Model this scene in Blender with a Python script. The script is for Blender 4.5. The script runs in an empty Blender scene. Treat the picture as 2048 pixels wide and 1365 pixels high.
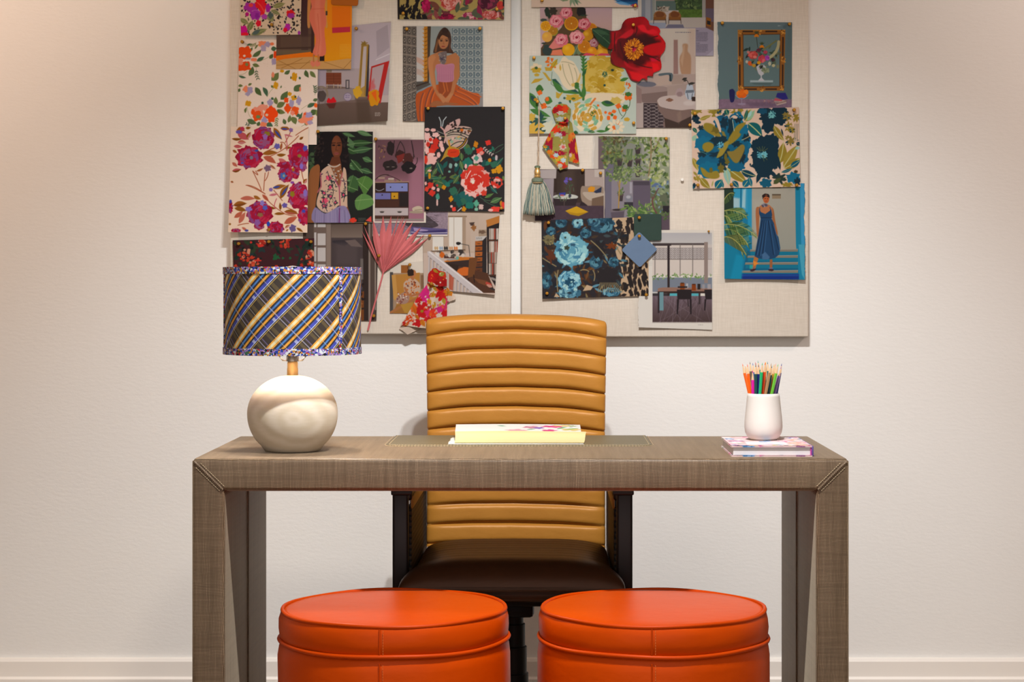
import bpy, bmesh, math, random
import numpy as np
from mathutils import Vector, Matrix

scene = bpy.context.scene
COL = scene.collection

# ---------------------------------------------------------------- camera
# level camera at eye height of a seated viewer, lens shifted instead of tilted
F, VX, VY, EYE = 3800.0, 1095.0, 575.0, 1.13     # focal length and vanishing point in pixels of the 2048 px frame
cam_d = bpy.data.cameras.new('camera'); cam = bpy.data.objects.new('camera', cam_d); COL.objects.link(cam)
cam.location = (0, 0, EYE); cam.rotation_euler = (math.pi/2, 0, 0)
cam_d.sensor_width = 36; cam_d.lens = F/2048*36
cam_d.shift_x = (1024-VX)/2048; cam_d.shift_y = (VY-682.5)/2048
cam_d.clip_start = .05; cam_d.clip_end = 50
scene.camera = cam

def P(px, py, d):
    "point at distance d in front of the camera plane that is seen at photo pixel px, py"
    return Vector(((px-VX)/F*d, d, EYE-(py-VY)/F*d))

# ---------------------------------------------------------------- world and lights
w = bpy.data.worlds.new('room_light'); scene.world = w; w.use_nodes = True
w.node_tree.nodes['Background'].inputs[0].default_value = (1.0, .965, .94, 1)
w.node_tree.nodes['Background'].inputs[1].default_value = 1.25

def spot(name, loc, target, energy, angle, blend, col, r=.03):
    d = bpy.data.lights.new(name, 'SPOT'); d.energy = energy; d.spot_size = math.radians(angle); d.spot_blend = blend
    d.color = col; d.shadow_soft_size = r
    o = bpy.data.objects.new(name, d); COL.objects.link(o); o.location = loc
    o.rotation_euler = (Vector(target)-Vector(loc)).to_track_quat('-Z', 'Y').to_euler()
    return o
spot('ceiling_spot', (.20, 3.20, 2.82), (-.03, 5.3, -.35), 215, 78, 1.0, (.985, .99, 1), .035)
spot('ceiling_spot', (.02, 3.20, 2.82), (.03, 5.3, -.35), 166, 78, 1.0, (.985, .99, 1), .035)
spot('ceiling_spot', (-2.3, 4.05, 2.80), (-1.95, 5.35, 2.0), 118, 96, 1.0, (1, .68, .50), .03)
spot('ceiling_spot', (2.5, 3.8, 2.80), (2.1, 5.35, 1.8), 122, 98, 1.0, (1, .76, .66), .03)
ar = bpy.data.lights.new('added_ceiling_fill', 'AREA'); ar.energy = 22; ar.shape = 'RECTANGLE'; ar.size = 5.0; ar.size_y = 2.4; ar.color = (1, .93, .88)  # added out-of-view area light for general soft fill, not a room fixture
aro = bpy.data.objects.new('added_ceiling_fill', ar); COL.objects.link(aro); aro.location = (.1, .8, 2.9)

vs = scene.view_settings
scene.display_settings.display_device = 'sRGB'
vs.view_transform = 'Standard'; vs.look = 'None'; vs.gamma = 1; vs.exposure = 0.0; vs.use_curve_mapping = False
# ---------------------------------------------------------------- print painter
# every sheet on the boards carries its printed design as a colour attribute of
# its own finely divided mesh; the designs are drawn here, stroke by stroke.
def H(c):
    if isinstance(c, str):
        return np.array([int(c[i:i+2], 16)/255.0 for i in (0, 2, 4)])
    return np.array(c, float)

def vnoise(X, Y, seed=0):
    r = np.random.RandomState(seed & 0xffff)
    T = r.rand(64, 64)
    xi = np.floor(X).astype(int); yi = np.floor(Y).astype(int)
    fx = X-xi; fy = Y-yi
    fx = fx*fx*(3-2*fx); fy = fy*fy*(3-2*fy)
    a = T[yi % 64, xi % 64]; b = T[yi % 64, (xi+1) % 64]
    c = T[(yi+1) % 64, xi % 64]; d = T[(yi+1) % 64, (xi+1) % 64]
    return (a*(1-fx)+b*fx)*(1-fy)+(c*(1-fx)+d*fx)*fy

class Cv:
    def __init__(s, x0, y0, x1, y1, col, R=1.4):
        s.x0, s.y0, s.x1, s.y1, s.R = x0, y0, x1, y1, R
        s.w = int((x1-x0)*R)+2; s.h = int((y1-y0)*R)+2
        s.a = np.empty((s.h, s.w, 3)); s.a[:] = H(col)
        s.ox = s.oy = 0.0; s.sc = 1.0
        s.rnd = random.Random(int(x0*7+y0*13))
    def t(s, ox, oy, sc):
        s.ox, s.oy, s.sc = ox, oy, sc
        return s
    def T(s, p):
        p = np.asarray(p, float).reshape(-1, 2)
        return np.stack([(s.ox+p[:, 0]/s.sc-s.x0)*s.R, (s.oy+p[:, 1]/s.sc-s.y0)*s.R], 1)
    def _win(s, q, m):
        x0 = max(int(q[:, 0].min()-m), 0); x1 = min(int(q[:, 0].max()+m)+2, s.w)
        y0 = max(int(q[:, 1].min()-m), 0); y1 = min(int(q[:, 1].max()+m)+2, s.h)
        if x1 <= x0 or y1 <= y0:
            return None
        X, Y = np.meshgrid(np.arange(x0, x1)+.5, np.arange(y0, y1)+.5)
        return x0, x1, y0, y1, X, Y
    def _mix(s, W, al, col):
        x0, x1, y0, y1 = W[:4]
        v = s.a[y0:y1, x0:x1]
        v += (H(col)-v)*al[..., None]
    def _segd(s, q, X, Y, closed):
        n = len(q); D = None
        for i in range(n if closed else n-1):
            a = q[i]; b = q[(i+1) % n]; e = b-a
            L = max(e@e, 1e-9)
            h = np.clip(((X-a[0])*e[0]+(Y-a[1])*e[1])/L, 0, 1)
            d = (X-a[0]-h*e[0])**2+(Y-a[1]-h*e[1])**2
            D = d if D is None else np.minimum(D, d)
        return np.sqrt(D)
    def poly(s, pts, col, al=1.0, soft=0):
        q = s.T(pts); so = max(1.0, soft/s.sc*s.R)
        if 6 <= len(q) <= 18:                      # hand drawn outlines are rounded off
            a, b, d, e = np.roll(q, 1, 0), q, np.roll(q, -1, 0), np.roll(q, -2, 0)
            q = np.stack([.5*(2*b+(d-a)*t+(2*a-5*b+4*d-e)*t*t+(3*b-3*d+e-a)*t**3) for t in (0, .25, .5, .75)], 1).reshape(-1, 2)
        W = s._win(q, so+1)
        if W is None: return s
        X, Y = W[4:]; ins = np.zeros(X.shape, bool); n = len(q)
        for i in range(n):
            a = q[i]; b = q[(i+1) % n]
            if a[1] == b[1]: continue
            c = ((a[1] > Y) != (b[1] > Y)) & (X < (b[0]-a[0])*(Y-a[1])/(b[1]-a[1])+a[0])
            ins ^= c
        d = s._segd(q, X, Y, True)
        s._mix(W, np.clip(.5+np.where(ins, d, -d)/so, 0, 1)*al, col)
        return s
    def line(s, pts, w, col, al=1.0, soft=0):
        q = s.T(pts); r = w/s.sc*s.R/2; so = max(1.0, soft/s.sc*s.R)
        if r < .5: al = al*max(r/.5, .3); r = .5
        W = s._win(q, r+so+1)
        if W is None: return s
        s._mix(W, np.clip(.5+(r-s._segd(q, W[4], W[5], False))/so, 0, 1)*al, col)
        return s
    def ell(s, cx, cy, rx, ry, col, rot=0, al=1.0, soft=0):
        t = np.linspace(0, 2*math.pi, 25)[:-1]; c, n = math.cos(rot), math.sin(rot)
        x = rx*np.cos(t); y = ry*np.sin(t)
        return s.poly(np.stack([cx+x*c-y*n, cy+x*n+y*c], 1), col, al, soft)
    def rect(s, x0, y0, x1, y1, col, al=1.0, soft=0):
        return s.poly([(x0, y0), (x1, y0), (x1, y1), (x0, y1)], col, al, soft)
    def grad(s, x0, y0, x1, y1, c0, c1, vert=True):
        q = s.T([(x0, y0), (x1, y1)]); W = s._win(q, 0)
        if W is None: return s
        X, Y = W[4:]; k = 1 if vert else 0
        f = np.clip(((Y if vert else X)-q[0, k])/max(q[1, k]-q[0, k], 1e-6), 0, 1)
        s.a[W[2]:W[3], W[0]:W[1]] = H(c0)+(H(c1)-H(c0))*f[..., None]
        return s
    def blob(s, cx, cy, rx, ry, col, k=6, amp=.14, rot=0, al=1.0, soft=0):
        t = np.linspace(0, 2*math.pi, 29)[:-1]; R = s.rnd
        if min(rx, ry)/s.sc < 4: amp *= .5
        r = 1+amp*np.cos(k*t+R.random()*6)+amp*.7*np.cos((k+3)*t+R.random()*6)+amp*.5*np.cos((k*2+1)*t+R.random()*6)+amp*.12*np.array([R.uniform(-1, 1) for _ in t])
        c, n = math.cos(rot), math.sin(rot); x = rx*r*np.cos(t); y = ry*r*np.sin(t)
        return s.poly(np.stack([cx+x*c-y*n, cy+x*n+y*c], 1), col, al, soft)
    def leaf(s, x0, y0, x1, y1, w, col, bend=0.0, vein=None, half=None):
        dx, dy = x1-x0, y1-y0; L = math.hypot(dx, dy) or 1; nx, ny = -dy/L, dx/L
        t = np.linspace(0, 1, 9); b = np.sin(math.pi*t)*bend*L; wd = np.sin(math.pi*t**.85)*w/2
        up = np.stack([x0+dx*t+nx*(b+wd), y0+dy*t+ny*(b+wd)], 1)
        md = np.stack([x0+dx*t+nx*b, y0+dy*t+ny*b], 1)
        lo = np.stack([x0+dx*t+nx*(b-wd), y0+dy*t+ny*(b-wd)], 1)
        s.poly(np.concatenate([up, lo[::-1]]), col)
        if half is not None: s.poly(np.concatenate([up, md[::-1]]), half)
        if vein is not None: s.line(md, w*.09, vein)
        return s
    def curve(s, pts, w, col, al=1.0):
        p = np.asarray(pts, float)
        if len(p) == 3:
            t = np.linspace(0, 1, 9)[:, None]
            p = (1-t)**2*p[0]+2*t*(1-t)*p[1]+t*t*p[2]
        return s.line(p, w, col, al)
    def peony(s, cx, cy, rx, ry, cols, n=8, core=None, strokes=14, lobes=None):
        R = s.rnd
        s.blob(cx, cy, rx*.92, ry*.92, cols[0], lobes or n, .09)
        for ring, k in ((.68, n), (.42, max(n-2, 4))):
            o = R.random()*6
            for i in range(k):
                a = o+i*2*math.pi/k
                s.blob(cx+rx*ring*math.cos(a), cy+ry*ring*math.sin(a), rx*.34*(1.25-ring*.5), ry*.26*(1.25-ring*.5),
                       R.choice(cols), 5, .12, a+1.57)
        for _ in range(strokes):
            a = R.random()*6.28; q = R.uniform(.2, .85); da = R.uniform(.15, .4)
            p = [(cx+rx*q*math.cos(a+j*da), cy+ry*(q+j*.06)*math.sin(a+j*da)) for j in (-1, 0, 1)]
            s.curve(p, rx*R.uniform(.04, .09), R.choice(cols[1:] or cols))
        if core is not None: s.blob(cx, cy, rx*.18, ry*.18, core, 5, .2)
        return s
    def sprig(s, x0, y0, x1, y1, n, lw, ll, col, stem=None, bend=.08):
        dx, dy = x1-x0, y1-y0; L = math.hypot(dx, dy) or 1; nx, ny = -dy/L, dx/L
        pts = [(x0+dx*t+nx*math.sin(3.14*t)*bend*L, y0+dy*t+ny*math.sin(3.14*t)*bend*L) for t in np.linspace(0, 1, n+1)]
        s.line(pts, lw*.22, stem or col)
        for i, p in enumerate(pts[1:]):
            for sd in (-1, 1):
                ex = p[0]+dx/L*ll*.75+sd*nx*ll*.7; ey = p[1]+dy/L*ll*.75+sd*ny*ll*.7
                s.leaf(p[0], p[1], ex, ey, lw, col)
        return s
    def spots(s, x0, y0, x1, y1, n, rx, ry, cols, k=4, amp=.2, rots=(0, 3.14)):
        R = s.rnd
        for _ in range(n):
            f = R.uniform(.55, 1.25)
            s.blob(R.uniform(x0, x1), R.uniform(y0, y1), rx*f, ry*f*R.uniform(.8, 1.2), R.choice(cols), k, amp, R.uniform(*rots))
        return s
    def foliage(s, x0, y0, x1, y1, n, l, w, cols):
        R = s.rnd
        for _ in range(n):
            x, y, a = R.uniform(x0, x1), R.uniform(y0, y1), R.uniform(0, 6.28); f = R.uniform(.6, 1.3)
            s.leaf(x, y, x+l*f*math.cos(a), y+l*f*math.sin(a), w*f, R.choice(cols))
        return s
    def mottle(s, amp=.04, scale=6.0, seed=1, box=None):
        Y, X = np.mgrid[0:s.h, 0:s.w]
        n = vnoise(X/(scale*s.R), Y/(scale*s.R), seed)+.5*vnoise(X/(scale*.4*s.R), Y/(scale*.4*s.R), seed+5)-.75
        m = 1+amp*2*n
        if box is not None:
            q = s.T([box[:2], box[2:]]); mk = (X >= q[0, 0]) & (X <= q[1, 0]) & (Y >= q[0, 1]) & (Y <= q[1, 1])
            m = np.where(mk, m, 1)
        s.a *= m[..., None]; np.clip(s.a, 0, 1, s.a)
        return s
    def text(s, x0, y0, x1, dy, n, h, col, al=.6):
        R = s.rnd
        for i in range(n):
            x = x0; e = x1-(R.uniform(0, .35)*(x1-x0) if i == n-1 else R.uniform(0, .06)*(x1-x0))
            while x < e:
                w = R.uniform(1.2, 4)*h
                s.rect(x, y0+i*dy, min(x+w, e), y0+i*dy+h, col, al); x += w+h*.8
        return s
    def sample(s, px, py):
        x = np.clip((px-s.x0)*s.R-.5, 0, s.w-1.001); y = np.clip((py-s.y0)*s.R-.5, 0, s.h-1.001)
        xi = x.astype(int); yi = y.astype(int); fx = (x-xi)[..., None]; fy = (y-yi)[..., None]
        a = s.a
        return (a[yi, xi]*(1-fx)+a[yi, xi+1]*fx)*(1-fy)+(a[yi+1, xi]*(1-fx)+a[yi+1, xi+1]*fx)*fy
# ---------------------------------------------------------------- mesh helpers
def wloc(o):
    v = Vector((0, 0, 0))
    while o is not None:
        v += o.location; o = o.parent
    return v
def empty(name, loc, label, cat, group=None):
    o = bpy.data.objects.new(name, None); COL.objects.link(o); o.location = loc; o.empty_display_size = .1
    return tag(o, label, cat, group)
def tag(o, label, cat, group=None):
    o['label'] = label; o['category'] = cat
    if group: o['group'] = group
    return o
def mk(name, verts, faces, mat, parent=None, smooth=True, uv=None, col=None, angle=None):
    "one mesh object from world coordinates; its origin is its base centre, or that of its thing"
    v = np.asarray([tuple(p) for p in verts] if not isinstance(verts, np.ndarray) else verts, float).reshape(-1, 3)
    if parent is not None: org = wloc(parent)
    else:
        lo, hi = v.min(0), v.max(0); org = Vector(((lo[0]+hi[0])/2, (lo[1]+hi[1])/2, lo[2]))
    v = v-np.array(org)
    me = bpy.data.meshes.new(name)
    if isinstance(faces, np.ndarray):
        n = len(faces); me.vertices.add(len(v)); me.vertices.foreach_set('co', v.astype(np.float32).ravel())
        me.loops.add(n*4); me.loops.foreach_set('vertex_index', faces.astype(np.int32).ravel())
        me.polygons.add(n); me.polygons.foreach_set('loop_start', np.arange(0, n*4, 4, dtype=np.int32))
        me.update(calc_edges=True)
    else:
        me.from_pydata([tuple(p) for p in v], [], faces)
    if uv is not None:
        l = me.uv_layers.new(name='UVMap'); idx = np.empty(len(me.loops), np.int32); me.loops.foreach_get('vertex_index', idx)
        l.data.foreach_set('uv', np.asarray(uv, np.float32)[idx].ravel())
    if col is not None:
        a = me.color_attributes.new('print', 'FLOAT_COLOR', 'POINT')
        c = np.concatenate([np.asarray(col, float), np.ones((len(v), 1))], 1)
        a.data.foreach_set('color', c.astype(np.float32).ravel())
    if smooth: me.polygons.foreach_set('use_smooth', np.ones(len(me.polygons), bool))
    me.materials.append(mat); me.validate(); me.update()
    o = bpy.data.objects.new(name, me); COL.objects.link(o); o.parent = parent
    if parent is None: o.location = org
    if smooth and angle:
        try: me.set_sharp_from_angle(angle=math.radians(angle))
        except Exception: pass
    return o
def from_bm(name, bm, mat, parent=None, smooth=True, angle=35, boxuv=False):
    bmesh.ops.recalc_face_normals(bm, faces=bm.faces)
    vs_ = [v.co.copy() for v in bm.verts]; bm.verts.index_update()
    fs = [[v.index for v in f.verts] for f in bm.faces]; bm.free()
    o = mk(name, vs_, fs, mat, parent, smooth, angle=angle)
    if boxuv: box_uv(o)
    return o
def box_uv(o):
    me = o.data; org = wloc(o); l = me.uv_layers.get('UVMap') or me.uv_layers.new(name='UVMap')
    for p in me.polygons:
        n = p.normal; a = max(range(3), key=lambda i: abs(n[i]))
        for li in p.loop_indices:
            c = me.vertices[me.loops[li].vertex_index].co+org
            l.data[li].uv = ((c.y, c.z), (c.x, c.z), (c.x, c.y))[a]
def bm_box(bm, lo, hi, bev=0, seg=3):
    r = bmesh.ops.create_cube(bm, size=1)['verts']; lo, hi = Vector(lo), Vector(hi)
    for v in r:
        v.co = Vector([lo[i]+(v.co[i]+.5)*(hi[i]-lo[i]) for i in range(3)])
    if bev: bmesh.ops.bevel(bm, geom=list({e for v in r for e in v.link_edges}), offset=bev, segments=seg, profile=.5, affect='EDGES')
    return bm
def box(name, lo, hi, mat, parent=None, bev=.003, seg=2, boxuv=False):
    return from_bm(name, bm_box(bmesh.new(), lo, hi, bev, seg), mat, parent, boxuv=boxuv)
def lathe_data(prof, c, n=48, cap=True):
    V, Fc = [], []
    for r, z in prof:
        for k in range(n):
            a = 2*math.pi*k/n; V.append((c[0]+r*math.cos(a), c[1]+r*math.sin(a), c[2]+z))
    m = len(prof)
    for j in range(m-1):
        for k in range(n): Fc.append((j*n+k, j*n+(k+1) % n, (j+1)*n+(k+1) % n, (j+1)*n+k))
    if cap:
        if prof[0][0] > 1e-5: Fc.append(tuple(range(n-1, -1, -1)))
        if prof[-1][0] > 1e-5: Fc.append(tuple((m-1)*n+k for k in range(n)))
    return V, Fc
def lathe(name, prof, c, mat, parent=None, n=48, cap=True, angle=40):
    return mk(name, *lathe_data(prof, c, n, cap), mat, parent, angle=angle)
def tube_data(pts, r, n=8, off=0, closed=False):
    pts = [Vector(p) for p in pts]; m = len(pts); V, Fc = [], []
    for i, p in enumerate(pts):
        t = (pts[(i+1) % m]-pts[i-1]) if closed else (pts[min(i+1, m-1)]-pts[max(i-1, 0)])
        t.normalize(); up = Vector((0, 0, 1)) if abs(t.z) < .9 else Vector((0, 1, 0))
        a = t.cross(up).normalized(); b = t.cross(a)
        rr = r[i] if isinstance(r, (list, tuple)) else r
        for k in range(n):
            q = 2*math.pi*k/n; V.append(p+a*(rr*math.cos(q))+b*(rr*math.sin(q)))
    for i in range(m if closed else m-1):
        j = (i+1) % m
        for k in range(n): Fc.append((off+i*n+k, off+i*n+(k+1) % n, off+j*n+(k+1) % n, off+j*n+k))
    if not closed:
        Fc.append(tuple(off+k for k in range(n-1, -1, -1))); Fc.append(tuple(off+(m-1)*n+k for k in range(n)))
    return V, Fc
def tube(name, pts, r, mat, parent=None, n=8, closed=False):
    return mk(name, *tube_data(pts, r, n, 0, closed), mat, parent, angle=50)
def multi(name, items, mat, parent=None, smooth=True, angle=45):
    V, Fc = [], []
    for v, f in items:
        o = len(V); V += list(v); Fc += [tuple(i+o for i in q) for q in f]
    return mk(name, V, Fc, mat, parent, smooth, angle=angle)
def gridfaces(nu, nv):
    i = np.arange(nv-1)[:, None]*nu+np.arange(nu-1)[None, :]; i = i.ravel()
    return np.stack([i, i+1, i+1+nu, i+nu], 1)

# ---------------------------------------------------------------- materials
def lin(c):
    c = H(c) if isinstance(c, str) else np.array(c, float)
    return np.where(c <= .04045, c/12.92, ((c+.055)/1.055)**2.4)
def L4(c): return tuple(float(x) for x in lin(c))+(1.0,)
class NT:
    def __init__(s, name, rough=.5, spec=.4, metal=0):
        s.m = bpy.data.materials.new(name); s.m.use_nodes = True; s.t = s.m.node_tree; s.b = s.t.nodes['Principled BSDF']
        s.b.inputs['Roughness'].default_value = rough; s.b.inputs['Specular IOR Level'].default_value = spec; s.b.inputs['Metallic'].default_value = metal
    def n(s, kind, **k):
        o = s.t.nodes.new(kind)
        for a, v in k.items(): setattr(o, a, v)
        return o
    def l(s, a, b): s.t.links.new(a, b)
    def val(s, sock, v):
        if hasattr(v, 'links') or isinstance(v, bpy.types.NodeSocket): s.l(v, sock)
        else: sock.default_value = v
    def math(s, op, a, b=0.0, c=None):
        o = s.n('ShaderNodeMath', operation=op); s.val(o.inputs[0], a); s.val(o.inputs[1], b)
        if c is not None: s.val(o.inputs[2], c)
        return o.outputs[0]
    def coord(s, which='Object'): return s.n('ShaderNodeTexCoord').outputs[which]
    def mapping(s, v, scale=(1, 1, 1), rot=(0, 0, 0), loc=(0, 0, 0)):
        o = s.n('ShaderNodeMapping'); s.l(v, o.inputs[0]); o.inputs['Scale'].default_value = scale; o.inputs['Rotation'].default_value = rot; o.inputs['Location'].default_value = loc
        return o.outputs[0]
    def noise(s, v, scale, detail=3, rough=.5, out='Fac'):
        o = s.n('ShaderNodeTexNoise'); s.l(v, o.inputs['Vector']); o.inputs['Scale'].default_value = scale; o.inputs['Detail'].default_value = detail; o.inputs['Roughness'].default_value = rough
        return o.outputs[out]
    def ramp(s, f, stops, const=False):
        o = s.n('ShaderNodeValToRGB'); r = o.color_ramp; r.interpolation = 'CONSTANT' if const else 'LINEAR'
        while len(r.elements) < len(stops): r.elements.new(.5)
        for e, (p, c) in zip(r.elements, stops):
            e.position = p; e.color = L4(c)
        s.val(o.inputs[0], f); return o.outputs[0]
    def mix(s, f, a, b, blend='MIX'):
        o = s.n('ShaderNodeMix', data_type='RGBA', blend_type=blend); s.val(o.inputs[0], f)
        s.val(o.inputs[6], L4(a) if isinstance(a, str) else a); s.val(o.inputs[7], L4(b) if isinstance(b, str) else b)
        return o.outputs[2]
    def base(s, c):
        s.val(s.b.inputs['Base Color'], L4(c) if isinstance(c, str) else c); return s
    def bump(s, h, strength=.3, dist=.002, prev=None):
        o = s.n('ShaderNodeBump'); o.inputs['Strength'].default_value = strength; o.inputs['Distance'].default_value = dist; s.l(h, o.inputs['Height'])
        if prev is not None: s.l(prev, o.inputs['Normal'])
        s.l(o.outputs[0], s.b.inputs['Normal']); return o.outputs[0]
def plain(name, c, rough=.5, spec=.4, metal=0, var=.0, scale=20):
    t = NT(name, rough, spec, metal)
    if var:
        k = lin(c); n = t.noise(t.coord(), scale, 3)
        o = t.n('ShaderNodeMix', data_type='RGBA'); t.l(n, o.inputs[0]); o.inputs[6].default_value = tuple(np.clip(k*(1-var), 0, 1))+(1,); o.inputs[7].default_value = tuple(np.clip(k*(1+var), 0, 1))+(1,)
        t.l(o.outputs[2], t.b.inputs['Base Color'])
    else: t.base(c)
    return t.m
def leather(name, c, c2, rough=.42, spec=.45, wr=.25, scale=9):
    t = NT(name, rough, spec); co = t.coord(); k = lin(c); k = .4+.6*k/k.max(); t.b.inputs['Specular Tint'].default_value = tuple(k)+(1,)
    t.base(t.mix(t.noise(co, scale, 4, .6), c2, c))
    b = t.bump(t.noise(co, 420, 2), .12, .0006)
    t.bump(t.noise(t.mapping(co, (1, 1, 2.2)), 16, 3, .55), wr, .004, b)
    return t.m

def fabric_desk():
    t = NT('woven_hide', .5, .35); uv = t.coord('UV'); sp = t.n('ShaderNodeSeparateXYZ')
    wob = t.n('ShaderNodeMix', data_type='VECTOR')
    nz = t.n('ShaderNodeTexNoise'); t.l(uv, nz.inputs['Vector']); nz.inputs['Scale'].default_value = 11; nz.inputs['Detail'].default_value = 2
    ad = t.n('ShaderNodeVectorMath', operation='MULTIPLY_ADD'); t.l(nz.outputs['Color'], ad.inputs[0]); ad.inputs[1].default_value = (.012, .012, 0); t.l(uv, ad.inputs[2])
    t.t.nodes.remove(wob); t.l(ad.outputs[0], sp.inputs[0])
    def tri(x, f): return t.math('PINGPONG', t.math('MULTIPLY', x, f), .5)
    u = tri(sp.outputs[0], 325.0); v = tri(sp.outputs[1], 325.0)
    def sm(x, a, b):
        o = t.n('ShaderNodeMapRange', interpolation_type='SMOOTHSTEP'); t.l(x, o.inputs[0]); o.inputs[1].default_value = a; o.inputs[2].default_value = b; return o.outputs[0]
    su = sm(u, .20, .38); sv = sm(v, .20, .38)
    dots = t.math('MULTIPLY', su, sv)
    str_v = t.noise(t.mapping(uv, (90, 3, 1)), 1.0, 3, .6); str_h = t.noise(t.mapping(uv, (3, 90, 1)), 1.0, 3, .6); big = t.noise(uv, 7, 3)
    m = t.math('MULTIPLY', dots, t.math('MULTIPLY_ADD', str_v, 2.4, t.math('MULTIPLY_ADD', str_h, 1.3, -1.15)))
    ground = t.mix(t.math('MULTIPLY_ADD', big, 1.4, -.2), '3c2c1f', '58442f')
    thread = t.mix(t.math('MULTIPLY', t.math('MAXIMUM', su, sv), .3), ground, '6e5b43')
    t.base(t.mix(t.math('MINIMUM', t.math('MAXIMUM', m, 0.0), 1.0), thread, 'bfa384'))
    t.bump(t.math('MULTIPLY', dots, -1.0), .22, .0008)
    t.b.inputs['Sheen Weight'].default_value = .35; t.b.inputs['Sheen Roughness'].default_value = .4; t.b.inputs['Sheen Tint'].default_value = (1, .84, .62, 1)
    return t.m

def linen():
    t = NT('linen', .85, .2); uv = t.coord('Object')
    a = t.noise(t.mapping(uv, (420, 420, 26)), 1.0, 2, .6); b = t.noise(t.mapping(uv, (26, 26, 420)), 1.0, 2, .6); s_ = t.math('ADD', a, b)
    t.base(t.ramp(t.math('MULTIPLY', s_, .5), [(.30, 'bfb4a6'), (.5, 'c6bbad'), (.7, 'cdc3b6')])); t.bump(s_, .25, .0008)
    return t.m
def wall_paint(name, c, c2):
    t = NT(name, .75, .25); co = t.coord()
    t.base(t.mix(t.noise(co, 2.2, 3), c, c2)); b = t.bump(t.noise(t.mapping(co, (1, 1, 2.4)), 55, 3, .6), .22, .002); t.bump(t.noise(co, 300, 2), .1, .0006, b)
    return t.m
def print_mat(name='printed_paper', rough=.6, spec=.1):
    t = NT(name, rough, spec); a = t.n('ShaderNodeAttribute', attribute_name='print'); t.l(a.outputs['Color'], t.b.inputs['Base Color'])
    return t.m
def whitewood():
    t = NT('whitewashed_wood', .6, .3); co = t.coord()
    w_ = t.n('ShaderNodeTexWave', wave_type='RINGS', rings_direction='Y'); t.l(t.mapping(co, (1, .5, 1.5), loc=(-.02, 0, -.12)), w_.inputs[0]); w_.inputs['Scale'].default_value = 9; w_.inputs['Distortion'].default_value = 5; w_.inputs['Detail'].default_value = 3; w_.inputs['Detail Scale'].default_value = 1.6
    g = t.noise(t.mapping(co, (30, 30, 260)), 1.0, 3, .6)
    c1 = t.mix(w_.outputs['Fac'], 'd0c3ad', 'ddd2c0'); t.base(t.mix(t.math('MULTIPLY', g, .4), c1, 'b8a488')); t.bump(g, .1, .001)
    return t.m
def plaid():
    t = NT('plaid_silk', .6, .3); sp = t.n('ShaderNodeSeparateXYZ'); t.l(t.coord('UV'), sp.inputs[0]); u, v = sp.outputs[0], sp.outputs[1]
    per = .0967
    a = t.math('FRACT', t.math('DIVIDE', t.math('ADD', t.math('SUBTRACT', u, v), 10*per+.0255), per))
    b = t.math('FRACT', t.math('DIVIDE', t.math('ADD', t.math('ADD', u, v), 10*per), per))
    O, Pa, D, Br, Bl, In, Wh = 'f0a838', 'f0e6b4', '34333c', '6a583e', '4a86d0', '4450b8', 'd4daee'
    main = t.ramp(a, [(0, O), (.045, Pa), (.13, O), (.185, D), (.25, Bl), (.305, D), (.37, O), (.445, D), (.50, In), (.60, Wh), (.622, D), (.655, 'e0bd62'), (.675, '3f352c')], True)
    crs = t.ramp(b, [(0, '5c4f36'), (.12, '3a322c'), (.30, '5f5238'), (.40, '352d29'), (.52, '4a4038'), (.56, '6a6084'), (.59, '3d3430'), (.76, '5d5036'), (.86, '38302b')], True)
    br = t.ramp(b, [(0, 'ffffff'), (.12, 'c8c8cc'), (.26, 'ffffff'), (.34, '9fa4c0'), (.55, 'd8d8d8'), (.62, 'ffffff'), (.80, 'b8b8bc'), (.92, 'f4f4f4')], True)
    isbr = t.math('MAXIMUM', t.math('GREATER_THAN', a, .69), t.math('LESS_THAN', a, -.1))
    c = t.mix(isbr, t.mix(.4, main, br, 'MULTIPLY'), crs)
    c = t.mix(t.math('MULTIPLY', t.math('COMPARE', b, .455, .018), .45), c, 'c9c4d6'); c = t.mix(t.math('MULTIPLY', t.math('COMPARE', b, .93, .010), .4), c, 'd8d2c0')
    c = t.mix(t.math('MULTIPLY', t.math('COMPARE', a, .555, .055), t.math('MULTIPLY', t.math('COMPARE', b, .30, .05), .6)), c, 'c4c9e0')
    slub = t.noise(t.mapping(t.coord('UV'), (900, 25, 1)), 1.0, 2, .6)
    c = t.mix(t.math('MULTIPLY', slub, .42), c, '2a2420'); t.base(c); t.bump(slub, .12, .0006)
    return t.m
def floral_trim():
    t = NT('floral_trim', .7, .25); vo = t.n('ShaderNodeTexVoronoi'); t.l(t.mapping(t.coord('UV'), (1, 1.15, 1)), vo.inputs['Vector']); vo.inputs['Scale'].default_value = 185; vo.inputs['Randomness'].default_value = 1
    sp = t.n('ShaderNodeSeparateXYZ'); t.l(vo.outputs['Color'], sp.inputs[0])
    big = t.noise(t.coord('UV'), 70, 1); k = t.math('FRACT', t.math('ADD', t.math('MULTIPLY', sp.outputs[0], .75), t.math('MULTIPLY', big, .5)))
    t.base(t.ramp(k, [(0, '23449c'), (.18, 'c8ccd2'), (.32, '8770b4'), (.44, '171a28'), (.54, 'b87f2c'), (.64, '1c3a90'), (.76, 'c0c8c6'), (.84, 'a82432'), (.90, '3a6a48'), (.95, '9a74b8')], True))
    return t.m
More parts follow.
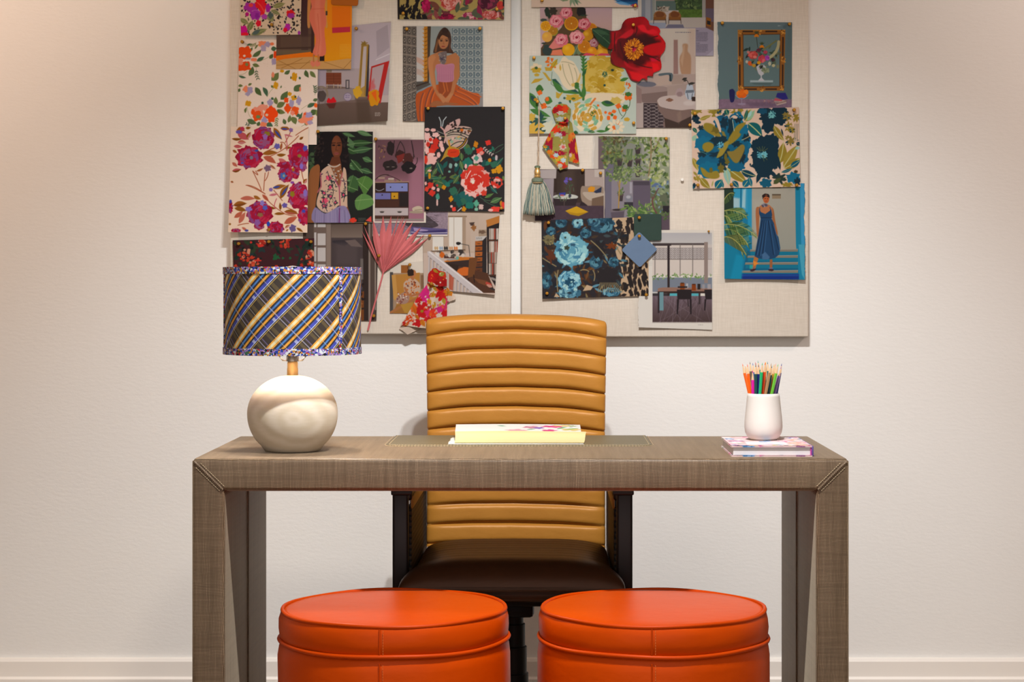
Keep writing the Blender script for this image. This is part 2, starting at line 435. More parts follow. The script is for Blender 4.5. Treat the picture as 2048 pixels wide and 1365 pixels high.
def cane():
    t = NT('woven_cane', .6, .3); sp = t.n('ShaderNodeSeparateXYZ'); t.l(t.coord('UV'), sp.inputs[0])
    r = t.math('PINGPONG', t.math('MULTIPLY', sp.outputs[1], 75), .5); q = t.math('PINGPONG', t.math('ADD', t.math('MULTIPLY', sp.outputs[0], 38), t.math('MULTIPLY', t.math('FLOOR', t.math('MULTIPLY', sp.outputs[1], 75)), .5)), .5)
    k = t.math('MULTIPLY', t.math('GREATER_THAN', r, .2), t.math('GREATER_THAN', q, .12)); t.base(t.mix(k, '0c0705', '44301c')); t.bump(r, .5, .003)
    return t.m
# ---------------------------------------------------------------- materials in use
M_wall = wall_paint('wall_paint', 'e0deda', 'dbd8d3'); M_white = plain('trim_paint', 'e3ddd5', .5, .35, var=.02, scale=6)
M_ceil = plain('ceiling_paint', 'e4e0da', .9, .2)
M_desk = fabric_desk(); M_pad = leather('olive_pad_leather', '6c6149', '5f5540', .45, .35, .12); M_stitch = plain('cream_thread', 'b5a283', .8, .2)
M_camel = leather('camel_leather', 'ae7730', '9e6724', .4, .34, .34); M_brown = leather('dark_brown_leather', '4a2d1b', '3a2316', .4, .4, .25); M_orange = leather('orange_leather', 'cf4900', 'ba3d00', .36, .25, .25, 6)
M_orange2 = leather('orange_piping_leather', 'c64200', 'b03800', .42, .25, .1, 12)
M_dark = plain('espresso_wood', '1d1210', .45, .4, var=.15, scale=30); M_black = plain('black_plastic', '0c0b0b', .5, .35, var=.1)
M_brass = plain('brushed_brass', 'd6ae6c', .38, .5, .8, var=.12, scale=60); M_tack = plain('aged_brass', '9a6a1e', .42, .5, .75, var=.25, scale=200); M_nickel = plain('polished_nickel', '9a948c', .25, .5, .95, var=.1)
M_linen = linen(); M_print = print_mat(); M_cloth = print_mat('printed_cloth', .8, .2)
M_wood = whitewood(); M_plaid = plaid(); M_trim = floral_trim(); M_cane = cane(); M_ceramic = plain('white_stoneware', 'd6cfc7', .55, .35, var=.03, scale=30)

def structure(o):
    o['kind'] = 'structure'; return o
WALL = 5.35
fl = NT('oak_boards', .4, .4); co = fl.coord(); br_ = fl.n('ShaderNodeTexBrick'); fl.l(co, br_.inputs[0]); br_.inputs['Scale'].default_value = 1.0; br_.inputs['Brick Width'].default_value = 1.4; br_.inputs['Row Height'].default_value = .14; br_.inputs['Mortar Size'].default_value = .002
br_.inputs['Color1'].default_value = L4('a08a70'); br_.inputs['Color2'].default_value = L4('937d64'); br_.inputs['Mortar'].default_value = L4('5a4a3a'); fl.l(br_.outputs[0], fl.b.inputs['Base Color'])
structure(box('floor', (-3.2, -1.5, -.1), (3.2, WALL+.1, 0), fl.m, bev=0))
structure(box('wall_back', (-3.2, WALL, 0), (3.2, WALL+.12, 2.95), M_wall, bev=0))
structure(box('wall_left', (-3.32, -1.5, 0), (-3.2, WALL+.1, 2.95), M_wall, bev=0))
structure(box('wall_right', (3.2, -1.5, 0), (3.32, WALL+.1, 2.95), M_wall, bev=0))
structure(box('ceiling', (-3.32, -1.5, 2.95), (3.32, WALL+.12, 3.05), M_ceil, bev=0))
# baseboard with an eased top and a shoe moulding
prof = [(0, 0), (.024, 0), (.024, .030), (.016, .036), (.016, .078), (.012, .086), (0, .087)]
n = len(prof)
V = [(x, WALL-d, z) for x in (-3.2, 3.2) for d, z in prof]
structure(mk('baseboard_back', V, [(i, (i+1) % n, n+(i+1) % n, n+i) for i in range(n)]+[tuple(range(n-1, -1, -1)), tuple(range(n, 2*n))], M_white, smooth=False))

# ---------------------------------------------------------------- pinboards
BD = WALL-.036                                  # front face of the boards
def px_x(px, d=BD): return (px-VX)/F*d
def px_z(py, d=BD): return EYE-(py-VY)/F*d
tag(box('pinboard', (px_x(460), BD, px_z(669)), (px_x(1022), WALL-.0005, 2.22), M_linen, bev=.004, seg=3), 'linen wrapped pinboard on the wall behind the lamp, left of the two boards', 'pinboard', 'linen pinboards')
tag(box('pinboard', (px_x(1043), BD, px_z(674.5)), (px_x(1617), WALL-.0005, 2.22), M_linen, bev=.004, seg=3), 'linen wrapped pinboard with the red flower and tassel, right of the two boards', 'pinboard', 'linen pinboards')

# ---------------------------------------------------------------- desk
XL, XR, YF, YB, ZT, T = -.770, .653, 4.108, 4.726, .76, .072
desk = empty('desk', ((XL+XR)/2, (YF+YB)/2, 0), 'wide taupe woven hide desk with slab legs and stitched corners', 'desk')
def slab(name, poly2, inner=()):
    "prism of a front-view outline, front and back edges rounded"
    bm = bmesh.new(); k = len(poly2)
    a = [bm.verts.new((x, YF, z)) for x, z in poly2]; b = [bm.verts.new((x, YB, z)) for x, z in poly2]
    bm.faces.new(a); bm.faces.new(b[::-1])
    for i in range(k): bm.faces.new((a[i], b[i], b[(i+1) % k], a[(i+1) % k]))
    bm.edges.ensure_lookup_table()
    mit = []; rnd = []
    for e in bm.edges:
        p, q = e.verts[0].co, e.verts[1].co; d = q-p
        if d.z < -1e-6: d = -d
        if abs(d.x) > 1e-4 and abs(d.z) > 1e-4: mit.append(e)
        elif abs(p.z) < 1e-4 and abs(q.z) < 1e-4: pass
        else: rnd.append(e)
    bmesh.ops.bevel(bm, geom=rnd, offset=.011, segments=4, profile=.5, affect='EDGES', clamp_overlap=True)
    return from_bm(name, bm, M_desk, desk, boxuv=True, angle=60)
slab('desk_top', [(XL, ZT), (XR, ZT), (XR-T, ZT-T), (XL+T, ZT-T)])
slab('leg', [(XL, ZT), (XL+T, ZT-T), (XL+T, 0), (XL, 0)])
slab('leg', [(XR, ZT), (XR, 0), (XR-T, 0), (XR-T, ZT-T)])
def stitches(name, pts, y_or_z, parent, step=.0062, ln=.0042, r=.0008):
    items = []
    for a, b in zip(pts[:-1], pts[1:]):
        a, b = Vector(a), Vector(b); n = max(int((b-a).length/step), 1)
        for i in range(n):
            p = a.lerp(b, (i+.2)/n); q = a.lerp(b, min((i+.2+ln/step)/n, 1)); items.append(tube_data([p, (p+q)/2+Vector(y_or_z)*.0004, q], r, 5))
    return multi(name, items, M_stitch, parent)
for x, s in ((XL, 1), (XR, -1)):
    e = YF-.0008
    sm_ = tube('mitre_seam', [(x+s*.006, e+.002, ZT-.008), (x+s*.02, e-.0004, ZT-.02), (x+s*(T-.004), e-.0004, ZT-T+.004)], .0028, M_desk, desk, 8)
    box_uv(sm_)
    for o in (-.0075, .0065): stitches('stitching', [(x+s*(.014-o*.7), e, ZT-.014-o*.7-.001), (x+s*(T-.006-o*.7), e, ZT-T+.006-o*.7)], (0, -1, 0), sm_, .0052, .0038, .00075)
    xi = x+s*T
    sg = tube('side_seam', [(xi, 4.42, ZT-T-.002), (xi, 4.42, .001)], .0035, M_desk, desk, 8); box_uv(sg)
# inset writing pad with a stitched border
x0, x1, y0, y1, rr = -.377, .244, 4.42, 4.724, .035
def pad_outline(m):
    P_ = [(x0+m, y1)]
    for k in range(9):
        a = math.pi+math.pi/2*k/8; P_.append((x0+rr+(rr-m)*math.cos(a), y0+rr+(rr-m)*math.sin(a)))
    for k in range(9):
        a = 1.5*math.pi+math.pi/2*k/8; P_.append((x1-rr+(rr-m)*math.cos(a), y0+rr+(rr-m)*math.sin(a)))
    return P_+[(x1-m, y1)]
o1 = pad_outline(0); o2 = pad_outline(.0012); k = len(o1)
V = [(x, y, ZT-.0005) for x, y in o1]+[(x, y, ZT+.0012) for x, y in o1]+[(x, y, ZT+.0018) for x, y in o2]
Fc = [(i, (i+1) % k, k+(i+1) % k, k+i) for i in range(k)]+[(k+i, k+(i+1) % k, 2*k+(i+1) % k, 2*k+i) for i in range(k)]+[tuple(2*k+i for i in range(k))]
pad = mk('writing_pad', V, Fc, M_pad, desk, smooth=False); pad['label'] = 'smooth olive leather writing pad'
stitches('stitching', [(x, y, ZT+.0018) for x, y in pad_outline(.006)], (0, 0, 1), pad, .0075, .0052, .0006)
stitches('stitching', [(x, y, ZT+.0004) for x, y in pad_outline(-.004)], (0, 0, 1), pad, .0075, .0052, .0006)
# ---------------------------------------------------------------- office chair
CX = -.0825
chair = empty('office_chair', (CX, 4.72, 0), 'office chair with a tall camel ribbed leather back pushed under the desk', 'chair')
def back_mesh():
    NV, NU = 12*14, 72; V = []
    z0, z1 = .455, 1.055
    for j in range(NV+1):
        v = j/NV; z = z0+(z1-z0)*v
        yc = 5.0+.062*v; hw = .234+.006*v-.003*math.sin(v*3.14)
        rib = ((z-1.0165)/.0503) % 1.0; crease = (abs(2*rib-1))**18
        bul = (1-abs(2*rib-1)**5.0)
        top = max(0, (v-.968)/.032); bot = max(0, (.02-v)/.02)
        shr = math.sqrt(max(0, 1-top**2.2))
        for k in range(NU):
            a = 2*math.pi*k/NU; ca, sa = math.cos(a), math.sin(a); e = .30
            x = hw*math.copysign(abs(ca)**e, ca); yv = .032*math.copysign(abs(sa)**.75, sa)
            q = x/hw
            if yv < 0: yv = yv*(.80+.36*bul*(1-.5*abs(q)**6)) - .002 + .006*crease
            x *= 1-.010*crease-.028*(1-shr)
            droop = -.019*abs(q)**2.6*(.25+.75*v)*(1-.55*max(0, (v-.94)/.06)) - .0025*q
            yy = yc+yv*(.25+.75*shr)-.030*abs(q)**2.4
            zz = z+droop+.004*(1-q*q)*v
            V.append((CX+x, yy, zz-.004*top*abs(q)**8))
    Fc = [(j*NU+k, j*NU+(k+1) % NU, (j+1)*NU+(k+1) % NU, (j+1)*NU+k) for j in range(NV) for k in range(NU)]
    Fc += [tuple(range(NU-1, -1, -1)), tuple(NV*NU+k for k in range(NU))]
    return V, Fc
mk('backrest', *back_mesh(), M_camel, chair, angle=70)['label'] = 'camel leather backrest quilted in horizontal ribs'
# seat: ribbed dark cushion with a rolled front edge and a piped lower band
def seat_mesh():
    NS, NY = 60, 64; V = []
    for j in range(NY+1):
        t = j/NY; y = 4.385+.585*t
        rnd_ = max(0, 1-max(0, 1-t/.16)**2.2); endb = max(0, 1-max(0, (t-.94)/.06)**2)
        rib = abs(math.sin(t*math.pi*10)) if t > .17 else 1
        top = .428+.074*math.sqrt(max(rnd_, .02))*endb**.5+.006*(rib**.5-1)-.026*t
        hw = .2370+.0255*math.exp(-((y-4.395)/.058)**2)
        for k in range(NS):
            a = 2*math.pi*k/NS; ca, sa = math.cos(a), math.sin(a)
            x = hw*math.copysign(abs(ca)**.34, ca); q = x/hw
            z = .428+(top-.428)*max(sa, 0)**.55*(1-.16*abs(q)**3) if sa > 0 else .428-.004*abs(sa)**.4
            V.append((CX+x, y-.010*(1-q*q)*(1-t)**4, z))
    Fc = [(j*NS+k, j*NS+(k+1) % NS, (j+1)*NS+(k+1) % NS, (j+1)*NS+k) for j in range(NY) for k in range(NS)]
    Fc += [tuple(range(NS-1, -1, -1)), tuple(NY*NS+k for k in range(NS))]
    return V, Fc
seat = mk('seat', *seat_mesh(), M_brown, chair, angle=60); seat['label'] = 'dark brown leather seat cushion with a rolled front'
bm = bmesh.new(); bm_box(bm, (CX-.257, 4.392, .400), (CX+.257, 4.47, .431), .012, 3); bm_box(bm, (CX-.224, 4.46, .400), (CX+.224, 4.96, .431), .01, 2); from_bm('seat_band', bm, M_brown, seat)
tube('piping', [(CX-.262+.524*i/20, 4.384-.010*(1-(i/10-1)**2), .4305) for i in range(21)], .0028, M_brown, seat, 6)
for s in (-1, 1):
    xo = CX+s*.283; xi = CX+s*.239
    lo, hi = min(xo, xi), max(xo, xi)
    bm = bmesh.new(); bm_box(bm, (min(xo, CX+s*.246), 4.475, .40), (max(xo, CX+s*.246), 4.515, .644), .006, 3); bm_box(bm, (lo-.003, 4.470, .640), (hi+.003, 4.520, .652), .003, 2)
    bm_box(bm, (lo, 4.50, .624), (hi, 5.065, .650), .006, 3); bm_box(bm, (lo, 5.03, .43), (hi, 5.065, .64), .006, 2); bm_box(bm, (lo, 4.50, .425), (hi, 5.04, .448), .004, 2)
    arm = from_bm('armrest', bm, M_dark, chair); arm['label'] = 'dark wood arm frame with a woven side panel'
    pn = box('woven_panel', (CX+s*.246-.006, 4.513, .446), (CX+s*.246+.006, 5.05, .606), M_cane, arm, bev=.001, seg=1, boxuv=True)
    box('leather_strip', (CX+s*.2395-.003, 4.513, .604), (CX+s*.2395+.003, 5.05, .634), M_camel, arm, bev=.002, seg=2)
bm = bmesh.new(); bm_box(bm, (CX-.11, 4.50, .372), (CX+.11, 4.78, .402), .008, 2); bm_box(bm, (CX-.05, 4.56, .335), (CX+.05, 4.70, .374), .01, 2); from_bm('tilt_mechanism', bm, M_black, chair)
bm = bmesh.new(); bm_box(bm, (CX-.05, 4.74, .376), (CX+.05, 5.03, .396), .005, 2); bm_box(bm, (CX-.05, 5.034, .376), (CX+.05, 5.052, .60), .006, 2); from_bm('back_bracket', bm, M_black, chair)
lathe('gas_lift', [(.036, .10), (.036, .19), (.032, .192), (.032, .255), (.028, .257), (.028, .31), (.024, .312), (.024, .37)], (CX, 4.63, 0), M_black, chair, 32)
hub = lathe('base_hub', [(.03, .075), (.05, .08), (.05, .115), (.036, .125)], (CX, 4.63, 0), M_black, chair, 32)
for k in range(5):
    a = math.pi/2+2*math.pi*k/5; dx, dy = math.cos(a), math.sin(a)
    lg = tube('base_leg', [(CX+dx*.04, 4.63+dy*.04, .098), (CX+dx*.16, 4.63+dy*.16, .090), (CX+dx*.29, 4.63+dy*.29, .072)], [.021, .018, .013], M_black, chair, 10)
    c_ = Vector((CX+dx*.288, 4.63+dy*.288, .0265)); ax = Vector((-dy, dx, 0))
    it = [tube_data([c_+ax*(o-.008), c_+ax*(o+.008)], .026, 20) for o in (-.014, .014)]+[tube_data([c_+Vector((0, 0, .02)), c_+Vector((0, 0, .05))], .006, 10)]
    multi('caster', it, M_black, lg)

# ---------------------------------------------------------------- ottomans
def ottoman(cx, cy, label, seam, seed):
    e = empty('ottoman', (cx, cy, 0), label, 'ottoman', 'orange leather ottomans')
    R = random.Random(seed); N = 120
    def wob(V, prof, amp):
        o = []; ph = [R.random()*6.28 for _ in range(6)]
        for i, p in enumerate(V):
            j, k = divmod(i, N); a = 2*math.pi*k/N; r = prof[j][0]; z = prof[j][1]
            f = 1+amp*(math.sin(3*a+ph[0]+z*40)*.4+math.sin(7*a+ph[1]-z*90)*.35+math.sin(13*a+ph[2]+z*160)*.25) if r > .205 else 1
            o.append((cx+(p[0]-cx)*f, cy+(p[1]-cy)*f, p[2]))
        return o
    pb = [(r*1.039, z*.942) for r, z in [(.20, .0), (.228, .006), (.2315, .03), (.2325, .12), (.2335, .22), (.2345, .32), (.2345, .385), (.232, .405), (.226, .416), (.20, .418)]]; lz = lambda z: .396+(z-.4205)*.93
    V, Fc = lathe_data(pb, (cx, cy, 0), N); mk('body', wob(V, pb, .004), Fc, M_orange, e, angle=50)
    pl = [(r*1.039, lz(z)) for r, z in [(.20, .420), (.226, .4205), (.2305, .428), (.2325, .446), (.2315, .466), (.2285, .478), (.2245, .4845), (.215, .4862), (.17, .4867), (.10, .4871), (.04, .4873), (.0005, .4873)]]
    V, Fc = lathe_data(pl, (cx, cy, 0), N); lid = mk('lid', wob(V, pl, .005), Fc, M_orange, e, angle=50)
    def ring(r, z, name, rad, par):
        ph = R.random()*6; pts = [(cx+r*math.cos(2*math.pi*k/90), cy+r*math.sin(2*math.pi*k/90), z+.0012*math.sin(5*2*math.pi*k/90+ph)) for k in range(90)]
        return tube(name, pts, rad, M_orange2, par, 8, True)
    ring(.2336, lz(.4845), 'piping', .0044, lid); ring(.2405, lz(.4205), 'piping', .0046, lid)
    a = seam; dx, dy = math.cos(a), math.sin(a); tx, ty = -dy, dx
    def seamline(z0, z1, r0, r1, par):
        pts = [(cx+dx*(r0+(r1-r0)*t+.0015+.002*math.sin(t*3.14)), cy+dy*(r0+(r1-r0)*t+.0015+.002*math.sin(t*3.14)), z0+(z1-z0)*t) for t in np.linspace(0, 1, 12)]
        sm2 = tube('seam', pts, .0018, M_orange2, par, 6)
        it = []
        for i in range(int((z1-z0)/.0055)):
            t = (i+.5)*.0055/(z1-z0); rr_ = r0+(r1-r0)*t+.0025+.0015*math.sin(t*3.14); b = Vector((cx+dx*rr_+tx*.007, cy+dy*rr_+ty*.007, z0+(z1-z0)*t)); it.append(tube_data([b-Vector((0, 0, .0018)), b+Vector((0, 0, .0018))], .0007, 5))
        multi('stitching', it, M_stitch2, par)
    seamline(lz(.426), lz(.481), .2390, .2381, lid); seamline(.02, .384, .2408, .2421, e)
    return e
M_stitch2 = plain('orange_thread', 'e0783a', .7, .2)
ottoman((789-VX)/950, 4.0, 'round orange leather ottoman in front of the desk, below the lamp side', -math.pi/2-.043, 3)
ottoman((1306.5-VX)/950, 4.0, 'round orange leather ottoman in front of the desk, below the pencil cup side', -math.pi/2-.066, 8)

# ---------------------------------------------------------------- table lamp
LX, LY = (585-VX)/886, 4.29
lamp = empty('table_lamp', (LX, LY, ZT), 'table lamp with a plaid drum shade on a round whitewashed wood base', 'lamp')
prof = [(.056, .0003), (.0625, .0025)]
for k in range(1, 31):
    t = -.95+k*(.95+1.42)/30; prof.append((.1016*math.cos(t)**(.96 if t > 0 else .82), .0855+.0865*math.sin(t) if t > 0 else .0855+.0935*math.sin(t)))
prof = [(r, max(z, .001+.0004*i)) for i, (r, z) in enumerate(prof)]+[(.016, .1715)]
lathe('lamp_base', prof, (LX, LY, ZT), M_wood, lamp, 80, angle=60)
lathe('neck', [(.0125, .170), (.0125, .186), (.0118, .188), (.0118, .2005), (.0105, .202)], (LX, LY, ZT), M_brass, lamp, 32)
lathe('socket', [(.0085, .201), (.014, .203), (.014, .218), (.0165, .222), (.0185, .232), (.0185, .25), (.015, .256)], (LX, LY, ZT), M_nickel, lamp, 32)
hp = []
for s in (-1, 1):
    pts = [(LX+s*.010, LY, ZT+.204), (LX+s*.022, LY, ZT+.205), (LX+s*.031, LY, ZT+.216), (LX+s*.034, LY, ZT+.235), (LX+s*.040, LY, ZT+.30), (LX+s*.034, LY, ZT+.36), (LX+s*.015, LY, ZT+.405), (LX, LY, ZT+.410)]
    hp.append(tube_data(pts, .0019, 8))
    hp.append(tube_data([(LX+s*(.020+.006*math.sin(i*.9)+i*.0011), LY-.004*math.cos(i*.9), ZT+.206+i*.0032) for i in range(10)], .0015, 6))
multi('harp', hp, M_nickel, lamp)
bm_ = NT('lamp_glow', .4); bm_.base('fff2d8'); bm_.b.inputs['Emission Color'].default_value = (1, .90, .77, 1); bm_.b.inputs['Emission Strength'].default_value = 270
lathe('bulb', [(.012, .256), (.013, .264), (.020, .278), (.028, .297), (.0295, .31), (.027, .323), (.019, .335), (.008, .340), (.0005, .341)], (LX, LY, ZT), bm_.m, lamp, 32)
RS, ZB, ZTp = .154, .980-ZT, 1.175-ZT
def drum(name, r, z0, z1, a0, a1, mat, par, n=160, th=.0012, nz=2):
    "a curved wall with thickness, uv in metres: arc length and world height"
    V, UV, Fc = [], [], []; full = abs(a1-a0) > 6.28
    for s_, rr_ in ((0, r), (1, r-th)):
        for j in range(nz):
            z = z0+(z1-z0)*j/(nz-1)
            for k in range(n+1):
                a = a0+(a1-a0)*k/n; V.append((LX+rr_*math.sin(a), LY-rr_*math.cos(a), ZT+z)); UV.append((r*a, ZT+z-1.1075))
    w_ = n+1; S_ = w_*nz
    for k in range(n):
        for j in range(nz-1):
            Fc.append((j*w_+k, j*w_+k+1, (j+1)*w_+k+1, (j+1)*w_+k)); Fc.append((S_+j*w_+k, S_+(j+1)*w_+k, S_+(j+1)*w_+k+1, S_+j*w_+k+1))
        Fc.append((k, S_+k, S_+k+1, k+1)); q = (nz-1)*w_+k; Fc.append((q, q+1, S_+q+1, S_+q))
    if not full: Fc.append((0, w_, S_+w_, S_)); Fc.append((n, S_+n, S_+w_+n, w_+n))
    return mk(name, V, Fc, mat, par, uv=UV, angle=50)
shade = drum('lamp_shade', RS, ZB, ZTp, -math.pi, math.pi, M_plaid, lamp); shade['label'] = 'drum shade in diagonal yellow, blue and brown plaid'
drum('shade_trim', RS+.0014, ZB, ZB+.0155, -math.pi, math.pi, M_trim, shade); drum('shade_trim', RS+.0014, ZTp-.0155, ZTp, -math.pi, math.pi, M_trim, shade)
for deg in (-71.6, 50.6, 170): a = math.radians(deg); drum('shade_trim', RS+.0012, ZB+.012, ZTp-.012, a-.029, a+.029, M_trim, shade, 8)
it = [tube_data([(LX, LY, ZTp+ZT-.004), (LX+(RS-.002)*math.sin(a), LY+(RS-.002)*math.cos(a), ZTp+ZT-.004)], .0016, 6) for a in (0, 2.094, 4.189)]
multi('spider', it, M_nickel, shade)
lathe('finial', [(.006, -.008), (.010, -.005), (.013, -.001), (.013, .0015), (.006, .003), (.0005, .0035)], (LX, LY, ZTp+ZT), plain('finial_glass', 'd8d4c8', .2, .5, var=.02), lamp, 20)

# ---------------------------------------------------------------- book, cup and pencils
M_pages = NT('page_block', .8, .2); sp = M_pages.n('ShaderNodeSeparateXYZ'); M_pages.l(M_pages.coord(), sp.inputs[0]); M_pages.base(M_pages.mix(M_pages.noise(M_pages.mapping(M_pages.coord(), (3, 3, 1500)), 1.0, 2), 'c6c0c2', 'e2dede')); M_pages = M_pages.m
bx0, bx1, by0, by1 = (1464-VX)/F*4.15, (1624-VX)/F*4.15, 4.150, 4.405
book = empty('book', ((bx0+bx1)/2, (by0+by1)/2, ZT), 'thick book with a pink floral cover lying under the pencil cup', 'book')
pc = Cv(0, 0, 180, 260, 'cdb0b0', 1.0)
pc.foliage(0, 0, 180, 260, 60, 34, 14, ['8a9a8a', 'b8a0a8', '6a8aa8', 'c0a090'])
for q in range(26): pc.peony(pc.rnd.uniform(0, 180), pc.rnd.uniform(0, 260), pc.rnd.uniform(9, 22), pc.rnd.uniform(9, 22), pc.rnd.choice([['c86a8a', 'd898a8', 'e8c0c4'], ['d8a088', 'e0b8a0', 'c88070'], ['8a5a7a', 'b080a0', 'd0a8c0'], ['3a6a9a', '7a9ac0', 'd0d8e0'], ['d0c4c0', 'e8e0dc', 'c0b0b0']]), 6, None, 8)
pc.rect(40, 150, 130, 215, 'd8d0d2', .8)
pc.spots(4, 240, 176, 252, 26, 5, 5, ['3a2a38', 'c8508a', 'd8a040', '4a3a5a'])
def coverslab(name, x0_, x1_, y0_, y1_, z0_, z1_, cv, par):
    nu, nv = 121, 171; u = np.linspace(0, 1, nu); v = np.linspace(0, 1, nv); U, Vv = np.meshgrid(u, v)
    X = x0_+(x1_-x0_)*U; Y = y1_+(y0_-y1_)*Vv; top = np.stack([X, Y, np.full_like(X, z1_)], -1).reshape(-1, 3); bot = top.copy(); bot[:, 2] = z0_
    col = lin(cv.sample(U*178, Vv*258).reshape(-1, 3)); Fq = gridfaces(nu, nv); N_ = nu*nv
    b_ = list(range(nu))+[i*nu+nu-1 for i in range(1, nv)]+[(nv-1)*nu+i for i in range(nu-2, -1, -1)]+[i*nu for i in range(nv-2, 0, -1)]
    b_ = np.array(b_); nx = np.roll(b_, -1); side = np.stack([b_, b_+N_, nx+N_, nx], 1)
    return mk(name, np.concatenate([top, bot]), np.concatenate([Fq[:, ::-1], Fq+N_, side]), M_print, par, smooth=False, col=np.concatenate([col, col]))
coverslab('front_cover', bx0-.001, bx1+.001, by0, by1, ZT+.0205, ZT+.0232, pc, book); coverslab('back_cover', bx0-.001, bx1+.001, by0-.001, by1, ZT+.0002, ZT+.0028, pc, book)
box('page_block', (bx0+.003, by0+.004, ZT+.0026), (bx1-.003, by1-.004, ZT+.0207), M_pages, book, bev=.0006, seg=1)
box('spine', (bx1-.0005, by0-.0005, ZT+.0002), (bx1+.0035, by1, ZT+.0232), plain('violet_spine', '5b4a86', .5, .35, var=.1), book, bev=.0014, seg=2)
box('endpaper', (bx1-.0032, by0+.002, ZT+.0028), (bx1-.0006, by1-.003, ZT+.0205), plain('magenta_endpaper', 'c0409a', .6), book, bev=.0002, seg=1)

QX, QY, QZ = (1527-VX)/880, 4.32, ZT+.0233
cp = [(.026, 0), (.030, .0008), (.036, .006), (.0415, .017), (.0432, .029), (.0428, .042), (.041, .060), (.0388, .080), (.0370, .098), (.0364, .1048), (.0352, .1056), (.0342, .1046), (.0350, .095), (.0385, .060), (.0400, .030), (.0370, .014), (.030, .008), (.0005, .007)]
tag(lathe('pencil_cup', cp, (QX, QY, QZ), M_ceramic, None, 64, cap=True, angle=60), 'white rounded stoneware cup full of coloured pencils, standing on the book', 'cup')
M_pw = plain('cedar_wood', 'd9b48c', .6, .3, var=.12, scale=120)
cups = [  # rim x, tip x, tip y in crop pixels, depth row, length hint, colour, label colour word
 (421, 362, 118, -.35, 'e8641c', 'orange, leaning furthest left in the cup'), (429, 405, 122, -.75, 'ea5f14', 'bright orange, front left of the cup beside the magenta one'), (446, 443, 172, -.9, 'd8189a', 'magenta, the shortest, at the front of the cup'),
 (470, 466, 120, -.8, '1f4a4a', 'dark green, between the magenta and navy ones'), (490, 494, 122, -.45, '16246e', 'navy, left of the emerald one'), (501, 519, 104, -.95, '1fae6a', 'emerald green, at the front of the cup'),
 (528, 547, 104, -.6, 'd8441a', 'vermilion red, right of the emerald one'), (541, 562, 100, -.1, 'e0982a', 'amber, behind the tan one'), (549, 594, 108, -.95, 'a8825a', 'tan brown, at the front centre of the cup'),
 (574, 606, 130, -.6, '134a52', 'deep teal, right of the tan one'), (592, 632, 122, -.2, 'c8982c', 'ochre yellow, behind the lime one'), (604, 656, 116, -.85, '6ab83a', 'lime green, at the front right of the cup'),
 (634, 688, 140, -.6, '8a6cb0', 'lilac, between the lime and navy ones'), (652, 698, 116, -.25, '1e2a86', 'navy blue, leaning furthest right in the cup'),
 (440, 385, 120, .35, 'd8d4d0', 'white, at the back left of the cup'), (462, 432, 104, .5, '6a5a4a', 'grey brown, at the back of the cup'), (490, 462, 116, .8, '3a5aa0', 'mid blue, at the back of the cup left of the red one'), (515, 478, 106, .3, 'b8283a', 'crimson, at the back of the cup'),
 (540, 508, 96, .8, '3a8a7a', 'sea green, tallest at the back of the cup'), (575, 565, 92, .5, 'd8c8b0', 'cream, at the back centre of the cup'), (600, 588, 104, .75, '2a6a6a', 'dark teal, at the back of the cup'), (620, 655, 118, .45, 'd08a6a', 'salmon, at the back right of the cup')]
for rx, tx, ty, dep, colr, lab in cups:
    zt = EYE-(700+ty/4.266-VY)/880; xr = QX+(rx-542)/4.266/880; xt = QX+(tx-542)/4.266/880
    zr = QZ+.1056; hx = xr-QX; m = math.sqrt(max(.0300**2-hx*hx, 1e-6)); yr = QY+m*dep
    slope = (xt-xr)/(zt-zr); yt = yr+(yr-QY)*.32
    zb = QZ+.0085; xb = xr-slope*(zr-zb); yb = yr-(yt-yr)/(zt-zr)*(zr-zb)
    rb = math.hypot(xb-QX, yb-QY); lim = .024
    if rb > lim: xb = QX+(xb-QX)*lim/rb; yb = QY+(yb-QY)*lim/rb
    A, B = Vector((xb, yb, zb)), Vector((xt, yt, zt)); ax = (B-A).normalized(); Ln = (B-A).length; R = .0036
    s1 = ax.cross(Vector((0, 1, 0))).normalized(); s2 = ax.cross(s1)
    def hexring(t, r, ph=.26): return [A+ax*t+s1*(r*math.cos(k*math.pi/3+ph))+s2*(r*math.sin(k*math.pi/3+ph)) for k in range(6)]
    pe = empty('coloured_pencil', A, 'coloured pencil, '+lab, 'pencil', 'coloured pencils in the cup')
    def prism(rings): return [p for r in rings for p in r], [(j*6+k, j*6+(k+1) % 6, (j+1)*6+(k+1) % 6, (j+1)*6+k) for j in range(len(rings)-1) for k in range(6)]+[tuple(range(5, -1, -1)), tuple((len(rings)-1)*6+k for k in range(6))]
    mt = plain('pencil_paint', colr, .35, .45); cone = .022
    mk('barrel', *prism([hexring(0, R), hexring(Ln-cone-.002, R), hexring(Ln-cone, R*.96)]), mt, pe, smooth=False)
    mk('sharpened_wood', *prism([hexring(Ln-cone, R*.94), hexring(Ln-.006, R*.32)]), M_pw, pe, smooth=False)
    mk('lead', *prism([hexring(Ln-.0061, R*.31), hexring(Ln-.001, R*.09), hexring(Ln, R*.02)]), mt, pe, smooth=False)
SHEETS = []
def sheet(name, label, cat, corners, layer, col, group=None, curl=(0, 0, 0, 0), torn='', seed=0):
    xs = [p[0] for p in corners]; ys = [p[1] for p in corners]
    c = Cv(min(xs)-1, min(ys)-1, max(xs)+1, max(ys)+1, col)
    SHEETS.append(dict(name=name, label=label, cat=cat, corners=corners, layer=layer, cv=c, group=group, curl=curl, torn=torn))
    return c
PR = 'pattern prints pinned to the boards'
MG = 'magazine pages pinned to the boards'

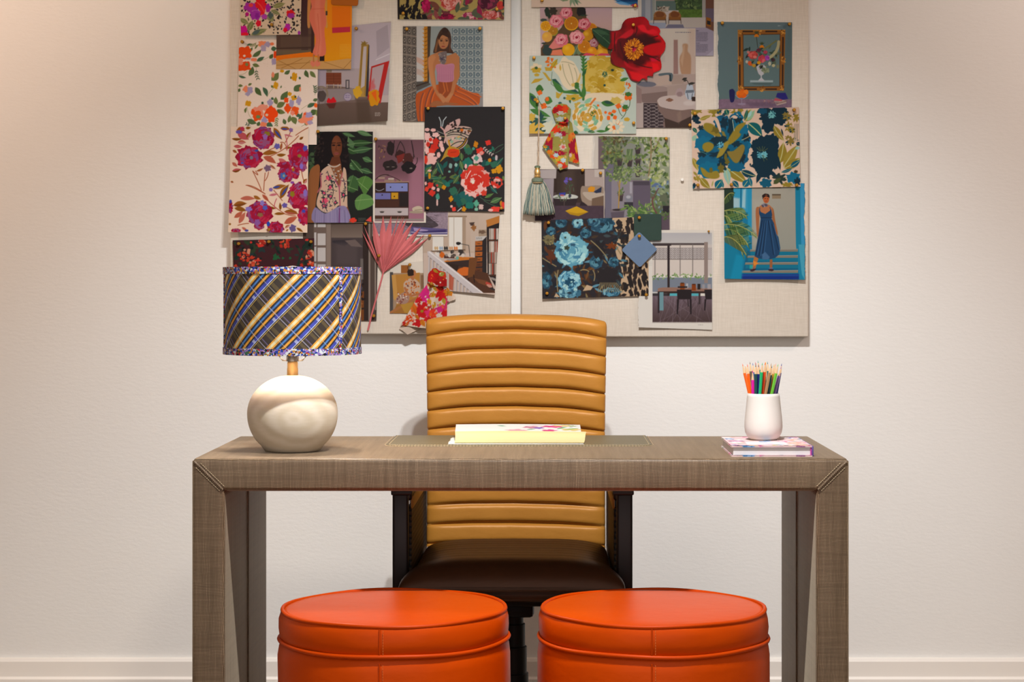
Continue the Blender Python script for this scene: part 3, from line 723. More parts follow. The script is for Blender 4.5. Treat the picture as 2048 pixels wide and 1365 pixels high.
# ---- spotted floral swatch, top left
c = sheet('pattern_print', 'cream print of black dabs and magenta blooms, topmost at the left edge', 'print',
          [(481, -12), (604, -12), (602, 70), (483, 72)], 7.2, 'dcc4a8', PR).t(440, 0, 5.25)
c.spots(215, -40, 860, 375, 210, 8, 12, ['2a2422', '332b2c', '2c2a33'], 3, .25, (-.9, .9))
for a in [(560, 80, 690, 40, 55, '8c8a58'), (540, 110, 640, 160, 42, '82835a'), (500, 15, 580, -20, 40, '8c8a58'), (520, 160, 560, 235, 70, '8a8c60'),
          (300, 330, 350, 220, 60, '7c8050'), (330, 370, 500, 310, 60, '7f8457'), (215, 200, 310, 260, 50, '8a8c5c')]:
    c.leaf(a[0], a[1], a[2], a[3], a[4]+10, 'dcc4a8'); c.leaf(*a, vein='a5a378')
c.leaf(345, 365, 430, 320, 45, '5a6a66'); c.blob(535, 165, 28, 36, '56645f', 4)
for b in [(430, 45, 60, 66, 'd8242c'), (320, 80, 66, 48, 'a3379a'), (380, 160, 58, 56, 'a03aa0'), (452, 95, 30, 78, 'd62a3a'), (470, 180, 32, 26, 'b04aa8'),
          (290, 155, 20, 22, 'b0207c'), (410, 250, 28, 34, 'd0203a'), (510, 90, 26, 46, 'a32a9a'), (395, 170, 22, 30, '8a2d92'), (330, 60, 24, 20, 'd8484a'),
          (240, 340, 58, 70, 'c4188a'), (265, 365, 40, 20, 'd8243c'), (745, 145, 44, 36, 'd0282c'), (750, 170, 38, 28, 'a03a96'), (715, 290, 30, 38, 'b030a0'),
          (690, 320, 22, 24, 'd0203c'), (835, 350, 14, 22, '9a3a9a')]:
    c.blob(b[0], b[1], b[2], b[3], b[4], 5, .12)
c.curve([(395, 30), (440, 60), (470, 130)], 10, 'e8584a'); c.curve([(340, 120), (380, 100), (430, 130)], 8, 'b85ab4')

# ---- orange poppy floral
c = sheet('pattern_print', 'long blush print of orange poppies with green leaves, left edge of the left pinboard', 'print',
          [(479, 80), (637, 81), (634, 290), (475, 290)], 5.6, 'ecd8c8', PR).t(440, 0, 5.25)
c.spots(190, 430, 1030, 1330, 260, 5, 4, ['f0dece', 'e6d0bc', 'e2ccb8'], 3, .1)
G1 = ['5d7048', '4c6a50', '6f7a4a', '55683f']
for a in [(345, 600, 440, 525, 45), (390, 645, 470, 600, 40), (330, 540, 345, 500, 25), (285, 480, 350, 470, 22), (310, 800, 350, 700, 55), (345, 680, 420, 700, 40),
          (370, 520, 410, 470, 18), (540, 520, 600, 510, 50), (525, 620, 560, 570, 40), (545, 850, 620, 765, 70), (680, 780, 740, 740, 40), (900, 740, 935, 820, 45),
          (950, 750, 1010, 820, 45), (375, 920, 440, 1010, 55), (455, 920, 500, 1020, 45), (540, 1030, 570, 1050, 30), (640, 1050, 715, 960, 65), (600, 1100, 590, 1020, 45),
          (780, 960, 850, 890, 70), (600, 1130, 690, 1080, 60), (920, 1130, 1010, 1090, 45), (980, 1060, 1030, 1040, 35), (290, 1260, 390, 1300, 55), (395, 1325, 420, 1280, 40),
          (490, 1300, 560, 1330, 60), (690, 1310, 670, 1250, 40), (760, 1230, 800, 1310, 60), (720, 1290, 740, 1210, 40), (960, 1210, 1025, 1160, 60), (200, 800, 280, 820, 25),
          (270, 1190, 285, 1130, 26), (600, 1160, 690, 1190, 50), (830, 1290, 870, 1180, 30), (195, 905, 245, 905, 30), (200, 970, 215, 930, 30), (300, 900, 340, 880, 25),
          (745, 835, 748, 800, 16), (830, 830, 855, 820, 30), (540, 900, 570, 925, 25), (640, 930, 650, 900, 14), (800, 1220, 850, 1210, 40), (610, 1150, 630, 1200, 30)]:
    c.leaf(*a, c.rnd.choice(G1), c.rnd.uniform(-.1, .1))
for s_ in [(385, 720, 400, 820, 4, 10, 30, '4f6248'), (1000, 1000, 1000, 920, 4, 12, 30, '4f6248'), (610, 1220, 600, 1330, 5, 10, 28, '6f7a44'), (330, 1330, 290, 1310, 2, 10, 25, '44584a'),
           (300, 480, 370, 470, 4, 10, 24, '7c8050'), (860, 1330, 950, 1260, 3, 14, 30, '6a7a4a')]:
    c.sprig(*s_)
for q in [[(360, 655), (440, 650), (520, 600)], [(500, 1020), (530, 950), (580, 920)], [(860, 1150), (930, 1090), (1010, 1080)], [(290, 1130), (300, 1220), (340, 1250)], [(200, 790), (260, 790), (290, 750)]]:
    c.curve(q, 3, '8a8a58')
for b in [(265, 560, 72, 70, 'e0561e'), (245, 700, 82, 50, 'dd5520'), (215, 650, 32, 40, 'e8957a'), (290, 680, 30, 34, 'd8502a'), (360, 630, 34, 18, 'e88a68'), (300, 620, 30, 10, 'a89ab0'),
          (590, 580, 26, 42, 'e0501e'), (570, 650, 26, 36, 'a89ab8'), (450, 465, 46, 32, 'e8906a'), (505, 470, 34, 28, 'a99cb8'), (460, 510, 30, 36, 'b0a2b8'), (550, 465, 22, 16, 'e8825a'),
          (540, 1200, 66, 84, 'e4541a'), (400, 1180, 62, 62, 'e8937a'), (395, 1220, 50, 54, 'de5a22'), (460, 1130, 46, 34, 'e69880'), (530, 1080, 30, 36, 'a99cba'), (350, 1180, 20, 30, 'e05a20'),
          (470, 1270, 30, 40, 'a89abf'), (460, 1310, 36, 26, 'e88a66'), (715, 1140, 34, 48, 'e0581e'), (790, 1165, 42, 46, 'e0602a'), (765, 1190, 22, 26, 'e8907a'), (700, 1055, 24, 28, 'e0561e'),
          (755, 1090, 26, 40, 'a79cba'), (830, 1060, 26, 46, 'a89cbc'), (735, 990, 22, 20, 'd09a28'), (780, 1030, 30, 28, 'd39f30'), (920, 1250, 60, 66, 'e88d70'), (935, 1210, 40, 30, 'a79abf'),
          (860, 1270, 34, 26, 'e8906c'), (950, 1290, 30, 22, 'aa9cb8'), (280, 940, 36, 34, 'e8906c'), (320, 950, 30, 36, 'a99cba'), (295, 990, 26, 22, 'a89cb8'), (1010, 1110, 20, 24, 'e06a30'),
          (590, 900, 26, 38, 'd09c2c'), (785, 810, 30, 46, 'cf9a28'), (655, 750, 22, 16, 'cf9a28'), (300, 1090, 32, 30, 'd09c2c'), (895, 1200, 14, 12, 'e06030'), (1020, 1190, 16, 30, '7f8a52')]:
    c.blob(*b, 4, .12)
for b in [(285, 680, 16, 18, '7c8a52'), (405, 1230, 22, 18, '6f8a58'), (450, 1085, 12, 14, '3f5a44'), (795, 1020, 10, 12, '3f5a44'), (260, 590, 14, 12, 'ecd8c8'), (560, 790, 16, 30, 'e69070'), (845, 940, 10, 26, 'e69070'), (495, 1210, 16, 14, 'e2c6ae')]:
    c.blob(*b, 4, .15)

# ---- woman in long pink dress on orange wall
c = sheet('magazine_page', 'magazine page of a person in a long pink dress against an orange wall', 'magazine page',
          [(555, -12), (705, -12), (703, 139), (553, 139)], 6.4, 'd88a1e', MG).t(440, 0, 5.25)
c.grad(560, -70, 990, 590, '5a3e38', '6b5546'); c.rect(600, 360, 985, 520, '5c473c'); c.grad(860, -60, 925, 560, '4a2f32', '54413a')
c.rect(640, 390, 960, 500, '6a5446', .6, 20); c.line([(600, 515), (980, 500)], 10, '4c3a30'); c.rect(600, 530, 985, 575, '70604a')
c.poly([(600, 590), (985, 545), (985, 600), (600, 645)], 'dd7a1c'); c.grad(1100, -70, 1400, 640, 'e58a16', 'd8961e')
c.rect(1180, 70, 1375, 300, 'dd7a10'); c.poly([(1180, 295), (1370, 285), (1370, 340), (1182, 352)], 'b8394a')
c.poly([(600, 640), (985, 600), (1100, 650), (1400, 620), (1400, 735), (590, 735)], 'c69a62')
for q in [((620, 640), (800, 730)), ((870, 620), (650, 720)), ((950, 640), (840, 730)), ((1100, 655), (1300, 725)), ((1380, 640), (1300, 725)), ((600, 690), (950, 660))]:
    c.line(q, 4, '8c6436')
c.rect(1050, 580, 1100, 645, '2e201c'); c.poly([(985, 20), (1000, 60), (985, 560), (960, 560), (965, 60)], '46312c')
c.poly([(930, -60), (960, -60), (955, 90), (945, 180), (950, 285), (925, 290), (920, 170)], 'c98e55'); c.poly([(1100, -60), (1130, -60), (1128, 180), (1135, 285), (1112, 290), (1110, 160)], 'd19a52')
c.poly([(955, -60), (1105, -60), (1100, 90), (1118, 180), (1118, 260), (1100, 330), (1112, 575), (980, 570), (1010, 420), (945, 220), (945, 140), (965, 70)], 'd97a62')
c.poly([(1010, -60), (1050, -60), (1060, 200), (1070, 420), (1060, 570), (1010, 570), (1040, 400), (1000, 200)], 'e08a70', .6, 20)
c.line([(970, 100), (1100, 95)], 4, 'c46450'); c.line([(1030, 150), (1050, 420), (1030, 565)], 6, 'cc6c56')
for x in (975, 1025): c.blob(x+5, 670, 26, 34, 'd88068', 3, .1); c.line([(x+10, 580), (x+12, 650)], 14, 'b5764a')
c.rect(1113, 120, 1132, 165, '4a4038'); c.text(1260, 470, 1385, 13, 11, 4, 'e8c890', .5)

# ---- tan leather tag at top
c = sheet('leather_swatch', 'rust tan leather swatch with rounded corners at the top edge of the left pinboard', 'leather swatch',
          [(662, -14), (719, -14), (716, 14), (663, 11)], 9, 'a4560f', None, torn='round')
c.mottle(.06, 5, 4)

# ---- studio with gold mirror
c = sheet('magazine_page', 'magazine page of an airy studio with a gold mirror and red bag, left pinboard', 'magazine page',
          [(632, 60), (782, 43), (776, 243), (632, 252)], 1.5, 'b6a6a0', MG, curl=(0, 0, 6, 0)).t(440, 0, 5.25)
c.grad(1000, 240, 1800, 1000, 'b4a5a2', 'a99a9c'); c.poly([(1000, 930), (1400, 930), (1570, 1000), (1800, 1180), (1800, 1340), (1000, 1340)], '75625a')
c.grad(1000, 1080, 1800, 1340, '6a574e', '5a4a40'); c.poly([(1000, 940), (1400, 930), (1420, 1050), (1000, 1100)], '8f8280')
c.rect(1035, 735, 1115, 930, 'a89aa6'); c.rect(1115, 765, 1275, 890, '7a4530'); c.line([(1195, 770), (1195, 885)], 3, '55301f')
for y in (800, 830, 860): c.line([(1118, y), (1272, y)], 3, '5a3322')
for x in (1125, 1195, 1240, 1270): c.line([(x, 885), (x, 925)], 6, 'c0a888')
c.rect(1120, 735, 1175, 762, '8a7a68'); c.rect(1320, 840, 1360, 935, '4a4648'); c.rect(1330, 850, 1350, 925, 'a89a98')
c.curve([(1030, 920), (1130, 890), (1130, 1010)], 20, '8a7a68'); c.blob(1070, 1010, 45, 60, '574b48', 3, .05); c.line([(1045, 1060), (1045, 1110)], 6, '6a5c58'); c.line([(1105, 1060), (1105, 1130)], 6, '6a5c58')
c.poly([(1125, 1080), (1140, 1030), (1165, 1045), (1190, 1020), (1205, 1035), (1220, 1075)], 'c2202a'); c.poly([(1115, 1090), (1220, 1085), (1200, 1140), (1150, 1140)], '5a2a22', .8, 8)
c.poly([(1370, 240), (1800, 240), (1800, 720), (1380, 720)], 'b8aab0'); c.poly([(1640, 330), (1760, 260), (1780, 500), (1650, 600)], 'a79aa0'); c.line([(1640, 630), (1800, 560)], 8, 'd5ccd0')
c.poly([(1485, 470), (1565, 465), (1550, 900), (1530, 1020), (1445, 1020)], 'a8884c'); c.poly([(1510, 490), (1540, 490), (1525, 900), (1480, 930), (1500, 600)], 'b9acac'); c.poly([(1560, 470), (1570, 480), (1560, 1020), (1530, 1010)], '3f3a3c')
c.blob(1515, 460, 30, 24, '8a7038', 6, .3); c.line([(1495, 480), (1470, 900)], 8, '7a6030'); c.line([(1555, 480), (1520, 1000)], 14, '9a7a3e')
c.poly([(1590, 700), (1750, 650), (1780, 640), (1690, 1090), (1550, 1050)], 'a8302c'); c.poly([(1600, 715), (1725, 675), (1660, 1000), (1575, 1000)], 'b29a9c'); c.blob(1600, 900, 30, 60, 'c04a4a', 4, .2, al=.6, soft=20)
c.blob(1445, 970, 45, 62, 'c99f3a', 4, .1); c.blob(1620, 1030, 60, 90, 'c48a1e', 4, .1); c.poly([(1590, 980), (1640, 950), (1650, 1080)], 'd0641e')
c.poly([(1430, 1040), (1560, 1040), (1600, 1320), (1450, 1320)], '4c3c30', .5, 30); c.ell(1343, 1020, 45, 45, '6a5a8a', al=.5); c.ell(1343, 1020, 39, 39, 'a79aa8'); c.text(1318, 1000, 1372, 20, 2, 8, '6a5a8a', .7); c.text(1630, 1187, 1690, 14, 3, 6, 'd8d0c8', .7)

# ---- crimson peony floral
c = sheet('pattern_print', 'peach print of big crimson and violet peonies, below the orange poppy print', 'print',
          [(463, 254), (618, 254), (616, 466), (459, 465)], 8, 'e8ceb6', PR, curl=(0, 0, 2, 5)).t(440, 240, 5.25)
c.grad(90, 60, 940, 1200, 'ead2bc', 'e6ccb4')
BR = ['8a5a20', '96622a', '7a4f1e']; OL = ['b0604a', 'b86a58', '9a6230']
for a in [(130, 200, 240, 200, 28, 0), (190, 145, 310, 210, 70, 2), (190, 240, 280, 240, 45, 1), (150, 280, 240, 285, 36, 2), (290, 200, 330, 130, 40, 0), (275, 90, 330, 85, 30, 0),
          (570, 85, 655, 210, 60, 0), (640, 90, 740, 100, 50, 0), (640, 320, 655, 240, 26, 0), (450, 360, 610, 345, 50, 0), (460, 390, 595, 460, 60, 1), (600, 370, 700, 365, 34, 0), (690, 305, 760, 290, 24, 0),
          (840, 210, 880, 180, 26, 0), (620, 410, 720, 460, 46, 2), (390, 540, 460, 510, 22, 0), (530, 475, 590, 520, 26, 0), (135, 450, 190, 495, 34, 1), (135, 540, 230, 520, 40, 2), (140, 320, 185, 350, 28, 0),
          (220, 830, 380, 830, 46, 1), (360, 800, 435, 835, 36, 0), (450, 785, 520, 860, 36, 1), (150, 900, 290, 880, 56, 0), (160, 930, 290, 960, 48, 0), (160, 1030, 250, 960, 46, 1), (210, 1090, 275, 970, 50, 1),
          (560, 720, 700, 690, 46, 0), (640, 830, 730, 680, 60, 0), (520, 920, 590, 935, 28, 0), (640, 950, 635, 870, 28, 0), (680, 965, 830, 990, 52, 0), (680, 1090, 820, 1020, 62, 1), (575, 990, 690, 990, 30, 0),
          (690, 1140, 740, 1105, 26, 0), (810, 1135, 880, 1180, 26, 0), (880, 670, 920, 620, 40, 0), (105, 1100, 130, 1095, 24, 0), (120, 650, 150, 660, 20, 0), (240, 1130, 300, 1170, 26, 1), (700, 1170, 725, 1150, 18, 0)]:
    c.leaf(*a[:5], (BR, OL, ['c06a6a', 'b85a5e'])[a[5]][c.rnd.randrange(2)], c.rnd.uniform(-.06, .06), half=(None if c.rnd.random() < .5 else c.rnd.choice(['a35a48', '7a4a1e', 'c48080'])))
for a in [(580, 110, 655, 205, 24), (560, 715, 640, 700, 24), (650, 800, 720, 700, 22), (650, 95, 720, 100, 18)]: c.leaf(*a, '3f4c92')
for q in [[(520, 390), (700, 320), (830, 170)], [(800, 165), (860, 120), (930, 85)], [(350, 540), (440, 620), (380, 540)], [(350, 540), (420, 680), (440, 740)], [(480, 560), (470, 650), (465, 745)], [(515, 550), (510, 600), (480, 640)],
          [(280, 690), (350, 680), (480, 780)], [(290, 690), (380, 720), (480, 780)], [(470, 800), (540, 900), (690, 990)], [(690, 990), (750, 1010), (800, 1010)], [(570, 740), (620, 800), (660, 850)], [(640, 240), (690, 220), (710, 320)],
          [(200, 1110), (260, 1090), (310, 1090)], [(500, 330), (560, 300), (600, 290)], [(700, 920), (760, 940), (810, 970)], [(860, 530), (870, 600), (890, 660)], [(690, 240), (720, 190), (745, 130)]]:
    c.curve(q, 8, 'a0563a')
for q in [[(690, 160), (720, 260), (705, 320)], [(600, 830), (560, 910), (590, 935)]]: c.curve(q, 9, 'c0606a')
c.leaf(680, 155, 770, 180, 20, 'c0707a'); c.leaf(520, 795, 620, 780, 26, 'c0707a')
P1 = ['8c1236', 'a81c40', '961a40', '84487e', 'b03450', '96587f']
for p in [(460, 190, 125, 130), (312, 395, 150, 125), (700, 570, 90, 95), (830, 380, 112, 150), (830, 800, 118, 150), (425, 985, 145, 138), (590, 1140, 95, 75), (890, 1010, 70, 105)]:
    c.peony(*p, P1, 9, None, 26)
for p in [(870, 490, 50, 60), (690, 475, 95, 36), (800, 560, 40, 70), (420, 1110, 60, 50), (180, 1165, 55, 22), (120, 920, 24, 70)]: c.peony(*p, P1, 6, None, 8)
for b in [(500, 150, 34, 26, '8a7a30'), (840, 380, 22, 18, '8a7a3a'), (765, 780, 24, 30, '8c7a2a'), (430, 1000, 30, 22, '8a6a4a'), (775, 525, 14, 20, 'a06a2a'), (335, 400, 18, 20, '7a7a8a'), (670, 590, 32, 36, '4a6aa8'), (675, 590, 12, 16, '9a9a8a'),
          (480, 180, 26, 30, '9a6ab0'), (390, 325, 20, 12, '3c55a0'), (240, 455, 18, 10, '5a5ab0'), (310, 940, 36, 26, '8a78c0'), (450, 875, 22, 30, '8a7ac0'), (480, 925, 26, 26, '5a62b0'), (400, 1080, 30, 36, '8a5a9a'), (515, 1095, 18, 26, '2f4aa0'),
          (505, 510, 36, 34, '7a6078'), (605, 280, 30, 30, '6a62a8'), (750, 110, 22, 22, '8a68a0'), (685, 900, 28, 26, '6a5aa0'), (540, 735, 20, 20, '8a6aa8'), (770, 1140, 34, 40, '6a5a88'), (225, 105, 40, 26, '9a5a2a'), (205, 130, 34, 18, '6a5aa8'), (240, 95, 22, 22, 'b03a5a'),
          (765, 660, 20, 14, '8a4a9a'), (900, 770, 20, 40, '8a70b8'), (900, 300, 24, 30, '5a55a8'), (885, 960, 20, 18, '4a4aa0'), (860, 490, 20, 30, '8a70c0'), (290, 1165, 20, 12, '4a4a90'), (120, 860, 14, 20, '4a4a9a')]:
    c.blob(*b, 5, .14)

# ---- person in tiled room
c = sheet('magazine_page', 'magazine page of a person in a pink top seated in a tiled room', 'magazine page',
          [(806, 53), (966, 53), (966, 243), (806, 243)], 2, '7f8484', MG).t(740, 0, 5.2516)
c.grad(340, 270, 1190, 1290, '8f9796', '7b8084')
for j in range(10):
    for i in range(4):
        x, y = 865+i*78, 330+j*76; x2 = 900+i*78
        c.rect(x2-37, y-36, x2+37, y+36, '58686e'); c.ell(x2, y, 30, 30, 'a0a39c'); c.ell(x2, y, 22, 22, '4f5f68'); c.ell(x2, y, 11, 11, 'a0a39c'); c.ell(x2, y, 5, 5, '3f4a55')
        for k in range(4): c.ell(x2+30*math.cos(k*1.571+.785), y+30*math.sin(k*1.571+.785), 9, 9, 'a0a39c')
for y in range(300, 1000, 76): c.line([(828, y-6), (1190, y-6)], 6, 'aaaaa2')
c.rect(610, 275, 850, 860, '8f938c', .55, 20); c.poly([(600, 275), (640, 275), (620, 880), (590, 860)], '4a3c30')
c.poly([(340, 275), (490, 275), (490, 1290), (340, 1290)], '6a6058')
for j in range(12):
    for i in range(3):
        x = 365+i*50; y = 320+j*102-(i*14 if j > 4 else -i*6)
        c.ell(x, y, 20, 34, '4a4440'); c.ell(x, y, 13, 24, '8a7e72'); c.ell(x, y, 6, 11, '463f3a')
    y = 375+j*102; c.line([(340, y+(20 if j > 4 else -10)), (490, y-(40 if j > 4 else -12))], 6, 'a09080')
c.line([(385, 280), (385, 1280)], 3, 'a09080'); c.line([(432, 280), (432, 1270)], 3, 'a09080')
c.poly([(490, 280), (575, 280), (575, 850), (490, 860)], 'b8b2ac'); c.poly([(490, 600), (570, 630), (570, 700), (490, 650)], 'c08a72', .6, 10); c.poly([(490, 720), (570, 750), (570, 810), (490, 780)], 'b08a78', .5, 10)
c.rect(568, 280, 605, 865, 'b07a30')
for y in range(300, 850, 42): c.poly([(548, y), (575, y+6), (575, y+28)], 'b8843a'); c.line([(575, y+15), (600, y+5)], 6, '6a4218')
c.poly([(488, 860), (610, 860), (640, 890), (490, 960)], '55504a'); c.line([(490, 905), (610, 865)], 14, '3f322a')
c.rect(1130, 985, 1190, 1125, '8a8480'); c.rect(490, 1000, 560, 1290, '3f3430', .8, 20)
c.poly([(640, 910), (860, 860), (930, 905), (1050, 970), (1140, 985), (1155, 1050), (1120, 1105), (900, 1110), (700, 1120), (660, 1290), (520, 1290), (490, 1180), (485, 1000), (560, 950)], 'a5552c')
for q in [[(640, 930), (570, 1050), (560, 1290)], [(680, 940), (620, 1060), (640, 1120)], [(900, 960), (1050, 1010), (1120, 1100)], [(880, 1000), (1000, 1050), (1080, 1100)], [(560, 980), (510, 1080), (530, 1280)], [(930, 930), (1060, 980), (1150, 1020)]]:
    c.curve(q, 12, '7a4a3c'); c.curve([(x+16, y) for x, y in q], 12, 'c0683a')
c.poly([(720, 860), (865, 860), (870, 980), (780, 1030), (720, 970)], '8a4a2c'); c.line([(770, 870), (790, 960), (760, 1000)], 12, 'b0663a'); c.line([(800, 870), (820, 960)], 10, 'b0663a')
c.poly([(640, 1090), (690, 1060), (760, 1070), (850, 1080), (930, 1095), (800, 1108), (650, 1120)], '95603f')
c.poly([(700, 400), (740, 320), (790, 290), (840, 340), (855, 420), (850, 500), (880, 560), (820, 560), (690, 560), (665, 550), (685, 470)], '4a3428'); c.ell(790, 325, 34, 30, '3c2a22'); c.curve([(690, 540), (700, 450), (740, 370)], 22, '7a5236'); c.curve([(840, 540), (840, 450), (820, 380)], 14, '5f4030')
c.poly([(735, 540), (800, 540), (810, 590), (900, 555), (940, 600), (945, 800), (900, 900), (880, 980), (820, 1060), (800, 1080), (790, 1050), (850, 960), (880, 800), (880, 700), (690, 700), (680, 760), (700, 940), (790, 1070), (770, 1088), (700, 1000), (650, 900), (615, 720), (610, 610), (640, 580)], 'a8714c')
c.poly([(610, 620), (650, 580), (690, 600), (660, 700), (690, 920), (650, 890), (612, 720)], 'bb8259', .7, 14)
c.ell(773, 440, 53, 78, 'a87450'); c.poly([(725, 420), (760, 370), (830, 400), (825, 360), (770, 340), (720, 380)], '402c22')
for x in (750, 806): c.ell(x, 430, 14, 7, '33241e'); c.line([(x-16, 415), (x+14, 412)], 5, '3a281f')
c.line([(777, 430), (770, 462), (782, 466)], 5, '8a5a3c'); c.ell(770, 490, 20, 7, '8a4238'); c.curve([(735, 500), (770, 530), (805, 500)], 5, '8a5a3c')
c.poly([(720, 560), (800, 540), (805, 580), (800, 640), (780, 680), (755, 680), (735, 640), (725, 590)], '6f625f'); c.ell(762, 615, 24, 22, '4f4650'); c.spots(725, 550, 800, 680, 22, 6, 6, ['a5988c', '8a7a74'])
c.poly([(690, 690), (740, 672), (790, 680), (860, 668), (888, 690), (880, 760), (870, 855), (715, 855), (705, 770)], 'b5788a')
for k in range(9): c.line([(705+k*21, 690), (712+k*19, 850)], 4, '9a6074')
for y in range(790, 850, 14): c.line([(712, y), (872, y)], 3, 'a06a7c')
for hx, hs in ((720, 1), (870, -1)):
    for k in range(4): c.line([(hx+hs*k*8, 990), (hx+hs*(50+k*14), 1075-k*5)], 11, 'b07a55')

# ---- leopard and peony print, top
c = sheet('pattern_print', 'print mixing leopard spots with dusky pink and burgundy peonies, cut by the top edge', 'print',
          [(795, -12), (1009, -12), (1008, 40), (796, 39)], 4, 'a8935a', PR).t(740, 0, 5.2516)
c.rect(290, -60, 312, 215, '241e20'); c.spots(320, -60, 620, 210, 26, 24, 42, ['1f1a1c', '241e1f'], 3, .25, (-.3, .3))
c.foliage(560, -50, 1400, 200, 40, 120, 46, ['4c5444', '5a5f4a', '6a3a3a', '74483c'])
for p, q in [((850, 20, 120, 100), ['c06a60', 'd49a90', 'b04a42', 'dcaaa0', 'a8443a']), ((590, 60, 48, 80), ['a01c50', 'b52860', '8a1a44']), ((1240, 20, 120, 90), ['4a2030', '6a2a40', '8a3a50', '55323a']),
             ((1270, 160, 110, 48), ['b0504a', 'c87a74', 'd09a94', 'a04038']), ((1370, 60, 40, 50), ['c04a40', 'b0403a']), ((800, 180, 100, 34), ['7a1a3a', '9a2048', '5a1a30']), ((1050, 170, 90, 40), ['c88a8a', 'd8a8a4', '8a2a50'])]:
    c.peony(*p, q, 8, None, 22)
c.foliage(880, 60, 1200, 200, 10, 110, 44, ['4c5444', '565c48', '8a2a4a']); c.foliage(620, 100, 760, 200, 6, 90, 34, ['6a6a4a', '8a4a4a']); c.rect(1396, -60, 1415, 70, '241e20')

# ---- butterfly on black
c = sheet('pattern_print', 'black floral print with a pale butterfly above coral blooms, left pinboard', 'print',
          [(850, 215), (1010, 214), (1009, 424), (849, 423)], 7, '2e2a2a', PR, curl=(0, 0, 0, 0)).t(730, 200, 5.25)
GR = ['1f4a46', '2c5a4c', '4a6238', '24544e', '5a6a3c']
c.foliage(1040, 460, 1440, 760, 16, 75, 38, ['234c48', '2f6a58', '52683c', '1f4442']); c.foliage(640, 680, 830, 900, 14, 90, 40, GR); c.foliage(850, 760, 1010, 900, 8, 90, 34, GR)
for b in [(930, 960, 44, 44), (970, 1030, 46, 44), (1030, 1000, 38, 40), (1090, 1050, 46, 50), (1100, 1110, 46, 36), (1030, 1070, 36, 36), (870, 890, 26, 26), (1360, 680, 44, 34), (1090, 540, 40, 36), (990, 1090, 30, 40), (1080, 660, 50, 50), (960, 620, 36, 28)]:
    c.blob(*b, c.rnd.choice(['1e4f4c', '275a56', '2a6a5c', '33624e']), 4, .1)
for a in [(765, 660, 820, 790, 70, '255048'), (1010, 560, 1020, 640, 46, '4a6238'), (1000, 640, 1030, 740, 46, '4f6a40'), (930, 880, 990, 790, 46, '4a6038'), (1320, 1080, 1435, 1030, 60, '4a6a44'), (1260, 1030, 1350, 985, 36, '4a6a38'), (1320, 910, 1390, 985, 44, '1f5250'), (1390, 680, 1450, 610, 40, '235048'),
          (700, 830, 800, 820, 40, '2a5a48'), (770, 860, 820, 880, 50, '3f5a38'), (640, 780, 700, 700, 60, '4f6a40'), (710, 790, 760, 720, 46, '4f6238'), (1450, 800, 1460, 850, 30, '5a6a38'), (1130, 880, 1180, 860, 20, '4a6238')]:
    c.leaf(*a, vein='8a9a6a')
for q in [[(1210, 1020), (1240, 1060), (1320, 1060)], [(1250, 1060), (1330, 1110), (1420, 1130)], [(1350, 560), (1360, 500), (1450, 470)], [(770, 640), (740, 720), (690, 840)], [(1000, 930), (980, 980), (960, 1000)], [(1370, 560), (1420, 540), (1455, 500)]]:
    c.curve(q, 6, '4a6a50')
c.sprig(1230, 480, 1330, 570, 5, 12, 26, 'c8b0a8', '2a5a50')
PK = ['d8a8a0', 'dcb0a8']; RD = ['b5362a', 'c04030']
for b in [(655, 315, 26, 18, 0), (718, 320, 28, 18, 0), (650, 385, 40, 40, 0), (745, 370, 38, 26, 0), (690, 425, 32, 36, 0), (745, 440, 34, 36, 1), (650, 480, 22, 52, 0), (730, 500, 44, 34, 1), (690, 550, 50, 36, 1), (650, 530, 24, 40, 0), (800, 470, 22, 40, 0), (815, 520, 20, 30, 0), (775, 580, 20, 30, 0),
          (690, 630, 70, 52, 0), (640, 630, 20, 46, 1), (700, 575, 40, 16, 0), (720, 640, 30, 16, 0), (665, 470, 20, 26, 1), (690, 420, 18, 20, 1), (790, 405, 14, 16, 0)]:
    c.blob(*b[:4], (PK, RD)[b[4]][c.rnd.randrange(2)], 5, .13)
c.peony(1160, 850, 160, 180, ['d09a90', 'b5362a', 'dcb0a6', 'bb4032', 'd8a49a'], 9, 'd8c0b0', 30)
for b in [(1150, 860, 60, 66, 'b5362a'), (1130, 850, 24, 30, 'd8aea4'), (1030, 800, 26, 36, 'b5362a'), (1270, 820, 44, 44, 'b83a2c'), (1180, 720, 70, 24, 'ba4436'), (1230, 960, 46, 40, 'd8a8a0'), (1060, 700, 14, 26, 'd8a8a0'), (1130, 990, 50, 26, 'd8a8a0'), (1250, 980, 30, 30, 'bb4434'), (1135, 865, 16, 20, 'd8ccb8')]:
    c.blob(*b, 5, .14)
c.peony(1385, 870, 66, 66, ['c04a3a', '2a2424', 'd8a49a', 'b8392c'], 7, '2a2424', 8)
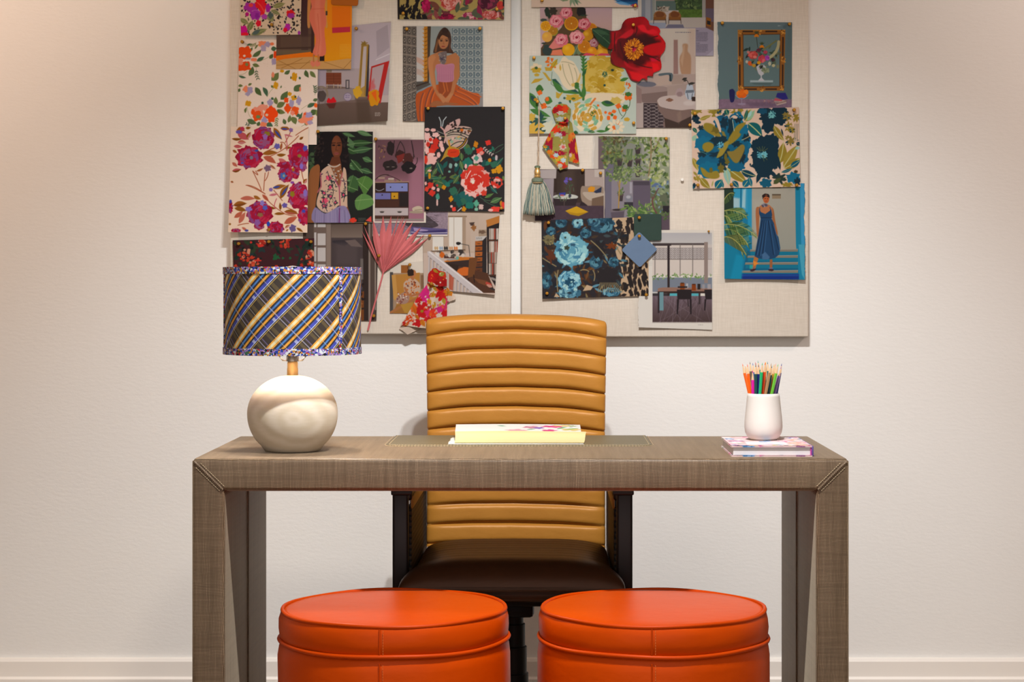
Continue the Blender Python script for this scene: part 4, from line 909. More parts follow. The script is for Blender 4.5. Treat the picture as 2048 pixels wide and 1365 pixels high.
for b in [(690, 900, 32, 34, 'b83a2e'), (650, 940, 22, 26, 'c04434'), (705, 980, 34, 32, 'b83a2e'), (760, 900, 12, 14, 'c04040'), (770, 945, 16, 20, 'd8a49a'), (640, 880, 12, 20, 'd8a49a'), (720, 930, 20, 18, 'd8a49a'), (1295, 452, 30, 28, 'c03c32'), (1210, 545, 40, 44, 'c03a2c'), (1225, 560, 22, 20, 'd08a80'),
          (1180, 620, 54, 50, 'cdb0ac'), (1170, 615, 24, 26, '4a8a78'), (1165, 470, 24, 34, 'b87a20'), (1310, 635, 18, 20, 'b87a20'), (1410, 730, 36, 44, 'c08a22'), (1355, 750, 28, 26, 'c08a22'), (830, 920, 22, 24, 'b8801f'), (905, 1040, 22, 30, 'b8801f'), (680, 800, 14, 34, 'b8801f'), (1040, 1150, 22, 30, 'b8801f'), (1430, 1090, 14, 30, 'b07a28'),
          (900, 695, 18, 28, '7a9a90'), (957, 685, 16, 20, '8aaa9c'), (888, 755, 14, 12, '6a9a88'), (1140, 515, 16, 16, '4a8a78'), (1170, 1090, 26, 36, '5a9a80'), (1220, 1125, 26, 30, 'c4a8a0'), (1170, 1150, 20, 18, '7aa890'), (1380, 610, 14, 30, 'b8a8a8'), (935, 1150, 22, 24, 'c84438'), (910, 1120, 14, 14, 'd8a49a'), (1370, 1150, 50, 30, 'c84438'), (1320, 1160, 26, 16, 'd8a49a'), (1450, 1110, 16, 40, 'c84438'), (765, 1020, 20, 36, '4a8a78'), (760, 1080, 10, 36, 'd0a8a0'), (680, 745, 22, 12, 'd8a8a0')]:
    c.blob(*b, 4, .14)
c.line([(975, 1170), (1015, 1135)], 10, 'c0c0c0')
c.line([(800, 285), (798, 230), (780, 185)], 9, 'b8c0c0'); c.line([(815, 280), (825, 220), (855, 182)], 9, 'b8c0c0')
c.line([(800, 290), (830, 320), (850, 390), (835, 450)], 16, 'c8968e'); c.line([(780, 385), (840, 390)], 6, 'b0a070'); c.line([(760, 330), (830, 360)], 5, 'b0b0a8')
c.poly([(835, 330), (860, 270), (930, 225), (997, 200), (990, 270), (900, 330), (860, 370)], 'c09a92'); c.poly([(860, 350), (960, 285), (1060, 280), (1125, 310), (1085, 390), (1070, 460), (1000, 520), (900, 500), (850, 440)], 'b99a8c')
c.spots(860, 215, 990, 330, 16, 13, 9, ['2a2224', '3a2a24']); c.spots(960, 290, 1110, 360, 16, 13, 8, ['3a2a22', '2a2224', '6a3f20'])
for q in [[(870, 360), (960, 310), (1090, 380)], [(860, 380), (960, 340), (1070, 400)], [(880, 440), (960, 370), (1060, 420)], [(900, 490), (960, 430), (1050, 440)], [(850, 350), (960, 280), (1120, 310)]]:
    c.curve(q, 8, '2c2624'); c.curve([(x, y+10) for x, y in q], 6, 'a8a890')
c.spots(900, 390, 1040, 470, 10, 16, 12, ['8aa08a', 'c8a898', '6a8a78', 'c09a60']); c.ell(1018, 318, 18, 14, 'c0641e'); c.curve([(960, 515), (1040, 490), (1065, 410)], 26, '2a2224'); c.curve([(960, 515), (1040, 490), (1065, 410)], 9, 'b58a30')
c.poly([(850, 530), (900, 490), (990, 520), (990, 580), (930, 610), (860, 600), (790, 655), (820, 600)], 'a5843a'); c.blob(930, 560, 66, 46, 'b8401e', 4, .06); c.line([(900, 555), (960, 548)], 5, '7a2a18'); c.line([(880, 430), (895, 510)], 16, 'b5882a')

# ---- person in embroidered vest
c = sheet('magazine_page', 'magazine page of a person with long dark curls in an embroidered vest among leaves', 'magazine page',
          [(616, 260), (751, 259), (750, 446), (616, 446)], 5, 'd2c6b8', MG).t(440, 240, 5.25)
c.rect(925, 125, 1608, 1080, '242622'); c.foliage(930, 250, 1010, 560, 8, 90, 60, ['3a5034', '2f4630', '45583c'])
for a in [(1350, 250, 1600, 240, 70), (1340, 300, 1450, 350, 80), (1400, 330, 1600, 300, 70), (1350, 480, 1480, 490, 90), (1380, 420, 1500, 560, 70), (1500, 400, 1600, 440, 60), (1340, 640, 1460, 620, 90), (1350, 740, 1450, 720, 70), (1440, 120, 1600, 170, 50), (1480, 520, 1600, 560, 60), (1290, 140, 1420, 180, 40)]:
    c.leaf(*a, c.rnd.choice(['4a6a44', '3f5c3c', '587850', '35502f']), vein='7a9468')
for p, v in [([(1440, 640), (1530, 590), (1610, 650), (1560, 740), (1520, 790), (1480, 720)], '52743c'), ([(1420, 850), (1490, 780), (1560, 790), (1605, 830), (1600, 900), (1450, 950)], '5c8048'), ([(1340, 700), (1400, 580), (1460, 660), (1450, 740), (1350, 750)], '3f5c36'), ([(1350, 180), (1420, 250), (1400, 300), (1340, 270)], '53704c')]:
    c.poly(p, v); c.line([p[0], p[3]], 5, '86a068'); c.line([p[1], p[-1]], 3, '7a945c')
c.blob(1185, 330, 150, 200, '1c1516', 9, .05); c.blob(1060, 480, 70, 200, '1d1617', 9, .08); c.blob(1270, 470, 75, 200, '1a1415', 9, .08); c.poly([(1050, 160), (1180, 125), (1290, 160), (1345, 300), (1340, 620), (1050, 700), (985, 520), (1030, 400)], '1c1516')
c.spots(1000, 160, 1100, 600, 50, 16, 9, ['2e2322', '372a26', '17100f']); c.spots(1280, 200, 1345, 600, 30, 14, 9, ['2e2322', '17100f'])
c.ell(1228, 285, 56, 120, '6a3f2a'); c.poly([(1180, 390), (1260, 390), (1280, 480), (1240, 520), (1150, 470)], '5f3724'); c.ell(1215, 280, 36, 90, '7a4a32', al=.6, soft=30)
for x in (1196, 1252): c.ell(x, 268, 17, 8, '1d1210'); c.line([(x-20, 246), (x+18, 243)], 7, '22150f')
c.line([(1228, 270), (1218, 320), (1240, 322)], 7, '54301f'); c.ell(1226, 355, 28, 13, '8a4a44'); c.line([(1200, 354), (1252, 353)], 3, '4a2420')
c.poly([(940, 560), (1000, 480), (1050, 490), (1040, 700), (1010, 860), (990, 1080), (925, 1080), (925, 800)], '8a5a38'); c.poly([(1330, 860), (1370, 1000), (1380, 1080), (1340, 1080)], '7a4a2e')
c.poly([(1060, 560), (1110, 500), (1160, 490), (1210, 600), (1255, 690), (1290, 560), (1300, 500), (1330, 560), (1340, 860), (1330, 920), (1250, 900), (1200, 950), (1110, 975), (1030, 920), (1020, 850), (1060, 700)], 'c4a48c')
c.poly([(1160, 480), (1270, 470), (1290, 560), (1255, 700), (1210, 600)], '84553a'); c.line([(1060, 560), (1065, 700), (1030, 760)], 14, 'a05a60'); c.line([(1195, 600), (1255, 710), (1265, 940)], 12, '9a4a62'); c.line([(1290, 560), (1262, 700)], 12, 'b06a70')
c.curve([(1140, 470), (1200, 520), (1260, 470)], 14, 'b8a89a'); c.spots(1170, 520, 1285, 650, 30, 9, 6, ['b5a898', '8a7a6c', 'cdc0b0'])
for b in [(1145, 612, 30, 26), (1105, 850, 32, 28), (1160, 710, 16, 20), (1095, 770, 14, 12), (1165, 805, 14, 12), (1300, 790, 12, 14), (1100, 905, 16, 12), (1215, 870, 10, 10)]:
    c.spots(b[0]-b[2]*1.5, b[1]-b[3]*1.5, b[0]+b[2]*1.5, b[1]+b[3]*1.5, 9, 16, 6, ['2d3a3a', '4a2a4a', '263238']); c.blob(*b, 'c8506a', 5, .2)
for q in [[(1130, 540), (1160, 640), (1190, 690)], [(1180, 690), (1210, 760), (1170, 830)], [(1060, 740), (1100, 790), (1090, 860)], [(1300, 620), (1330, 740), (1300, 860)], [(1100, 880), (1110, 930), (1130, 960)]]: c.curve(q, 7, '2a3434')
c.foliage(1060, 540, 1220, 940, 44, 26, 9, ['26323a', '33403c', '4a2f4c']); c.foliage(1290, 600, 1335, 880, 14, 22, 8, ['26323a', '4a2f4c'])
c.poly([(1000, 920), (1110, 985), (1250, 910), (1335, 925), (1350, 1080), (990, 1080)], '84789a')
for k in range(18): c.line([(1005+k*19, 950), (998+k*20, 1080)], 4, c.rnd.choice(['6a6078', '9a90a8', 'b0a4b4']))
c.line([(1258, 930), (1255, 1080)], 12, '6a3a6a'); c.blob(1400, 1055, 36, 26, 'c24232', 4, .1); c.poly([(1530, 1060), (1590, 1010), (1595, 1075)], 'c25048'); c.text(1455, 1032, 1540, 14, 3, 5, 'a0a09a', .5)

# ---- bags over a dresser
c = sheet('magazine_page', 'magazine page of dark handbags hung on a plum wall above a colourful dresser', 'magazine page',
          [(747, 276), (853, 275), (852, 446), (747, 446)], 4, 'd2c6b8', MG).t(730, 200, 5.25)
c.grad(105, 420, 615, 1270, '6a4a50', '9a6a78'); c.rect(105, 420, 460, 800, '614449', .6, 90); c.rect(470, 640, 615, 1100, '9c6c7a', .7, 60)
for b in [(270, 510, 40, 74, '2c2222'), (370, 580, 52, 50, '3a2422'), (445, 620, 62, 60, '4a2a26'), (265, 690, 76, 56, '2e2423'), (460, 710, 74, 62, '241d1e')]: c.blob(*b, 4, .06)
c.poly([(330, 590), (420, 560), (400, 640), (350, 670)], '702f2a'); c.ell(405, 632, 5, 5, 'c0b0a0')
for q in [[(310, 430), (300, 500), (300, 560)], [(370, 440), (330, 530), (330, 560)], [(375, 440), (420, 500), (420, 560)], [(490, 430), (500, 520), (520, 600)], [(490, 440), (520, 560), (510, 620)], [(550, 610), (560, 680), (500, 700)]]: c.curve(q, 7, '2a2020')
c.spots(140, 480, 220, 620, 14, 7, 12, ['8a6a4a', '4a3434', '7a5a50']); c.line([(230, 705), (255, 705)], 4, 'a09088'); c.line([(285, 705), (310, 705)], 4, 'a09088'); c.blob(485, 720, 16, 8, '7a6c64', 3)
c.rect(105, 865, 460, 1220, '3f2a24'); c.rect(220, 875, 450, 962, '7a80b0'); c.rect(110, 978, 270, 1045, '6c6a9c'); c.rect(278, 975, 350, 1043, 'b58a2c'); c.rect(110, 1055, 355, 1125, '4a2f26'); c.rect(365, 975, 455, 1122, '2c2524'); c.rect(105, 1135, 455, 1215, 'b0a4a2'); c.rect(105, 1222, 460, 1250, '4a3428'); c.rect(112, 872, 208, 960, '30221f'); c.rect(105, 1250, 615, 1270, '8a8078')
for x, y in ((270, 918), (392, 918), (182, 1000), (310, 1015)): c.ell(x, y, 7, 7, '2a2220')
for x in (180, 365): c.ell(x, 1178, 22, 10, '3f3836'); c.line([(x-26, 1172), (x+26, 1172)], 5, '8a807c')
c.curve([(115, 940), (150, 970), (200, 935)], 6, 'a0a0a8'); c.line([(105, 868), (460, 862)], 8, 'a88a72')
for r in [(140, 812, 210, 832, '9a8070'), (245, 822, 305, 838, 'b5a89a'), (205, 840, 310, 858, '8f7868'), (330, 842, 390, 862, '8a7060'), (160, 798, 230, 806, '7a6860')]: c.rect(*r)
c.curve([(110, 840), (170, 770), (250, 790)], 8, '3a2a28'); c.curve([(230, 790), (310, 810), (370, 850)], 6, '3a2a28')
c.blob(555, 1150, 56, 34, 'b5a58f', 3, .05); c.ell(545, 1180, 80, 14, '9a8a76'); c.line([(525, 1160), (600, 1152)], 8, '8a7a66')

# ---- grey fur cushion
c = sheet('magazine_page', 'slim magazine page corner with a shaggy grey cushion on a lilac bed', 'magazine page',
          [(745, 410), (897, 410), (895, 473), (745, 473)], 3, 'cdc0b4', MG).t(720, 420, 5.0545)
c.rect(130, -50, 890, 245, '8c7a84'); c.mottle(.08, 2, 3, (130, -50, 890, 245)); c.poly([(400, 60), (520, 20), (640, 40), (730, 100), (790, 165), (600, 200), (470, 160)], '4a4044')
for _ in range(120):
    a = c.rnd.uniform(0, 1); x = 430+a*340; y = 50+c.rnd.uniform(0, 130); c.line([(x, y), (x+26, y+c.rnd.uniform(-4, 14))], 4, c.rnd.choice(['3a3236', '564a50', '635860']), .7)
c.poly([(520, 170), (890, 195), (890, 250), (510, 250)], '5a5078'); c.poly([(540, 180), (690, 205), (680, 225), (550, 215)], '9a88a8'); c.poly([(600, 220), (870, 200), (870, 240), (700, 250)], '3f3560'); c.line([(520, 225), (640, 238), (880, 232)], 8, 'b0a8b8'); c.rect(480, 250, 890, 270, 'cdc0b4')

# ---- loft study
c = sheet('magazine_page', 'magazine page of a loft study with desk, bookcase and white banister', 'magazine page',
          [(845, 424), (1000, 423), (990, 590), (848, 578)], 2.5, 'b8a496', MG, curl=(0, 0, 4, 2)).t(720, 420, 5.0545)
c.grad(600, 0, 1420, 430, 'b9a595', 'ad9886'); c.rect(900, 65, 1035, 410, 'cfc8be'); c.rect(735, 270, 850, 420, 'cfc8be'); c.rect(890, 60, 1080, 75, '8a7460'); c.line([(950, 70), (950, 400)], 6, 'a89a8a'); c.line([(848, 270), (848, 410)], 6, 'a08c7a')
c.rect(1035, 70, 1070, 420, '9c8672'); c.rect(1120, 60, 1200, 420, 'b3a090'); c.rect(1200, 200, 1285, 270, '9a8672')
c.blob(1150, 180, 24, 30, '8a5f3a', 4, .2); c.poly([(1105, 130), (1160, 125), (1145, 160), (1120, 160)], '4a3a34'); c.blob(1235, 225, 36, 18, '6a5444', 5, .3)
c.poly([(1280, 105), (1410, 65), (1410, 840), (1290, 640)], '2c2422'); c.poly([(1275, 105), (1410, 60), (1410, 130), (1285, 175)], 'a8713c')
for y in (190, 320, 430, 545):
    x = 1305
    while x < 1395:
        w = c.rnd.uniform(6, 14); c.poly([(x, y), (x+w, y-3), (x+w, y+108), (x, y+112)], c.rnd.choice(['c8b8a8', 'b5a394', '9a4a3a', '8a7a6c', '5a3a34', 'd0c4b8', 'a89888'])); x += w+2
    c.line([(1295, y+118), (1400, y+122)], 7, '5a3a26')
c.poly([(1165, 320), (1240, 310), (1280, 270), (1280, 720), (1160, 690)], '2e2828'); c.poly([(1168, 270), (1285, 265), (1240, 310), (1168, 305)], 'b0aaa4'); c.text(1175, 280, 1240, 10, 2, 6, '6a6460', .6)
for i in range(7): c.poly([(1166, 318+i*54), (1238, 316+i*54), (1236, 358+i*54), (1166, 362+i*54)], ('9a5c30', '8a5028')[i % 2] if i < 4 else '5f3a26'); c.line([(1190, 342+i*54), (1215, 341+i*54)], 5, '3a2618')
c.poly([(850, 520), (1000, 475), (1150, 480), (1110, 505), (860, 530)], 'b06f35'); c.poly([(850, 530), (1110, 505), (1110, 600), (960, 620)], '3a2c28'); c.poly([(870, 500), (960, 490), (990, 505), (900, 515)], '8f8a88'); c.ell(985, 488, 16, 18, '6a9a8c')
c.rect(850, 455, 955, 490, '4a302a'); c.line([(720, 420), (1060, 405)], 12, '6a5648'); c.spots(760, 420, 1060, 470, 22, 16, 16, ['8a8078', 'c0b4a8', '5a5048', 'b0642c', '3a3432']); c.blob(830, 455, 24, 30, 'b5622a', 4, .1); c.poly([(760, 430), (800, 430), (800, 480), (760, 470)], 'c8c0b8')
for x, k in ((770, 'b5966c'), (820, '8a98a8'), (868, '2a2a2a'), (920, 'b58a64'), (968, 'c0743f')):
    for d in (-10, 10): c.leaf(x+d, 368, x+d+3, 412, 18, k)
c.line([(1000, 340), (1100, 360), (1112, 470)], 6, '4a4440'); c.blob(995, 340, 24, 16, '2a2624', 3, .1)
c.poly([(1105, 490), (1190, 480), (1160, 650), (1095, 670)], '6a452c'); c.ell(1060, 620, 78, 42, 'b5642f'); c.line([(1010, 650), (1000, 720)], 10, '2c201c'); c.line([(1140, 650), (1150, 730)], 10, '2c201c'); c.line([(1090, 670), (1085, 740)], 10, '2c201c')
c.poly([(860, 540), (1290, 640), (1370, 840), (1240, 840)], '4f3426'); c.poly([(860, 540), (1000, 560), (980, 640), (900, 600)], '33261f'); c.ell(1060, 625, 78, 42, 'b5642f'); c.poly([(1105, 490), (1190, 480), (1155, 670), (1090, 690)], '684429'); c.line([(1100, 690), (1095, 740)], 9, '2a1e1a'); c.line([(1150, 660), (1158, 735)], 9, '2a1e1a'); c.poly([(1150, 690), (1290, 720), (1310, 780), (1200, 740)], '6a452e')
for b in [(1300, 750, 34, 16, 'a0463a'), (1310, 770, 30, 14, 'b08070'), (1350, 700, 40, 12, '8a8078'), (1340, 800, 30, 10, '33302e')]: c.blob(*b, 3, .1, .4)
c.poly([(680, 420), (720, 420), (1250, 840), (1140, 840), (690, 470)], 'b7aeac'); c.line([(700, 425), (1235, 838)], 10, 'd2cac6'); c.line([(690, 470), (1140, 845)], 8, '8a7f7c')
for k in range(14):
    x = 700+k*34; y = 480+k*28; c.line([(x, y), (x-4, 870)], 15, 'b3a9a6'); c.line([(x+9, y+6), (x+5, 870)], 5, '857a76')
c.poly([(900, 640), (950, 690), (940, 820), (900, 800)], 'a04a34', .8)

# ---- dark doorway
c = sheet('magazine_page', 'dark magazine page of a glazed door beside the plaid lamp shade', 'magazine page',
          [(606, 446), (757, 444), (753, 642), (608, 642)], 1, '574840', MG).t(440, 430, 5.25)
c.grad(870, 70, 1670, 1120, '5c4c44', '4a3c36'); c.rect(985, 80, 1120, 1120, '6e5e56')
for y0, y1 in ((84, 130), (185, 320), (335, 490), (510, 640), (660, 800)):
    c.rect(990, y0, 1012, y1, 'bdb6b2'); c.rect(1025, y0+10, 1110, y1, 'b9b2ae')
c.rect(1118, 80, 1165, 1120, '84746a'); c.grad(1170, 85, 1510, 240, '5e5048', '77685e'); c.rect(1170, 240, 1510, 1120, '4a4040'); c.poly([(1180, 270), (1400, 255), (1310, 330), (1180, 290)], '3a3438'); c.rect(1220, 300, 1440, 520, '574c4c', .6, 40); c.poly([(1310, 270), (1420, 260), (1500, 340), (1380, 330)], '6a5c58')
c.rect(1500, 85, 1560, 1120, '362b27'); c.rect(1560, 80, 1580, 1120, '85776e'); c.rect(1580, 80, 1625, 1120, '54463f'); c.rect(1625, 80, 1640, 1000, '8a7c72'); c.rect(1640, 80, 1670, 1030, '463a35')
c.rect(1475, 460, 1505, 680, '6a625e'); c.poly([(1470, 820), (1512, 800), (1512, 1110), (1470, 1110)], '6f4426'); c.spots(1470, 690, 1510, 1000, 10, 10, 20, ['3a2a22', '8a5a34', '2c2220'])

# ---- maroon floral behind the lamp
c = sheet('pattern_print', 'maroon print with coral sprays and dark green leaves, half behind the lamp shade', 'print',
          [(466, 481), (629, 477), (627, 630), (470, 632)], 4.5, '44262a', PR).t(440, 430, 5.25)
c.foliage(150, 270, 460, 520, 34, 60, 30, ['23332a', '1c2a26', '34422e', '2a3a3a']); c.foliage(540, 260, 740, 380, 20, 60, 26, ['23332a', '1c2a26', '2f3f30']); c.foliage(830, 270, 980, 560, 30, 60, 30, ['1f2f2a', '2a3a34', '30402c'])
for p in [(250, 420, 62, 60), (360, 490, 70, 44), (430, 300, 40, 34), (680, 290, 60, 46), (920, 490, 70, 60), (960, 400, 30, 30)]: c.spots(p[0]-p[2], p[1]-p[3], p[0]+p[2], p[1]+p[3], 16, 17, 13, ['b5432f', 'c05a40', 'a03428', 'c88a70'])
for b in [(430, 325, 34, 14), (915, 264, 18, 12), (400, 480, 40, 10), (330, 290, 12, 12)]: c.blob(*b, 'c23c34', 3, .2)
for b in [(590, 445, 34, 30), (740, 455, 14, 14), (665, 455, 14, 12)]: c.blob(*b, '2a5a3a', 3, .25)
c.curve([(820, 540), (850, 380), (930, 290)], 26, '24342c'); c.foliage(160, 540, 980, 1000, 50, 70, 34, ['23332a', '2f3f30']); c.spots(160, 540, 980, 1000, 30, 22, 18, ['b5432f', 'c05a40'])

# ---- seated person in print dress
c = sheet('magazine_page', 'small magazine page of a seated person in a rust print dress, under the banister page', 'magazine page',
          [(780, 527), (848, 523), (846, 628), (780, 627)], 1.2, 'c8baa8', MG).t(720, 420, 5.0545)
c.rect(300, 525, 650, 640, 'cdc2b4'); c.rect(300, 640, 650, 1060, '9a8068'); c.rect(300, 630, 335, 1060, '4f4a48'); c.rect(415, 560, 490, 640, '8a5a30'); c.poly([(325, 660), (605, 635), (600, 900), (370, 960)], 'a5783f'); c.poly([(320, 660), (360, 655), (390, 950), (340, 900)], 'b58a50')
c.poly([(370, 960), (560, 920), (560, 1050), (330, 1050)], '93693a'); c.line([(310, 1040), (480, 940), (610, 880)], 24, '9c6a44'); c.poly([(410, 960), (540, 930), (520, 1050), (450, 1040)], 'a5803f')
c.poly([(460, 720), (530, 690), (600, 740), (610, 820), (560, 880), (470, 860), (440, 770)], 'b59a84'); c.poly([(430, 840), (480, 830), (500, 900), (460, 950), (370, 940), (370, 890)], '9a7a6c')
c.spots(450, 700, 605, 870, 46, 10, 7, ['8a4a2a', 'a8602c', '6a4038', 'c0763c']); c.spots(375, 840, 480, 945, 30, 8, 6, ['6a3a38', 'cdbcae', '8a5040'])
c.line([(455, 790), (480, 850), (520, 870), (600, 850)], 22, 'a06a48'); c.ell(540, 645, 28, 40, 'a8704a'); c.blob(512, 635, 34, 38, '33261f', 4, .08); c.line([(520, 680), (535, 700)], 26, 'a06a48'); c.poly([(560, 635), (570, 650), (560, 655)], 'a8704a'); c.rect(615, 660, 650, 800, '6a4a34', .6)
# ---- pale bird print, cut by the top edge
c = sheet('pattern_print', 'pale print with the tail of a blue bird, cut by the top edge, right pinboard', 'print',
          [(1063, -12), (1279, -12), (1276, 15), (1063, 15)], 5, 'd2b8a4', PR).t(1030, 0, 5.056)
c.poly([(930, -60), (1240, -60), (1240, 70), (1180, 50), (1060, 45)], '2a5a80'); c.poly([(1000, 20), (1120, 30), (1160, 60), (1060, 50)], '6a9ac0'); c.poly([(960, -10), (1240, 0), (1240, 20), (1050, 22)], '1c3c62'); c.line([(980, -10), (1200, 60)], 10, '4a86b0'); c.blob(1210, 62, 34, 22, 'a03a52', 4, .2)
for x, a in ((480, 20), (560, 70), (610, 70), (670, 40)): c.leaf(570, -30, x, a, 26, '8a9a7c', vein='6a7a5c')
c.leaf(440, -10, 540, 10, 30, '7a8a6a'); c.leaf(600, -10, 640, 60, 20, '5f7a60')

# ---- roses and citrus
c = sheet('magazine_page', 'photo page of pink roses and orange halves under the red flower', 'magazine page',
          [(1080, 15), (1224, 15), (1223, 114), (1082, 114)], 2, 'bda0a0', MG).t(1030, 0, 5.056)
c.grad(250, 80, 980, 300, 'b5989c', 'b8968c'); c.poly([(330, 80), (600, 80), (560, 180), (480, 260), (330, 220)], '7a5a4c', .7, 30); c.poly([(560, 80), (700, 80), (740, 260), (860, 280), (980, 420), (980, 570), (260, 570), (270, 480), (360, 360), (470, 280)], '5a4630')
c.blob(330, 130, 26, 60, '2f3a2e', 3, .1, -.3); c.blob(385, 115, 40, 40, '3f362c'); c.blob(670, 120, 48, 48, '272321', 4, .05); c.leaf(650, 160, 740, 155, 16, '33402f'); c.blob(325, 510, 46, 56, '33403c', 4, .08); c.leaf(590, 560, 640, 450, 70, '5a6a50', vein='8a9a7a'); c.leaf(640, 560, 660, 470, 50, '6a7a5a'); c.leaf(265, 440, 320, 440, 18, '3a423a'); c.blob(290, 205, 34, 16, '44504a')
def citrus(x, y, r, k='b5781e', rim='d09a2e', cut=True):
    c.ell(x, y, r, r, rim)
    if cut:
        c.ell(x, y-r*.05, r*.88, r*.86, k); c.ell(x, y, r*.1, r*.1, 'd8b870')
        for i in range(8): c.line([(x+r*.14*math.cos(i*.785), y+r*.14*math.sin(i*.785)), (x+r*.8*math.cos(i*.785), y+r*.8*math.sin(i*.785))], r*.05, 'a06818')
    else: c.ell(x-r*.25, y-r*.3, r*.4, r*.35, 'e0b84a', al=.6, soft=r*.4)
citrus(385, 315, 52, 'a87a2c', '8a8a3a'); citrus(310, 265, 52, 'cf9628', 'dcae42'); citrus(570, 240, 72, 'b0721c', 'cf9a2c'); citrus(770, 295, 60, 'b5741a', 'd09226'); citrus(325, 375, 52, cut=False, rim='cf9c50'); citrus(540, 505, 64, cut=False, rim='cf9a22'); citrus(735, 360, 56, cut=False, rim='b5801e'); citrus(700, 475, 66, 'b5741c', 'c88c30'); citrus(780, 525, 50, cut=False, rim='c8851e'); citrus(890, 480, 52, cut=False, rim='b8902c'); citrus(880, 540, 60, cut=False, rim='c48a28')
def rose(x, y, r, cs=('c86a74', 'd88c90', 'b04a5a', 'e0a8a4', 'a83a4c')):
    c.blob(x, y, r*1.08, r, cs[0], 5, .07); c.blob(x-r*.1, y-r*.05, r*.86, r*.78, cs[1], 4, .08)
    for i in range(7): c.curve([(x+r*(.78-i*.1)*math.cos(i*1.3), y+r*(.7-i*.09)*math.sin(i*1.3)), (x+r*(.9-i*.11)*math.cos(i*1.3+.9), y+r*(.85-i*.1)*math.sin(i*1.3+.9)), (x+r*(.78-i*.1)*math.cos(i*1.3+1.8), y+r*(.7-i*.09)*math.sin(i*1.3+1.8))], r*.13, cs[(i % 2)*1+2])
    c.blob(x, y, r*.2, r*.18, '8a2a38')
c.poly([(340, 480), (400, 400), (530, 420), (480, 480), (380, 500)], 'cc7a70'); c.poly([(360, 560), (380, 510), (470, 500), (490, 565)], 'd07a5c'); c.poly([(680, 565), (720, 535), (800, 550), (810, 565)], 'c04a58'); c.poly([(820, 565), (870, 540), (950, 545), (960, 565)], 'b84a58')
rose(520, 130, 58); rose(420, 215, 66); rose(700, 245, 60, ('b8565e', 'd08288', 'a04450', 'd89c98', '963444')); rose(470, 405, 64); rose(625, 380, 70, ('c87a7c', 'dc9898', 'b8505e', 'e4b0aa', 'a84452')); rose(800, 435, 44, ('a0686a', 'b8868a', '84484e', 'c09a98', '744045'))

# ---- mint floral
c = sheet('pattern_print', 'mint green print with a white tulip, mustard blooms and orange buds', 'print',
          [(1059, 112), (1272, 112), (1272, 268), (1059, 268)], 4, 'b2baac', PR, curl=(0, 0, 0, 3)).t(1030, 0, 5.056)
GG = ['3f6a34', '47743a', '2f5a38']
for b in [(1000, 900, 110, 90), (820, 740, 130, 150), (860, 620, 120, 60), (980, 720, 110, 90), (800, 880, 100, 60), (900, 830, 150, 110), (1000, 1000, 90, 50), (740, 760, 60, 90), (900, 950, 120, 60), (1000, 850, 110, 60)]: c.blob(*b, c.rnd.choice(['c0a04a', 'b5963e', 'c4a650']), 7, .1)
for _ in range(34): c.blob(c.rnd.uniform(720, 1080), c.rnd.uniform(590, 1000), c.rnd.uniform(26, 60), c.rnd.uniform(18, 44), c.rnd.choice(['ad8c2e', 'c4a856', 'a5842a', 'c8ac60', 'b89a40']), 6, .2, c.rnd.uniform(0, 3), .9)
for _ in range(26):
    x, y = c.rnd.uniform(720, 1080), c.rnd.uniform(600, 1000); c.curve([(x, y), (x+30, y-20), (x+60, y+10)], 6, c.rnd.choice(['d8c48a', '94742a', 'd0ba7a']))
c.blob(908, 755, 26, 30, '4a6a4c', 5, .1); c.spots(885, 730, 930, 780, 14, 5, 6, ['b5a050', '2c4a34']); c.blob(975, 700, 40, 32, 'a08a34'); c.blob(985, 712, 16, 12, '2a3a2c'); c.blob(905, 865, 12, 12, '2a4a44'); c.poly([(700, 1010), (710, 960), (840, 940), (1090, 960), (1080, 1050), (860, 1030)], 'd6c2a4'); c.blob(1020, 1020, 56, 36, 'c0a65a')
c.poly([(385, 700), (450, 640), (475, 590), (505, 575), (540, 605), (600, 640), (660, 770), (640, 890), (560, 915), (490, 870), (440, 770)], 'd9c6a6')
for q in [[(480, 650), (490, 780), (560, 870)], [(540, 650), (580, 760), (590, 850)], [(600, 690), (640, 770), (620, 850)], [(470, 630), (520, 620), (600, 660)]]: c.curve(q, 5, '8a8a6a')
c.poly([(660, 740), (665, 780), (630, 860), (580, 880), (570, 850), (620, 830)], 'c8a860'); c.leaf(460, 720, 455, 650, 20, 'c0a050')
c.poly([(380, 810), (460, 870), (500, 920), (600, 910), (650, 950), (560, 950), (440, 930), (390, 860)], GG[1]); c.poly([(560, 920), (610, 905), (655, 950)], '2c5048'); c.poly([(370, 805), (410, 800), (480, 880)], '2c5048')
c.curve([(690, 1010), (700, 850), (690, 580)], 22, GG[0]); c.blob(625, 870, 24, 36, GG[0], 4, .08); c.line([(635, 890), (695, 1000)], 18, GG[1]); c.leaf(690, 1000, 700, 860, 46, GG[1]); c.sprig(690, 760, 685, 590, 5, 18, 46, GG[1])
for a in [(640, 920, 690, 1000, 26), (680, 770, 720, 710, 30), (150, 940, 230, 1120, 80), (150, 1110, 360, 1185, 60), (210, 900, 290, 910, 90), (300, 1010, 380, 1030, 80), (240, 1220, 330, 1195, 30), (870, 1040, 1010, 1060, 60), (910, 1330, 980, 1250, 44), (820, 1330, 930, 1330, 26), (740, 1330, 810, 1340, 26), (1060, 820, 1150, 790, 34), (550, 1000, 560, 1050, 20), (590, 1340, 640, 1350, 40)]:
    c.leaf(*a, c.rnd.choice(GG)); 
c.leaf(900, 1030, 990, 1050, 30, '2c4a44'); c.leaf(160, 970, 210, 1040, 40, '2c4a48'); c.blob(245, 1250, 60, 50, '2f5048', 6, .3)
